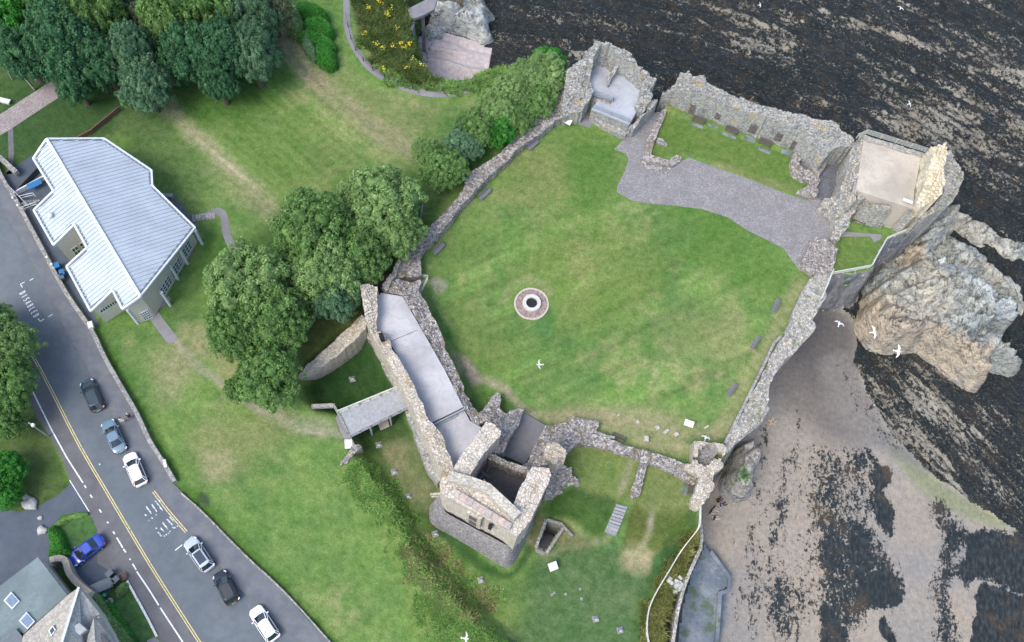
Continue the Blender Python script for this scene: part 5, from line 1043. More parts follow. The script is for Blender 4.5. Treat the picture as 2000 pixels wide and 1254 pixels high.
q = G(242, 1127); t = thing('planter', 'round brown planter at the corner of the small front lawn', 'planter', (q[0], q[1], 0)); b = MB(); b.tube((q[0], q[1], 0), (q[0], q[1], .5), .35, .45, 14); b.build('pot', M_red, t); b = MB(); b.tube((q[0], q[1], .5), (q[0], q[1], .56), .38, .3, 12); b.build('soil', plain('soil', (.10, .055, .035)), t)
q = G(206, 1163); b = MB(); b.tube((q[0], q[1], 0), (q[0], q[1], .55), .22, .25, 10); b.tube((q[0], q[1], .55), (q[0], q[1], .6), .27, .1, 10); tag(b.build('water_butt', plain('green_plastic', (.02, .22, .12), .4)), 'small green tub beside the grey storage box', 'tub')
q = G(217, 1174); b = MB(); b.tube((q[0], q[1], 0), (q[0], q[1], .4), .3, .35, 10); b.tube((q[0]-.4, q[1]-.2, 0), (q[0]-.4, q[1]-.2, .3), .2, .25, 10); tag(b.build('garden_pot', M_capst), 'pair of pale garden pots beside the green tub', 'pots')
# roadside walls
def wall(name, label, px, w, z0, z1, m, cat='wall', sm=3):
    L = PL(smooth(px, sm, False), z1); b = MB(); a = offset(L, w/2); c = offset(L, -w/2)
    for i in range(len(L)-1): b.prism([a[i], a[i+1], c[i+1], c[i]], z0, z1+.03*math.sin(i*2.3))
    return tag(b.build(name, m), label, cat)
wall('boundary_wall', 'long low pale topped stone wall between pavement and lawn', [(-50, 235), (0, 340), (27, 384), (51, 428), (92, 505), (130, 574), (178, 644), (202, 694), (234, 751), (266, 806), (293, 863), (322, 908), (340, 940)], .5, -.1, .9, M_capst)
wall('edging_wall', 'thin low edging wall along the lawn beyond the dark gap', [(352, 962), (374, 981), (397, 1002), (478, 1084), (552, 1153), (636, 1245), (700, 1320)], .2, -.1, .45, M_capst)
for x, y in ((25, 386), (35, 401), (92, 502), (101, 516)):
    q = P(x, y, 1.2); b = MB(); b.tube((*q, .9), (*q, 1.12), .1, .1, 8)
    u = np.linspace(0, math.pi, 6)
    for i in range(5): b.tube((q[0], q[1], 1.25-.17*math.cos(u[i])), (q[0], q[1], 1.25-.17*math.cos(u[i+1])), .17*math.sin(u[i])+.01, .17*math.sin(u[i+1])+.01, 10)
    nm = {25: 'white globe lamp at the far end of the yard wall', 35: 'white globe lamp near the railed yard steps', 92: 'white globe lamp on the wall beside the roof notch', 101: 'white globe lamp on the wall just above the blue bins'}[x]
    tag(b.build('wall_lamp', M_white), nm, 'wall lamp', 'globe lamps on the roadside wall')
q = P(176, 634, 1.2); b = MB(); b.box((*q, 1.0), (.9, .6, .5), rz=-1.05); tag(b.build('wall_pier', M_white), 'white capped pier where the yard wall meets the lawn', 'pier')
q = P(322, 905, 1.0); b = MB(); b.box((*q, .96), (.35, 1.0, .12), rz=math.radians(28)); tag(b.build('white_coping', M_white), 'white painted coping stone near the bend of the lawn wall', 'coping stone')
wall('garden_fence', 'brown timber fence running from the big conifer to the white roof', [(232, 208), (206, 229), (178, 252), (148, 268)], .12, 0, .9, M_red, 'fence', 1)
wall('yard_fence', 'dark timber fence below the corner of the white roof', [(28, 374), (60, 340), (92, 308)], .14, 0, 1.0, M_dkwood, 'fence', 1)
wall('stub_wall', 'short pale wall projecting from the east corner of the white roof', [(316, 380), (336, 381)], .5, -.1, .8, M_capst, 'wall', 1)
# ------------------------------------------------------------------ houses bottom left
hs = thing('flat_roofed_extension', 'house extension with a green slate roof and two white framed skylights', 'house', P3(50, 1180, 0))
FR = [(74, 1088), (131.5, 1162), (46, 1238), (30, 1230), (0, 1254), (-80, 1320), (-80, 1190), (0, 1144)]
b = MB(); b.prism(PL(FR, 4.6), 4.3, 4.6); b.build('roof', M_slate, hs)
c_ = np.mean(PL(FR, 4.6), 0); b = MB(); b.prism([tuple(c_+(np.array(p)-c_)*.95) for p in PL(FR, 4.6)], -.1, 4.3); b.build('wall', M_render, hs)
for cx, cy in ((22.5, 1173), (52.5, 1212.5)):
    pts = [(cx-16, cy), (cx-1, cy-17), (cx+15.5, cy+1), (cx+1, cy+17)]; b = MB(); b.prism(PL(pts, 4.85), 4.55, 4.85); f = b.build('skylight', M_trim, hs)
    k = .78; b = MB(); b.prism(PL([(cx+(x-cx)*k, cy+(y-cy)*k) for x, y in pts], 4.9), 4.8, 4.9); b.build('pane', plain('skylight_glass', (.13, .19, .29), .5), f)
h2 = thing('gabled_house', 'stone house with a pale slate hipped roof next to the green slate roof', 'house', P3(130, 1230, 0))
ZR, ZE = 8.2, 5.2
r0_, r1_ = P3(154, 1147, ZR-1.2), P3(111, 1262, ZR)
def tri(name, pts, m, parent=h2): b = MB(); b.add([q for q in pts]+[(q[0], q[1], q[2]-.15) for q in pts], [tuple(range(len(pts))), tuple(range(len(pts), 2*len(pts)))[::-1]]+[(i, (i+1) % len(pts), len(pts)+(i+1) % len(pts), len(pts)+i)[::-1] for i in range(len(pts))]); return b.build(name, m, parent)
r1b = P3(95, 1340, ZR)
tri('roof_slope', [r0_, P3(131.5, 1163, ZE), P3(46, 1240, ZE), P3(20, 1340, ZE), r1b], M_slate3)
rs_ = tri('roof_slope', [r0_, r1b, P3(166, 1340, ZE), P3(168, 1262, ZE-.2), P3(183, 1208, ZE), P3(195, 1199, ZE)], M_slate2)
tri('gable_slope', [P3(183, 1205, 6.6), P3(166, 1262, 5.1), P3(160, 1340, 5.0), P3(192, 1340, 6.8)], M_slate2); tri('gable_slope', [P3(183, 1205, 6.6), P3(192, 1340, 6.8), P3(262, 1340, 4.4), P3(232, 1262, 4.4), P3(200, 1208, 4.8)], M_slate3)
b = MB(); b.bar(r0_, r1b, .25, .2); b.build('ridge_tiles', M_trim, h2)
b = MB(); b.prism(PL([(152, 1152), (190, 1200), (225, 1262), (240, 1340), (30, 1340), (56, 1240), (128, 1170)], ZE-.3), -.1, ZE-.35); b.build('wall', M_render, h2)
b = MB(); b.prism(PL([(138, 1226), (154, 1216), (166, 1229), (152, 1240)], 7.0), 5.6, [6.9, 6.9, 6.5, 6.5]); f = b.build('skylight', plain('dull_skylight', (.30, .33, .35), .6), h2)
b = MB(); b.prism(PL([(94, 1232), (102, 1221), (109, 1230), (100, 1243)], 6.7), 5.6, 6.7); b.build('skylight', M_trim, h2); b = MB(); b.prism(PL([(97, 1232), (102, 1225), (106, 1231), (100, 1239)], 6.75), 6.3, 6.75); b.build('pane', M_glass, h2)
b = MB(); b.prism(PL([(192, 1240), (198, 1236), (218, 1262), (206, 1262)], 6.0), 4.6, 6.0); b.build('dormer_window', M_glass, h2)
h3 = thing('porch', 'small dark slate lean-to roof at the lower left corner of the photograph', 'house', P3(20, 1245, 0))
b = MB(); b.prism(PL([(-60, 1262), (0, 1248), (31, 1228), (44, 1244), (40, 1300), (-60, 1330)], 5.0), 4.7, 5.0); b.build('roof', plain('dark_slate', (.10, .13, .15)), h3); b = MB(); b.prism(PL([(-55, 1268), (0, 1254), (29, 1236), (38, 1246), (36, 1296), (-55, 1320)], 4.7), -.1, 4.7); b.build('wall', M_render, h3)
wall('garden_wall', 'beige capped garden wall between the green slate roof and the blue car', [(97, 1094), (112, 1090), (126, 1094), (134, 1118), (150, 1138), (172, 1156), (182, 1162)], .7, -.1, 1.7, plain('beige_coping', (.36, .32, .25)), sm=3)
wall('white_stone_edging', 'row of white painted stones edging the small front lawn', [(248, 1135), (262, 1160), (276, 1185), (292, 1215), (306, 1243)], .25, -.05, .22, plain('white_stones', (.55, .57, .58), var=.4, scale=6), 'stone edging')
for x, y, r, lb in ((83, 1036, .55, 'smooth white boulder at the end of the clipped hedge'), (60, 985, .8, 'large pale flat boulder beside the driveway'), (79, 1012, .28, 'small white stone lying on the driveway'), (52, 972, .4, 'tapered pale rock behind the large flat boulder')):
    me = bpy.data.meshes.new('boulder'); q = G(x, y); vs = []; nu, nv = 10, 6
    for j in range(nv+1):
        for i in range(nu):
            a, c = 2*math.pi*i/nu, math.pi*j/nv; k = 1+.18*math.sin(3*a+x)+.12*math.cos(5*a+2*c); vs.append((q[0]+r*k*math.sin(c)*math.cos(a)*1.2, q[1]+r*k*math.sin(c)*math.sin(a), q[2]+.25*r+r*.6*math.cos(c)))
    fs = [(j*nu+i, (j+1)*nu+i, (j+1)*nu+(i+1) % nu, j*nu+(i+1) % nu) for j in range(nv) for i in range(nu)]
    tag(npmesh('boulder', vs, fs, plain('pale_boulder', (.36, .37, .35), .9, var=.25), None, smoothf=True), lb, 'boulder')
gs = thing('garden_steps', 'short flight of broad stone steps at the east corner of the white roof', 'steps', P3(385, 425, 0))
for i in range(7):
    b = MB(); b.prism(PL([(374+i*6.4, 419-i*.8), (379.6+i*6.4, 418.4-i*.8), (381.6+i*6.4, 431-i*.8), (376+i*6.4, 432-i*.8)], .2), -.05, .1+.03*(i % 2)); b.build('step', M_capst, gs)
sheet('front_lawn', [(118, 1006), (150, 1000), (168, 1000), (180, 1012), (190, 1035), (182, 1050), (150, 1066), (140, 1072), (122, 1052), (108, 1030)], .015, plain('short_turf', (.045, .11, .028), .95, var=.4, scale=1.2))
sheet('front_lawn', [(246, 1138), (304, 1242), (312, 1290), (250, 1290), (225, 1200), (215, 1170), (232, 1150)], .015, plain('short_turf', (.045, .11, .028), .95))
sheet('gravel_patch', [(304, 1244), (318, 1262), (318, 1300), (275, 1300), (288, 1250)], .02, M_concpath)

# ------------------------------------------------------------------ cars
def car_mesh(L, Wd, kind):
    """returns dict name -> list of MB; x forward, origin on the road under the middle"""
    st = []   # x, half width, sill z, shoulder z
    h = L/2
    prof = [(-h, .70, .42, .72), (-h+.06, .84, .34, .86), (-h+.25, .95, .26, .94), (-h+.8, 1, .22, .97), (-.2, 1, .22, .95), (h-1.3, 1, .22, .90), (h-.8, .985, .22, .84), (h-.35, .93, .24, .74), (h-.1, .80, .30, .62), (h, .62, .38, .54)]
    if kind == 'sedan': prof[2] = (-h+.3, .94, .26, .93); prof[3] = (-h+.9, 1, .22, .98)
    B = MB(); w = Wd/2; vs = []
    for x, k, zs, zt in prof:
        a = w*k; vs += [(x, -a*.9, zs), (x, -a, (zs+zt)/2-.05), (x, -a*.985, zt-.10), (x, -a*.90, zt), (x, -a*.55, zt+.03), (x, 0, zt+.045), (x, a*.55, zt+.03), (x, a*.90, zt), (x, a*.985, zt-.10), (x, a, (zs+zt)/2-.05), (x, a*.9, zs)]
    n = 11; fs = []
    for i in range(len(prof)-1):
        for j in range(n-1): fs.append((i*n+j, (i+1)*n+j, (i+1)*n+j+1, i*n+j+1)[::-1])
        fs.append((i*n+n-1, (i+1)*n+n-1, (i+1)*n, i*n)[::-1])
    fs += [tuple(range(n)), tuple(range((len(prof)-1)*n, len(prof)*n))[::-1]]
    B.add(vs, fs)
    # glasshouse
    if kind == 'hatch': xb, xr0, xr1, xf = -h+.18, -h+.55, .35, 1.15
    elif kind == 'sedan': xb, xr0, xr1, xf = -h+.75, -h+1.45, .30, 1.15
    else: xb, xr0, xr1, xf = -h+.12, -h+.42, .45, 1.2
    zr = 1.46; G_ = MB(); wb, wr = w*.90, w*.70
    base = [(xb, -wb*.86), (xb+.25, -wb), (xf-.45, -wb), (xf, -wb*.80), (xf+.06, 0), (xf, wb*.80), (xf-.45, wb), (xb+.25, wb), (xb, wb*.86), (xb-.04, 0)]
    top = [(xr0, -wr*.84), (xr0+.2, -wr), (xr1-.3, -wr), (xr1, -wr*.86), (xr1+.05, 0), (xr1, wr*.86), (xr1-.3, wr), (xr0+.2, wr), (xr0, wr*.84), (xr0-.04, 0)]
    zb = [.93, .93, .90, .88, .90, .88, .90, .93, .93, .95]
    m = len(base); G_.add([(p[0], p[1], z) for p, z in zip(base, zb)]+[(p[0], p[1], zr-.03) for p in top], [(i, (i+1) % m, m+(i+1) % m, m+i) for i in range(m)]+[tuple(range(m, 2*m))])
    R_ = MB(); tp = [((p[0]-(xr0+xr1)/2)*.99+(xr0+xr1)/2, p[1]*1.0) for p in top]
    R_.add([(p[0], p[1], zr-.035) for p in tp]+[((p[0]-(xr0+xr1)/2)*.86+(xr0+xr1)/2, p[1]*.84, zr+.03) for p in tp], [(i, (i+1) % m, m+(i+1) % m, m+i) for i in range(m)]+[tuple(range(m, 2*m))])
    # pillars
    for i in (1, 2, 6, 7): R_.bar((base[i][0], base[i][1]*1.005, zb[i]), (top[i][0], top[i][1]*1.01, zr-.02), .07, .07)
    for i in (0, 3, 5, 8): R_.bar((base[i][0], base[i][1], zb[i]), (top[i][0], top[i][1], zr-.02), .08, .06)
    return B, G_, R_, (xr0, xr1, wr, zr), prof
def make_car(fr, re, paint, label, kind='hatch', darkroof=False):
    f, r = P(*fr, .6), P(*re, .6); d = f-r; L = float(np.linalg.norm(d)); ang = math.atan2(d[1], d[0]); c = (f+r)/2; Wd = 1.82
    t = thing('parked_car', label, 'car', (c[0], c[1], 0), ang, None)
    B, G_, R_, (xr0, xr1, wr, zr), prof = car_mesh(L, Wd, kind); h = L/2
    bo = B.build('body', paint, t, True, True); md = bo.modifiers.new('b', 'SUBSURF'); md.levels = 1; md.render_levels = 1
    G_.build('windows', M_glass, t, True); R_.build('roof', paint, t, True)
    if darkroof: b = MB(); b.prism([(xr0+.35, -wr*.74), (xr1-.18, -wr*.74), (xr1-.18, wr*.74), (xr0+.35, wr*.74)], zr+.0, zr+.045); b.build('glass_roof', m_paint('roof_glass', (.012, .03, .05), .1), t, True)
    for x in (h-.85, -h+.78):
        for s in (-1, 1):
            b = MB(); b.tube((x, s*(Wd/2-.20), .32), (x, s*(Wd/2+.0), .32), .32, .32, 16); wo = b.build('wheel', M_blk, t, True); b = MB(); b.tube((x, s*(Wd/2-.02), .32), (x, s*(Wd/2+.015), .32), .2, .17, 10); b.build('rim', M_steel, wo, True)
    for s in (-1, 1):
        b = MB(); b.bar((h-.22, s*.62, .655), (h-.50, s*.80, .73), .16, .08); b.build('headlight', M_white, t, True)
        b = MB(); b.bar((-h+.05, s*.66, .80), (-h+.22, s*.86, .86), .12, .16); b.build('tail_light', m_paint('red_lens', (.30, .012, .02), .2), t, True)
        b = MB(); b.box((.78, s*(Wd/2+.08), .98), (.14, .2, .13)); b.build('wing_mirror', paint, t, True)
    b = MB(); b.box((-h+.0, 0, .60), (.04, .52, .12)); b.build('number_plate', plain('plate', (.6, .52, .2)), t, True)
    b = MB(); b.prism([(h-.95, -.7), (h-.9, -.7), (h-.9, .7), (h-.95, .7)], .3, .35); 
    return t
make_car((167, 742), (193, 802), m_paint('dark_teal_paint', (.018, .035, .045)), 'dark hatchback with red rear lights, parked nearest the bay marked for disabled drivers')
make_car((208, 821), (237, 883), m_paint('slate_blue_paint', (.12, .20, .27)), 'slate blue saloon parked between the dark hatchback and a white car', 'sedan')
make_car((251, 886), (277, 948), m_paint('white_paint', (.80, .82, .84)), 'white hatchback with white roof parked beside the bend in the lawn wall')
make_car((368, 1053), (409, 1113), m_paint('silver_paint', (.42, .48, .58)), 'pale silver car with a dark glass roof panel', 'hatch', True)
make_car((426, 1117), (457, 1178), m_paint('black_paint', (.008, .014, .020)), 'black hatchback parked behind the silver car with the glass roof')
make_car((496, 1187), (537, 1250), m_paint('pearl_white_paint', (.82, .84, .86)), 'white car with pale roof parked closest to the bottom edge of the photograph')
make_car((137, 1099), (201, 1051), m_paint('royal_blue_paint', (.012, .05, .36)), 'bright blue saloon parked across the house driveway', 'sedan')

# ------------------------------------------------------------------ trees
def crown_mesh(name, m, R, H, n, leaf, seed, lobes=26, squash=.75):
    rs = np.random.RandomState(seed); C_ = []; 
    for i in range(lobes):
        a = i*2.39996+rs.rand()*.5; c = 1-(i+.5)/lobes*1.15; s = math.sqrt(max(0, 1-c*c)); k = .60+.24*rs.rand()
        C_.append((R*k*s*math.cos(a), R*k*s*math.sin(a), H*k*c, R*(.20+.17*rs.rand())))
    C_.append((0, 0, 0, R*.5)); C_ = np.array(C_)
    K = 760; pc = rs.choice(len(C_), K, p=(C_[:, 3]**2)/(C_[:, 3]**2).sum()); dc = rs.normal(size=(K, 3)); dc[:, 2] = dc[:, 2]*.9+.4; dc /= np.linalg.norm(dc, axis=1)[:, None]
    cc = C_[pc, :3]+dc*(C_[pc, 3]*(.80+.25*rs.rand(K)))[:, None]*np.array([1, 1, squash]); cr = .26+.38*rs.rand(K)
    pick = rs.choice(K, n, p=cr**2/(cr**2).sum()); d = rs.normal(size=(n, 3)); d += dc[pick]*.8; d[:, 2] += .4; d /= np.linalg.norm(d, axis=1)[:, None]
    p = cc[pick]+d*(cr[pick]*(.7+.4*rs.rand(n)))[:, None]
    deep = np.zeros(n, bool)
    for c in C_: deep |= (((p-c[:3])/np.array([1, 1, squash]))**2).sum(1) < (c[3]*.60)**2
    p = p[~deep]; d = d[~deep]; n = len(p)
    nr = d+rs.normal(size=(n, 3))*.5+np.array([0, 0, .45]); nr /= np.linalg.norm(nr, axis=1)[:, None]; t = np.cross(nr, rs.normal(size=(n, 3))); t /= np.linalg.norm(t, axis=1)[:, None]; b_ = np.cross(nr, t)
    L = leaf*(.6+.8*rs.rand(n))[:, None]; w = L*.55
    V = np.stack([p-t*L, p+b_*w+nr*w*.25, p+t*L, p-b_*w+nr*w*.25], 1).reshape(-1, 3); F = np.arange(4*n).reshape(-1, 4)
    # dense heart of twigs and inner leaves
    cv = []; cf = []
    for c in C_:
        k = len(cv); nu, nv = 8, 5
        for j in range(nv+1):
            for i in range(nu): a, e = 2*math.pi*i/nu, math.pi*j/nv; q = c[3]*.60*(1+.12*math.sin(5*a+7*e+c[0])); cv.append((c[0]+q*math.sin(e)*math.cos(a), c[1]+q*math.sin(e)*math.sin(a), c[2]+q*squash*math.cos(e)))
        cf += [(k+j*nu+i, k+(j+1)*nu+i, k+(j+1)*nu+(i+1) % nu, k+j*nu+(i+1) % nu) for j in range(nv) for i in range(nu)]
    V2 = np.concatenate([V, np.array(cv)]); F2 = np.concatenate([F, np.array(cf)+len(V)])
    me_o = npmesh(name, V2, F2, m); me = me_o.data; bpy.data.objects.remove(me_o); return me
CR = {}
def crown(kind, v):
    k = (kind, v)
    if k not in CR: CR[k] = crown_mesh('crown', M_leaf[kind], 5.0, 4.2, 27000, .15, 100+kind*10+v, 34+7*v)
    return CR[k]
_tk = MB(); _tk.tube((0, 0, 0), (0, 0, .55), .045, .03, 8)
for a in range(6): c = a*1.05; _tk.tube((0, 0, .3+.04*a), (.28*math.cos(c), .28*math.sin(c), .62+.04*a), .016, .006, 6)
_to = _tk.build('trunk', M_bark); TRUNK = _to.data; bpy.data.objects.remove(_to)
def tree(px, py, rpx, h, kind, v, label, cat='tree', group=None, name='broadleaf_tree', sq=1.0):
    zc = h*.5; p = P(px, py, zc); q = P(px+rpx, py, zc); R = float(np.linalg.norm(q-p)); g = gz(*p)
    g = g if g > -4 else -1
    t = thing(name, label, cat, (p[0], p[1], g), 0, group)
    o = bpy.data.objects.new('crown', crown(kind, v)); COL.objects.link(o); o.parent = t; o.location = (0, 0, zc-g); s = R/4.75; o.scale = (s, s, max(.5, (h*.5)/4.2)*sq); o.rotation_euler = (0, 0, random.random()*6.28)
    o = bpy.data.objects.new('trunk', TRUNK); COL.objects.link(o); o.parent = t; o.scale = (h, h, h*.85)
WOOD = 'trees of the wood at the upper left corner'
for a in [(18, 40, 72, 14, 4, 0, 'vivid green tree at the upper left corner of the wood'), (95, 12, 66, 15, 0, 1, 'mid green tree on the photograph top edge above the lane'), (130, 95, 72, 14, 2, 0, 'broad dark tree overhanging the end of the pale lane'), (50, 110, 48, 11, 2, 1, 'dark tree beside the grassy corner left of the lane'),
          (190, 40, 62, 14, 0, 0, 'mid green tree just left of the gap in the wood'), (205, 125, 52, 11, 2, 1, 'deep green tree left of the tall conifer shaped crown'), (238, 20, 38, 9, 5, 0, 'small blue green tree at the top of the gap in the wood'), (345, 45, 62, 14, 0, 2, 'large mid green tree right of the gap in the wood'),
          (300, 45, 34, 9, 3, 0, 'olive brown tree leaning into the gap in the wood'), (420, 25, 58, 14, 0, 1, 'large mid green tree at the middle of the top edge'), (375, 115, 52, 12, 2, 0, 'dark tree above the lawn just right of the conifer shaped crown'), (440, 110, 58, 13, 2, 2, 'dark broad tree reaching furthest down over the lawn'),
          (495, 115, 48, 12, 5, 1, 'blue green tree at the right edge of the wood'), (490, 45, 52, 12, 5, 0, 'grey green tree near the right end of the wood'), (535, 30, 36, 9, 3, 1, 'olive toned small tree between wood and clipped hedge'), (330, 130, 26, 8, 2, 1, 'small dark tree tucked behind the conifer shaped crown'), (150, 165, 38, 9, 2, 2, 'low dark tree above the shaded lawn'), (430, 165, 34, 9, 2, 1, 'low dark tree at the lower fringe of the wood')]:
    tree(*a, group=WOOD)
tree(268, 115, 40, 13, 5, 1, 'tall narrow dense green crown standing in front of the wood', name='dense_tree'); tree(287, 175, 48, 10, 5, 2, 'rounded dense crown lowest in front of the wood, above the fence', name='dense_tree')
MID = 'trees between visitor centre and castle'
for a in [(738, 408, 80, 11, 1, 0, 'light green spreading tree at the top of the central group'), (775, 460, 48, 9, 1, 1, 'light green tree nearest the curtain wall bench in the central group'), (618, 466, 78, 12, 0, 1, 'mid green tree at the upper left of the central group'), (640, 545, 70, 11, 1, 2, 'light leaved tree in the middle of the central group'),
          (700, 510, 58, 10, 0, 2, 'mid green tree beside the red paved gateway'), (655, 588, 46, 9, 5, 0, 'small blue green tree above the curved bank wall'), (494, 568, 84, 12, 1, 1, 'large light topped tree at the left of the central group'), (462, 648, 56, 11, 0, 0, 'mid green tree hanging over the worn footpath'),
          (540, 630, 66, 11, 0, 2, 'mid green tree left of the curved bank wall'), (525, 738, 62, 9, 0, 1, 'lowest tree of the central group, beside the moat'), (468, 762, 24, 6, 0, 0, 'small bushy tree at the lower left tip of the central group')]:
    tree(*a, group=MID)
CW = 'trees along the curtain wall'
for a in [(1058, 150, 46, 6, 1, 1, 'light green tree touching the ruined sea tower'), (1070, 128, 36, 4, 4, 0, 'low vivid bush above the cove beside the sea tower'), (1028, 160, 40, 6, 1, 2, 'light green tree second from the sea tower, near the coast path end'), (1000, 190, 44, 6, 1, 0, 'pale green tree third from the sea tower'),
          (1045, 198, 38, 5, 0, 1, 'mid green tree pressed against the top of the curtain wall'), (1010, 232, 34, 5, 0, 2, 'mid green tree pressed against the curtain wall above its first bench'), (966, 218, 40, 6, 1, 1, 'light green tree midway along the row facing the worn slope'), (970, 255, 34, 5, 4, 2, 'vivid green tree midway along the curtain wall'),
          (928, 255, 36, 6, 0, 1, 'mid green tree near the lower end of the row'), (905, 285, 36, 5, 5, 2, 'blue green tree at the lower end of the row'), (868, 335, 44, 6, 0, 0, 'isolated round tree by the bend in the curtain wall'), (832, 300, 30, 4, 1, 2, 'pale olive bush at the end of the worn track'), (842, 325, 22, 4, 1, 0, 'small pale bush beside the isolated round tree')]:
    tree(*a, group=CW)
for a in [(18, 690, 58, 8, 1, 2, 'roadside tree with light leaves overhanging the yellow lines'), (10, 760, 62, 9, 0, 2, 'mid green roadside tree below the overhanging one'), (15, 820, 40, 7, 0, 0, 'lowest bright roadside tree above the dark bush'), (-10, 640, 50, 8, 1, 0, 'light green roadside tree at the left photograph edge')]:
    tree(*a, group='trees beside the road')
tree(8, 925, 44, 5, 4, 1, 'dark vivid green bush beside the driveway', 'bush', name='bush'); tree(15, 965, 30, 4, 4, 0, 'smaller dark green bush touching the flat boulder', 'bush', name='bush')
# dead snag beside the central group
q = G(822, 425); t = thing('dead_tree', 'bare bleached dead tree beside the curtain wall', 'dead tree', tuple(q)); b = MB(); b.tube((q[0], q[1], 0), (q[0]+.2, q[1]+.6, 3.2), .18, .08, 6); b.build('trunk', M_capst, t)
for k in range(5): b = MB(); a = k*1.3; b.tube((q[0]+.05*k, q[1]+.15*k, .8+.5*k), (q[0]+.05*k+.9*math.cos(a), q[1]+.15*k+.9*math.sin(a), 1.6+.5*k), .06, .02, 5); b.build('branch', M_capst, t)
# clipped hedges
def foliage(name, label, cat, px, z0, h, m, n, leaf, seed, sm=3, group=None, round_=1.0, kind=None):
    """leafy solid over a footprint with rounded shoulders"""
    W = PL(smooth(px, sm), h+z0) if sm else PL(px, h+z0); w = np.array(W); rs = np.random.RandomState(seed)
    x0, y0 = w.min(0); x1, y1 = w.max(0); k = int(n*3); x = x0+(x1-x0)*rs.rand(k); y = y0+(y1-y0)*rs.rand(k); s = sdist(W, x, y, 30); ok = s > 0
    x, y, s = x[ok][:n], y[ok][:n], s[ok][:n]; n = len(x); hh = h*np.sqrt(np.clip(1-(1-np.clip(s/round_, 0, 1))**2, 0, 1)); hh = hh*(.8+.35*fbm(x/1.1, y/1.1, 3, seed)); z = z0+hh*(.75+.3*rs.rand(n))
    nr = rs.normal(size=(n, 3))*.5+np.array([0, 0, 1]); nr /= np.linalg.norm(nr, axis=1)[:, None]; t = np.cross(nr, rs.normal(size=(n, 3))); t /= np.linalg.norm(t, axis=1)[:, None]; b_ = np.cross(nr, t); L = leaf*(.6+.8*rs.rand(n))[:, None]; p = np.stack([x, y, z], 1)
    V = np.stack([p-t*L, p+b_*L*.55, p+t*L, p-b_*L*.55], 1).reshape(-1, 3); F = [tuple(f) for f in np.arange(4*n).reshape(-1, 4).tolist()]
    gx = np.arange(x0, x1, .35); gy = np.arange(y0, y1, .35); GX, GY = np.meshgrid(gx, gy); S = sdist(W, GX, GY, 30); Hh = z0+.82*h*np.sqrt(np.clip(1-(1-np.clip(S/round_, 0, 1))**2, 0, 1))-.05*(S < 0)-.1; ny, nx = GX.shape
    idx = np.arange(ny*nx).reshape(ny, nx)+len(V); q = np.stack([idx[:-1, :-1], idx[:-1, 1:], idx[1:, 1:], idx[1:, :-1]], -1).reshape(-1, 4); ok = (S.ravel() > -.1)[q-len(V)].all(1)
    V = np.concatenate([V, np.stack([GX, GY, Hh], -1).reshape(-1, 3)]); F += [tuple(f) for f in q[ok].tolist()]
    o = npmesh(name, V, np.array(F), m); tag(o, label, cat, group, kind); return o
HG_ = 'lobes of the bright clipped hedge'
for (x, y, rx, ry), lb in zip([(606, 12, 36, 18), (620, 42, 32, 20), (618, 70, 38, 18), (634, 98, 24, 24)], ['bright clipped hedge lobe at the photograph top edge', 'bright clipped hedge lobe second from the top', 'bright clipped hedge lobe third from the top', 'bright rounded hedge lobe at the lower end of the row']):
    foliage('clipped_hedge', lb, 'hedge', [(x+rx*math.cos(t)+ry*.15*math.sin(t), y+ry*math.sin(t)+rx*.2*math.cos(t)) for t in np.linspace(0, 6.28, 12)[:-1]], 0, 2.6, M_leaf[4], 6000, .09, x, group=HG_, round_=1.3)
foliage('shrub', 'blue green shrub pressed against the left side of the clipped hedge', 'shrub', [(588, 55), (605, 48), (612, 70), (622, 95), (612, 108), (596, 92), (586, 72)], 0, 2.4, M_leaf[5], 4000, .12, 5, round_=1.2)
foliage('shrub', 'yellow green shrub between the wood and the top clipped hedge lobe', 'shrub', [(552, 0), (580, 2), (590, 35), (578, 62), (560, 50)], 0, 2.6, M_leaf[1], 4000, .12, 6, round_=1.2)
foliage('hedge', 'leafy hedge along the left edge of the island lawn', 'hedge', [(88, 1032), (102, 1024), (118, 1040), (128, 1066), (140, 1078), (128, 1092), (100, 1096), (88, 1084), (92, 1064)], 0, 1.3, M_leaf[4], 5000, .09, 7, round_=.8)
foliage('flower_border', 'cream flowering border on the top edge of the island lawn', 'shrub', [(104, 1022), (124, 1010), (150, 1002), (168, 1000), (168, 1006), (140, 1012), (116, 1026)], 0, .6, M_tuft, 2200, .08, 8, round_=.4)
foliage('ivy_hedge', 'long ivy covered hedge beside the gabled house roof', 'hedge', [(170, 1154), (184, 1156), (200, 1180), (218, 1205), (238, 1228), (262, 1262), (290, 1320), (240, 1320), (215, 1240), (196, 1204), (176, 1172)], 0, 2.3, M_leaf[1], 9000, .10, 9, round_=1.0)
foliage('shrub', 'pale flowering shrub beside the storage box', 'shrub', [(222, 1150), (238, 1136), (248, 1142), (240, 1158), (226, 1166)], 0, 1.0, M_leaf[1], 2000, .09, 10, round_=.7)
foliage('low_hedge', 'dark low hedge between the ivy and the second front lawn', 'hedge', [(204, 1168), (216, 1176), (236, 1210), (262, 1245), (280, 1300), (262, 1300), (238, 1232), (214, 1196)], 0, 1.2, M_leaf[4], 4000, .09, 11, round_=.8)
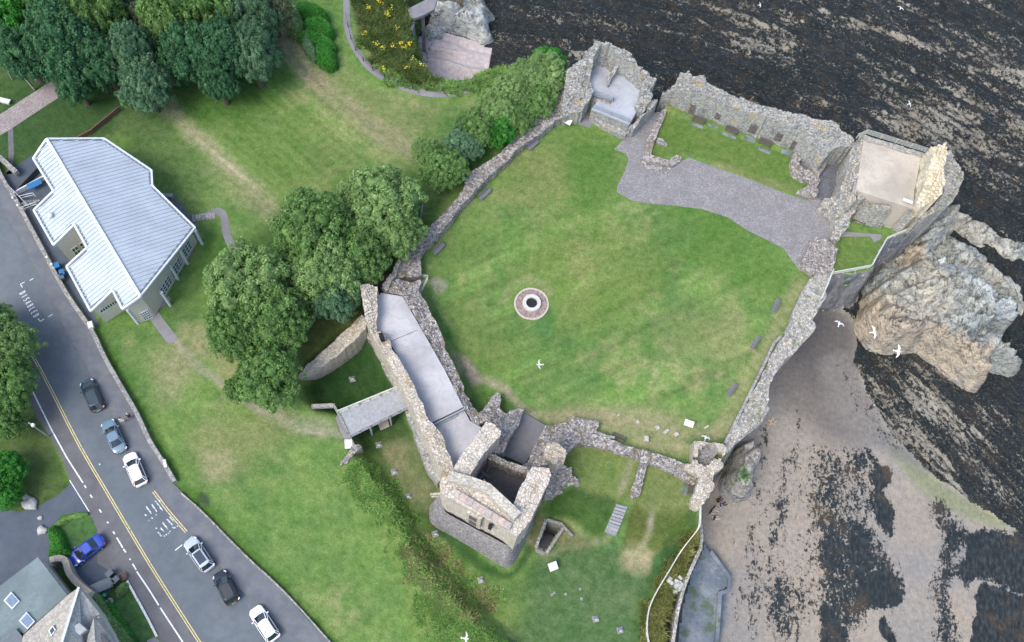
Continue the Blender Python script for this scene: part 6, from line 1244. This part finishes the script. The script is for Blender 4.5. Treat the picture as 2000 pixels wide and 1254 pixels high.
# ------------------------------------------------------------------ rank vegetation (nobody could count it)
def tufts(name, label, cat, px, n, h, m, seed, z0=0.0, leaf=.28, sm=3, dens=None):
    W = PL(smooth(px, sm), z0); w = np.array(W); rs = np.random.RandomState(seed); x0, y0 = w.min(0); x1, y1 = w.max(0)
    x = x0+(x1-x0)*rs.rand(n*4); y = y0+(y1-y0)*rs.rand(n*4); ok = (sdist(W, x, y, 20)+5*(fbm(x/1.8, y/1.8, 4, seed)-.5) > 0) & (fbm(x/.9, y/.9, 3, seed+5) > .36); x, y = x[ok][:n], y[ok][:n]; n = len(x)
    z = np.array([gz(a, c) for a, c in zip(x, y)]); hh = h*(.35+1.0*fbm(x/1.2, y/1.2, 3, seed+2))*(.6+.6*rs.rand(n))
    a = rs.rand(n)*6.283; ln = .5*hh; dx, dy = np.cos(a), np.sin(a); wd = .045+.05*rs.rand(n); lean = (rs.rand(n)+.5)*hh*1.3; b = rs.rand(n)*6.283
    p0 = np.stack([x-dx*wd, y-dy*wd, z-.05], 1); p1 = np.stack([x+dx*wd, y+dy*wd, z-.05], 1); tp = np.stack([x+np.cos(b)*lean, y+np.sin(b)*lean, z+hh], 1); tq = tp+np.stack([dx*wd*.8, dy*wd*.8, 0*dx], 1)
    V = np.stack([p0, p1, tq, tp], 1).reshape(-1, 3); return tag(npmesh(name, V, np.arange(4*n).reshape(-1, 4), m), label, cat, None, 'stuff')
tufts('long_grass', 'shaggy olive green long grass covering the bank of the moat', 'long grass', [(668, 910), (700, 890), (740, 912), (790, 985), (830, 1045), (870, 1085), (940, 1130), (985, 1172), (940, 1200), (1010, 1240), (1080, 1262), (1000, 1300), (850, 1262), (830, 1210), (790, 1110), (740, 1040), (700, 975)], 40000, .24, M_tuft, 1)
tufts('dry_grass', 'taller straw coloured seed heads on the lower part of the moat bank', 'long grass', [(790, 1030), (850, 1050), (900, 1090), (960, 1140), (970, 1180), (900, 1210), (840, 1190), (800, 1110)], 7000, .30, m_leaf('straw', (.24, .30, .10), (.38, .40, .17), (.52, .48, .28)), 2)
tufts('long_grass', 'yellowish long grass strip beyond the cliff edge fence', 'long grass', [(1266, 1280), (1266, 1195), (1300, 1128), (1350, 1050), (1364, 1012), (1366, 1060), (1340, 1125), (1312, 1200), (1304, 1280)], 11000, .5, m_leaf('yellow_grass', (.15, .20, .05), (.28, .30, .09), (.42, .40, .17)), 3)
tufts('cliff_herbs', 'weedy flowering herbs on the bank above the cove', 'herbs', [(694, 0), (700, 60), (725, 110), (760, 140), (810, 165), (845, 165), (860, 160), (838, 145), (812, 120), (805, 80), (800, 30), (790, -20), (700, -30)], 15000, .6, m_leaf('herbs', (.06, .15, .03), (.13, .20, .055), (.24, .25, .10)), 4)
tufts('bank_grass', 'fringe of pale long grass between coast path and cove', 'long grass', [(700, 70), (716, 116), (750, 146), (800, 172), (850, 182), (900, 180), (985, 152), (985, 134), (900, 158), (850, 166), (800, 158), (740, 128)], 12000, .4, M_tuft, 5)
def flecks(name, label, cat, spots, m, seed, n=14, r=.5):
    rs = np.random.RandomState(seed); V = []
    for x, y in spots:
        q = G(x, y)
        for k in range(n): a = rs.rand()*6.28; d = rs.rand()*r; c = (q[0]+d*math.cos(a), q[1]+d*math.sin(a), q[2]+.55+.2*rs.rand()); s = .06+.05*rs.rand(); V += [(c[0]-s, c[1], c[2]), (c[0], c[1]-s, c[2]+.03), (c[0]+s, c[1], c[2]), (c[0], c[1]+s, c[2]-.02)]
    return tag(npmesh(name, V, np.arange(len(V)).reshape(-1, 4), m), label, cat, None, 'stuff')
flecks('yellow_flowers', 'scattered yellow wildflowers on the bank above the cove', 'flowers', [(745, 10), (755, 30), (765, 20), (758, 35), (740, 5), (768, 95), (782, 90), (748, 98), (790, 98), (822, 130), (828, 134), (800, 90), (775, 60), (712, 70), (750, 140), (735, 90), (806, 120), (795, 135), (720, 20), (770, 0)], M_flower, 3)
# ------------------------------------------------------------------ benches
def bench(name='bench', m=M_bench, L=1.9):
    t = thing(name, '', 'bench')
    b = MB()
    for i in range(4): b.box((0, -.2+.13*i, .45), (L, .1, .04))
    b.build('seat', m, t, True); b = MB()
    for i in range(3): b.box((0, .28+.03*i, .58+.14*i), (L, .035, .11), tilt=-.2)
    b.build('backrest', m, t, True)
    for s in (-1, 1):
        b = MB(); b.box((s*(L/2-.15), .02, .22), (.07, .5, .44)); b.box((s*(L/2-.15), .3, .62), (.07, .06, .5), tilt=-.2); b.box((s*(L/2-.15), -.02, .66), (.07, .5, .05)); b.build('leg', m, t, True)
    return t
def dup(root, loc, rz, label):
    r = root.copy(); COL.objects.link(r); r.location = loc; r.rotation_euler = (0, 0, rz); r['label'] = label
    for ch in list(root.children): c = ch.copy(); COL.objects.link(c); c.parent = r
    return r
def wang(a, c): A, B = P(*a), P(*c); return math.atan2(B[1]-A[1], B[0]-A[0])
bn = [bench(), bench('bench', M_benchg, 2.0), None]; used = [0, 0]
BN = [(0, 1363, 239, (1350, 226), (1378, 236), 0, 'dark bench below the tall sea wall, nearest the sea tower'), (0, 1427, 259, (1413, 244), (1442, 256), 0, 'middle dark bench of the three under the tall sea wall'), (0, 1492, 283, (1480, 270), (1508, 283), 0, 'dark bench below the tall sea wall, nearest the round oven'),
      (0, 1208, 855, (1192, 850), (1222, 862), 3.1416, 'dark bench on the court side of the crenellated wall'), (0, 1348, 952, (1350, 930), (1343, 970), 3.1416, 'dark bench on a slab under the stair turret wall'), (0, 1676, 434, (1662, 430), (1690, 440), 0, 'dark bench in the shade below the corner tower stair'),
      (1, 1042, 286, (1025, 292), (1050, 270), 0, 'long bench on the court lawn side of the curtain wall, closest to the sea tower'), (1, 948, 382, (930, 388), (954, 366), 0, 'long bench by the bend in the curtain wall'), (1, 858, 489, (840, 497), (866, 470), 0, 'long bench by the curtain wall closest to the gate passage'),
      (1, 1513, 598, (1508, 610), (1518, 588), 3.1416, 'small grey bench facing the lawn near the rubble mound'), (1, 1473, 670, (1466, 682), (1480, 660), 3.1416, 'small grey bench midway along the eastern lawn edge'), (1, 1427, 762, (1420, 774), (1434, 752), 3.1416, 'small grey bench at the southern end of the eastern lawn edge')]
for k, x, y, a, c, add, lb in BN:
    g = G(x, y); loc = (g[0], g[1], max(g[2], 0) if g[2] > -1 else g[2]); rz = wang(a, c)+add
    if k == 0 or True:
        if not used[k]: t = bn[k]; t.location = loc; t.rotation_euler = (0, 0, rz); t['label'] = lb; used[k] = 1
        else: t = dup(bn[k], loc, rz, lb)
    t['group'] = 'benches under the tall sea wall' if x in (1363, 1427, 1492) else ('benches along the curtain wall' if x in (1042, 948, 858) else ('grey benches on the eastern lawn edge' if k == 1 else 'single dark benches'))
sheet('paving_slab', [(1338, 930), (1346, 932), (1340, 968), (1331, 966)], .02, M_apron)
# ------------------------------------------------------------------ boards, floodlights, stones
def board(x, y, w, d, label, h=.9, ang=0):
    g = P(x, y, h); z = gz(*g); z = 0 if z < -5 else z; t = thing('information_board', label, 'sign board', (g[0], g[1], z), ang); b = MB(); b.box((0, 0, h), (w, d, .06), tilt=.35); b.build('panel', M_white, t, True)
    for s in (-1, 1): b = MB(); b.box((s*w*.35, .1, h/2), (.06, .06, h)); b.build('post', M_steel, t, True)
board(1109, 237, 1.1, .8, 'white information board at the foot of the sea tower', ang=-.4); board(1085, 1099, 1.1, 1.0, 'white information board below the sunken stairwell', ang=.5); board(1346, 827, 1.2, .8, 'white information board on the lawn near the stair turret', ang=-.2)
board(680, 866, .9, 1.1, 'white information board at the outer end of the footbridge', ang=.2)
def flood(x, y, label, a=.4):
    g = G(x, y); t = thing('floodlight', label, 'floodlight', tuple(g), a, 'ground floodlights around the tower'); b = MB(); b.box((0, 0, .05), (.75, .75, .1)); b.build('base_slab', M_capst, t, True); b = MB(); b.box((0, .05, .28), (.42, .3, .3), tilt=-.5); b.build('lamp_housing', M_railg, t, True); b = MB(); b.box((0, -.12, .33), (.34, .04, .22), tilt=-.5); b.build('lens', M_white, t, True)
for x, y, lb in ((688, 741, 'floodlight on the shaded moat floor beside the curved wall'), (740, 869, 'floodlight on the moat floor just south of the footbridge'), (770, 922, 'floodlight midway down the moat'), (797, 970, 'floodlight beside the tall seed heads on the moat bank'), (850, 1043, 'floodlight opposite the west corner of the tower plinth'), (939, 1133, 'floodlight below the southern corner of the tower plinth'), (1163, 1209, 'floodlight upper of the two on the lower lawn'), (1211, 1231, 'floodlight closest to the bottom of the lower lawn')): flood(x, y, lb)
def stonebox(x, y, s, label, name='stone_block', m=None, z=0, cat='stone', group='loose stones on the court lawn'):
    g = G(x, y); rs = random.Random(x); b = MB(); a = rs.random()
    pts = [(-s[0]/2, -s[1]/2), (s[0]/2, -s[1]/2*.9), (s[0]/2*.92, s[1]/2), (-s[0]/2*.95, s[1]/2*.93)]; W = [(g[0]+u*math.cos(a)-v*math.sin(a), g[1]+u*math.sin(a)+v*math.cos(a)) for u, v in pts]
    n4 = [tuple(np.array(W[i])*.85+np.mean(W, 0)*.15) for i in range(4)]; b.prism(W, g[2]-.1, g[2]+s[2]*.8); b.prism(n4, g[2]+s[2]*.79, g[2]+s[2]); return tag(b.build(name, m or M_capst), label, cat, group)
for x, y, s, lb in ((1208, 811, (.3, .3, .2), 'tiny stone on the worn lawn furthest from the stair turret'), (1245, 825, (.45, .45, .3), 'small square stone on the lawn above the upright white one'), (1284, 836, (.5, .5, .3), 'small square stone left of the oblong one'), (1301, 843, (.8, .4, .3), 'oblong pale stone between two square stones'), (1321, 849, (.55, .5, .3), 'small square stone right of the oblong one'),
                    (1261, 859, (.6, .8, .7), 'upright white stone block nearest the crenellated wall'), (1380, 834, (.7, .25, .1), 'flat white stone lying between the board and the sea wall')): stonebox(x, y, s, lb, m=plain('pale_stone', (.38, .38, .34), .9))
for x, y, lb in ((1078, 1162, 'leftmost small ring stone on the lower lawn'), (1082, 1158, 'small ring stone touching the leftmost one'), (1105, 1161, 'middle ring stone on the lower lawn'), (1136, 1170, 'pale ring stone right of the others on the lower lawn'), (1133, 1151, 'topmost little stone on the lower lawn')): stonebox(x, y, (.35, .35, .12), lb, group='marker stones in the lower lawn')
# well
w0 = P(1038, 594, 0); wl = thing('well', 'round white rimmed castle well with iron grating in a cobbled ring on the lawn', 'well', (w0[0], w0[1], 0))
def ring(r0, r1, z0, z1, n=48, wob=0):
    b = MB(); v = []; 
    for i in range(n):
        a = 2*math.pi*i/n; k = 1+wob*math.sin(i*5.1); c, s = math.cos(a), math.sin(a); v += [(w0[0]+r0*c, w0[1]+r0*s, z0), (w0[0]+r0*c, w0[1]+r0*s, z1), (w0[0]+r1*k*c, w0[1]+r1*k*s, z1), (w0[0]+r1*k*c, w0[1]+r1*k*s, z0)]
    f = []
    for i in range(n):
        j = (i+1) % n
        for k in range(4): f.append((4*i+k, 4*i+(k+1) % 4, 4*j+(k+1) % 4, 4*j+k)[::-1])
    return b.add(v, f)
MPX = float(np.linalg.norm(P(1071, 594)-P(1005, 594)))/2
ring(MPX*.5, MPX, -.1, .12, 48, .02).build('cobbled_ring', stone('pink_cobbles', [(.22, .17, .16), (.32, .25, .24), (.40, .33, .31)], 5, 1, joint=.3, bd=.03), wl)
ring(MPX*.33, MPX*.54, .1, .55).build('rim', plain('pale_rim', (.50, .49, .45), .8, var=.1), wl)
ring(MPX*.93, MPX*1.03, -.1, .16, 30, .01).build('kerb_ring', plain('ring_kerb', (.45, .40, .34), .9, var=.3, scale=6), wl)
b = MB(); b.tube((w0[0], w0[1], -.05), (w0[0], w0[1], .02), MPX*.36, MPX*.36, 32); b.build('shaft', M_blk, wl); b = MB(); r = MPX*.34
for i in range(-7, 8): u = r*i/7.5; hh = math.sqrt(r*r-u*u); b.bar((w0[0]+u, w0[1]-hh, .25), (w0[0]+u, w0[1]+hh, .25), .03); b.bar((w0[0]-hh, w0[1]+u, .26), (w0[0]+hh, w0[1]+u, .26), .03)
b.build('grating', M_grate, wl)
# fences
def fence(label, px, z, h=1.1, m=M_rail, rails=3, post=1.8, name='rail_fence', z_from_ground=False, r=.035):
    L = [np.array(P(x, y, z)) for x, y in smooth(px, 3, False)] if z_from_ground else [np.array(P(x, y, z)) for x, y in px]; zz = [max(gz(*p), z-1.5) if z_from_ground else z for p in L]; t = thing(name, label, 'fence', (L[0][0], L[0][1], zz[0])); b = MB(); k = 0; acc = post
    for i in range(len(L)-1):
        for j in range(rails): q = h*(j+1)/rails; b.bar((*L[i], zz[i]+q), (*L[i+1], zz[i+1]+q), r*2 if j < rails-1 else r*3, r*2)
    b.build('rail', m, t)
    for i in range(len(L)-1):
        d = np.linalg.norm(L[i+1]-L[i]); s = 0
        while acc <= d: p = L[i]+(L[i+1]-L[i])*(acc/d); w = zz[i]+(zz[i+1]-zz[i])*(acc/d); pb = MB(); pb.bar((*p, w-.2), (*p, w+h), .1); pb.build('post', m, t); acc += post
        acc -= d
fence('pale rail fence rounding the small eastern terrace above the cliff', [(1622, 538), (1698, 524), (1712, 498), (1728, 470), (1778, 449)], .0, 1.1); fence('short pale rail fence from the rubble mound down the wall head', [(1623, 532), (1612, 560), (1600, 588)], .9, 1.1, post=1.2); fence('pale rail fence across the wall head beside the steps', [(1568, 574), (1599, 588)], .9, 1.1, post=1.2)
fence('long wooden fence following the cliff edge on the lower lawn', [(1356, 1000), (1355, 1030), (1350, 1045), (1330, 1075), (1308, 1112), (1285, 1150), (1270, 1180), (1264, 1205), (1263, 1235), (1268, 1262)], -2.4, 1.1, M_rail, 3, 1.8, 'cliff_fence', True)
fence('thin wire fence on the bank between coast path and cove', [(676, 30), (688, 85), (712, 122), (745, 150), (800, 172), (850, 178), (905, 172), (980, 150)], 0, 1.0, M_dkwood, 2, 2.2, 'wire_fence', True, .012)
fence('dark timber fence at the top edge beside the coast path', [(630, 4), (652, 0)], 0, 1, M_wood, 2, 1.2, 'timber_fence')
# retaining wall of the cliff edge, pool and concrete lookout
rw = PL([(1366, 1010), (1369, 1050), (1368, 1070), (1345, 1120), (1334, 1150), (1322, 1195), (1312, 1262), (1308, 1340)], -3); b = MB(); o1, o2 = offset(rw, .2), offset(rw, -.2)
for i in range(len(rw)-1): b.prism([o1[i], o1[i+1], o2[i+1], o2[i]], -9.5, -2.6)
tag(b.build('retaining_wall', M_sea), 'grey retaining wall below the grassy cliff edge strip', 'retaining wall')
b = MB(); b.prism(PL([(1385, 1080), (1412, 1118), (1422, 1130), (1420, 1150), (1402, 1156), (1396, 1254), (1394, 1340), (1402, 1340), (1404, 1254), (1410, 1162), (1426, 1156), (1428, 1126), (1416, 1110), (1390, 1074)], -8), -9.8, -7.95); tag(b.build('quay_wall', M_apron), 'blue grey concrete edge wall between pool slab and sand', 'quay wall')
lk = thing('lookout_platform', 'concrete cliff lookout slab propped on a single pillar above the cove', 'lookout', P3(830, 15, -8)); b = MB(); b.prism(PL([(797, 17), (838, -4), (856, -8), (848, 18), (826, 30), (808, 36), (800, 32)], .3), -.2, .3); b.build('slab', M_concpath, lk); b = MB(); b.prism(PL([(822, 27), (829, 27), (829, 24), (822, 24)], -.2), -9, -.2); b.build('pillar', M_concpath, lk)
b = MB(); b.prism(PL([(799, 32), (808, 38), (810, 44), (806, 60), (801, 60)], -.5), -9, -.4); b.build('side_wall', M_concpath, lk)
q = G(1320, 1142, -3); fo = []
me_v = []; rs = np.random.RandomState(4)
for k in range(26):
    a = rs.rand()*6.28; d = rs.rand()*1.0; s = .2+.3*rs.rand(); c = (q[0]+d*math.cos(a), q[1]+d*math.sin(a), q[2]+rs.rand()*.5); fo.append((c, s, rs.rand()))
b = MB()
for c, s, a in fo: b.box(c, (s*1.6, s, s*.9), rz=a*6, tilt=a-.5)
tag(b.build('boulder_heap', plain('pale_boulder', (.36, .37, .35), .9, var=.25)), 'pale jumbled rock outcrop in the long grass beyond the fence', 'rock')
b = MB(); A = PL([(1333, 1132), (1339, 1128), (1343, 1134), (1336, 1146)], -3)
for i in range(4): b.bar((*A[i], -2.9), (*A[(i+1) % 4], -2.9), .14, .3)
tag(b.build('drain_frame', M_rail), 'small pale square frame on the retaining wall beside the rock', 'frame')
# lamp posts
def lamp(base, head, h, label, arm=None):
    g = P(*base, 0); t = thing('street_lamp', label, 'street lamp', (g[0], g[1], 0)); hd = P(*head, h); b = MB(); b.tube((*g, 0), (g[0], g[1], h), .11, .06, 8); b.bar((g[0], g[1], h-.05), (hd[0], hd[1], h+.05), .06); b.build('pole', M_steel, t); b = MB(); b.tube((hd[0], hd[1], h-.1), (hd[0], hd[1], h+.12), .25, .18, 12); b.build('lamp_head', M_white, t)
lamp((95, 853), (64, 830), 6.0, 'grey street lamp with round white head beside the roadside plot')
def rod(px, z0, z1, w, m, name, label, cat): b = MB(); b.bar((*P(*px[0], z0), z0), (*P(*px[1], z1), z1), w); return tag(b.build(name, m), label, cat)
rod([(24, 155), (16, 140)], 0, 2, .18, M_capst, 'garden_post', 'shorter leaning grey post in the grass left of the lane', 'post'); rod([(68, 175), (43, 145)], 0, 4.5, .25, M_capst, 'garden_post', 'long grey pole standing in the grass left of the lane', 'post')
b = MB(); g = P(8, 196, .6); b.box((*g, .55), (1.6, .7, .12), rz=-.1); b.box((*g, .28), (1.2, .4, .5), rz=-.1); tag(b.build('white_sign', M_white), 'white low sign table at the left edge below the lane', 'sign'); stonebox(74, 156, (.9, .5, .4), 'small weathered marker stone near the lane end', 'marker_stone', cat='stone', group=None)
b = MB(); b.bar((*P(0, 308, 1), .9), (*P(33, 338, 1), .9), .6, .9); tag(b.build('gate_wall', M_capst), 'stubby pale gate wall at the left edge above the road', 'wall')
# ------------------------------------------------------------------ people
def person(x, y, z, ang, shirt, trousers, hair, label, pose='stand', bag=False):
    p = P(x, y, z+.9); t = thing('person', label, 'person', (p[0], p[1], z), ang)
    J = {'pel': (0, 0, .95), 'waist': (0, 0, 1.12), 'chest': (0, 0, 1.35), 'neck': (0, 0, 1.48), 'head0': (.01, 0, 1.60), 'head1': (.02, 0, 1.72),
         'lh': (0, .1, .90), 'lk': (.08, .11, .5), 'la': (.0, .11, .09), 'lt': (.16, .12, .04), 'rh': (0, -.1, .90), 'rk': (.0, -.11, .5), 'ra': (-.12, -.11, .10), 'rt': (.04, -.12, .04),
         'ls': (0, .19, 1.42), 'le': (-.03, .25, 1.14), 'lw': (.1, .24, .92), 'rs': (0, -.19, 1.42), 're': (.03, -.25, 1.14), 'rw': (.16, -.24, .94)}
    if pose == 'sit':
        dz = -.83
        for k in J: J[k] = (J[k][0], J[k][1], J[k][2]+dz)
        J.update({'lk': (.45, .14, .38), 'la': (.75, .13, .1), 'lt': (.9, .14, .06), 'rk': (.48, -.14, .1), 'ra': (.88, -.12, .1), 'rt': (.98, -.12, .16), 'lw': (.42, .2, .34), 'le': (.12, .28, .34), 're': (-.2, -.3, .32), 'rw': (-.3, -.32, .06)})
    R = {'pel': .155, 'waist': .135, 'chest': .16, 'neck': .06, 'head0': .095, 'head1': .1, 'lh': .1, 'lk': .07, 'la': .045, 'lt': .04, 'ls': .075, 'le': .05, 'lw': .035}
    for a in ('h', 'k', 'a', 't', 's', 'e', 'w'): R['r'+a] = R['l'+a]
    names = list(J); E = [('pel', 'waist'), ('waist', 'chest'), ('chest', 'neck'), ('neck', 'head0'), ('head0', 'head1'), ('pel', 'lh'), ('lh', 'lk'), ('lk', 'la'), ('la', 'lt'), ('pel', 'rh'), ('rh', 'rk'), ('rk', 'ra'), ('ra', 'rt'), ('chest', 'ls'), ('ls', 'le'), ('le', 'lw'), ('chest', 'rs'), ('rs', 're'), ('re', 'rw')]
    def skin(nm, keys, edges, m, grow=1.0, root=None, off=0):
        me = bpy.data.meshes.new(nm); me.from_pydata([J[k] for k in keys], [(keys.index(a), keys.index(c)) for a, c in edges], []); me.materials.append(m); o = bpy.data.objects.new(nm, me); COL.objects.link(o); o.parent = t
        md = o.modifiers.new('s', 'SKIN'); md.use_smooth_shade = True
        for i, k in enumerate(keys): v = me.skin_vertices[0].data[i]; v.radius = (R[k]*grow, R[k]*grow); v.use_root = (k == (root or keys[0]))
        md = o.modifiers.new('u', 'SUBSURF'); md.levels = 1; md.render_levels = 1; return o
    # hands with fingers
    for s in ('l', 'r'):
        w = J[s+'w']; e = J[s+'e']; d = Vector(w)-Vector(e); d.normalize(); side = Vector((0, 0, 1)).cross(d); side = side.normalized() if side.length > .1 else Vector((1, 0, 0))
        pk = s+'p'; J[pk] = tuple(Vector(w)+d*.08); R[pk] = .036; E.append((s+'w', pk)); names.append(pk)
        for i in range(4): k = s+'f%d' % i; J[k] = tuple(Vector(J[pk])+d*(.085-.008*abs(i-1.5))+side*(.022*(i-1.5))); R[k] = .008; names.append(k); E.append((pk, k))
        k = s+'th'; J[k] = tuple(Vector(w)+d*.07+side*.055); R[k] = .009; names.append(k); E.append((pk, k))
    skin('body', names, E, M_skin, 1, 'pel')
    skin('shirt', ['chest', 'waist', 'pel', 'ls', 'le', 'rs', 're'], [('pel', 'waist'), ('waist', 'chest'), ('chest', 'ls'), ('ls', 'le'), ('chest', 'rs'), ('rs', 're')], shirt, 1.16, 'chest')
    skin('trousers', ['pel', 'lh', 'lk', 'la', 'rh', 'rk', 'ra'], [('pel', 'lh'), ('lh', 'lk'), ('lk', 'la'), ('pel', 'rh'), ('rh', 'rk'), ('rk', 'ra')], trousers, 1.15, 'pel')
    b = MB(); h = J['head1']; u = np.linspace(0, 1.75, 6)
    for i in range(5): b.tube((h[0]-.02, h[1], h[2]+.02+.115*math.cos(u[i])), (h[0]-.02, h[1], h[2]+.02+.115*math.cos(u[i+1])), .115*math.sin(u[i])+.005, .115*math.sin(u[i+1])+.005, 12)
    b.build('hair', hair, t, True)
    if bag: b = MB(); b.box((-.25, 0, J['chest'][2]-.1), (.16, .3, .4)); b.build('rucksack', M_blk, t, True)
hr = plain('dark_hair', (.02, .015, .012)); fair = plain('fair_hair', (.5, .42, .28)); blk = plain('black_cloth', (.012, .012, .016)); wht = plain('white_cloth', (.62, .55, .53)); lilac = plain('lilac_cloth', (.30, .24, .42)); nav = plain('navy_cloth', (.03, .06, .12)); cream = plain('cream_cloth', (.5, .46, .4))
person(238, 820, .118, -1.0, wht, cream, hr, 'dark haired person in a pale top walking on the pavement nearest the kerb'); person(252, 812, .118, -1.0, blk, blk, fair, 'fair haired person in black walking on the pavement beside the wall')
def onbeach(x, y): g = G(x, y, -9); return g[2]
person(1396, 990, onbeach(1396, 990), -.3, blk, cream, hr, 'person in black sitting on the sand closest to the sea tower rocks, above the others', 'sit'); person(1390, 998, onbeach(1390, 998), 0, nav, cream, hr, 'person in navy sitting on the sand nearest the turret wall', 'sit')
person(1397, 1010, onbeach(1397, 1010), .2, blk, wht, hr, 'lowest of the seated people on the sand, black top and pale trousers', 'sit'); person(1412, 984, onbeach(1412, 984), .4, lilac, blk, hr, 'person in lilac sitting furthest right in the beach group', 'sit'); person(1405, 975, onbeach(1405, 975), .6, blk, blk, hr, 'person all in dark clothes at the back of the beach group', 'sit')
person(1703, 795, onbeach(1703, 795), .4, nav, blk, fair, 'lone person standing on the dark rocks below the sandstone outcrop')
# ------------------------------------------------------------------ gulls
M_gull = plain('white_feathers', (.82, .84, .84), .7, var=.03); M_gullg = plain('grey_feathers', (.50, .53, .57), .7, var=.03)
def gull(x, y, z, ang, span, label, bank=0.0, stand=False):
    p = P(x, y, z); t = thing('gull', label, 'gull', (p[0], p[1], z), ang, None); t.rotation_euler = (bank, 0, ang); s = span/1.3
    prof = [(-.30, .015), (-.22, .05), (-.08, .085), (.08, .085), (.17, .055), (.22, .05), (.27, .05), (.31, .03), (.335, .008)]; b = MB(); v = []; n = 8
    for q, r in prof: v += [(q*s, r*s*math.cos(a), r*s*.9*math.sin(a)) for a in [2*math.pi*i/n for i in range(n)]]
    f = [(i*n+j, (i+1)*n+j, (i+1)*n+(j+1) % n, i*n+(j+1) % n)[::-1] for i in range(len(prof)-1) for j in range(n)]+[tuple(range(n)), tuple(range((len(prof)-1)*n, len(prof)*n))[::-1]]
    tip = [(-.30, -.02), (-.42, -.09), (-.44, 0), (-.42, .09), (-.30, .02)]; k = len(v); v += [(a*s, c*s, .012*s) for a, c in tip]+[(a*s, c*s, -.008*s) for a, c in tip]; f += [(k, k+1, k+2, k+3, k+4)[::-1], (k+5, k+6, k+7, k+8, k+9)]
    b.add(v, f); b.build('body', M_gull, t, True, True)
    for sd in (-1, 1):
        w = [(.12, .05, .03), (.20, .28, .12), (.10, .50, .10), (-.08, .68, .05), (-.04, .48, .09), (.02, .28, .11), (-.06, .05, .02)]
        if stand: w = [(.12, .05, .03), (.10, .10, .03), (-.05, .10, .02), (-.32, .05, .0), (-.30, .02, .02), (-.05, .05, .05), (.05, .04, .05)]
        b = MB(); m_ = len(w); b.add([(a*s, c*s*sd, e*s) for a, c, e in w]+[(a*s, c*s*sd, (e-.018)*s) for a, c, e in w], [tuple(range(m_))[::sd], tuple(range(m_, 2*m_))[::-sd]]+[(i, (i+1) % m_, m_+(i+1) % m_, m_+i)[::-sd] for i in range(m_)]); b.build('wing', M_gullg if not span > 1.6 else M_gull, t, True)
    b = MB(); b.tube((.33*s, 0, 0), (.39*s, 0, -.01), .014*s, .004*s, 6); b.build('beak', M_flower, t, True)
for a in [(1054, 712, 3, 3.3, 1.5, 'white gull flying low over the court lawn below the well'), (1639, 632, 2, 1.3, 1.5, 'white gull gliding over the dark sand beside the sea wall'), (1706, 649, 2, .25, 1.7, 'white gull flying above the orange part of the sandstone outcrop'), (1753, 686, 2, -.1, 1.8, 'white gull at the dark lower edge of the sandstone outcrop'),
          (909, 1247, 4, 0, 1.5, 'white gull at the bottom edge over the long grass'), (1776, 203, 2, .4, 1.1, 'white gull over the dark rocks above the corner tower'), (1759, 16, 2, 1.2, 1.1, 'white gull over the dark rocks at the top edge'), (1378, 855, 1, 1.4, 1.3, 'white gull just above the stair turret at the lawn corner'), (1484, 10, 2, .2, .9, 'small white gull near the top edge above the tall sea wall')]:
    gull(*a, bank=.2)
# driftwood star on the sand
q = G(1508, 825, -9); b = MB()
for k in range(5): a = k*1.2566+.3; c = (k+2)*1.2566+.3; b.bar((q[0]+.65*math.cos(a), q[1]+.65*math.sin(a), q[2]+.12+.05*k), (q[0]+.65*math.cos(c), q[1]+.65*math.sin(c), q[2]+.14+.04*k), .09)
tag(b.build('driftwood_frame', plain('driftwood', (.5, .40, .26), .9)), 'star shaped frame of pale driftwood lying on the sand', 'driftwood')
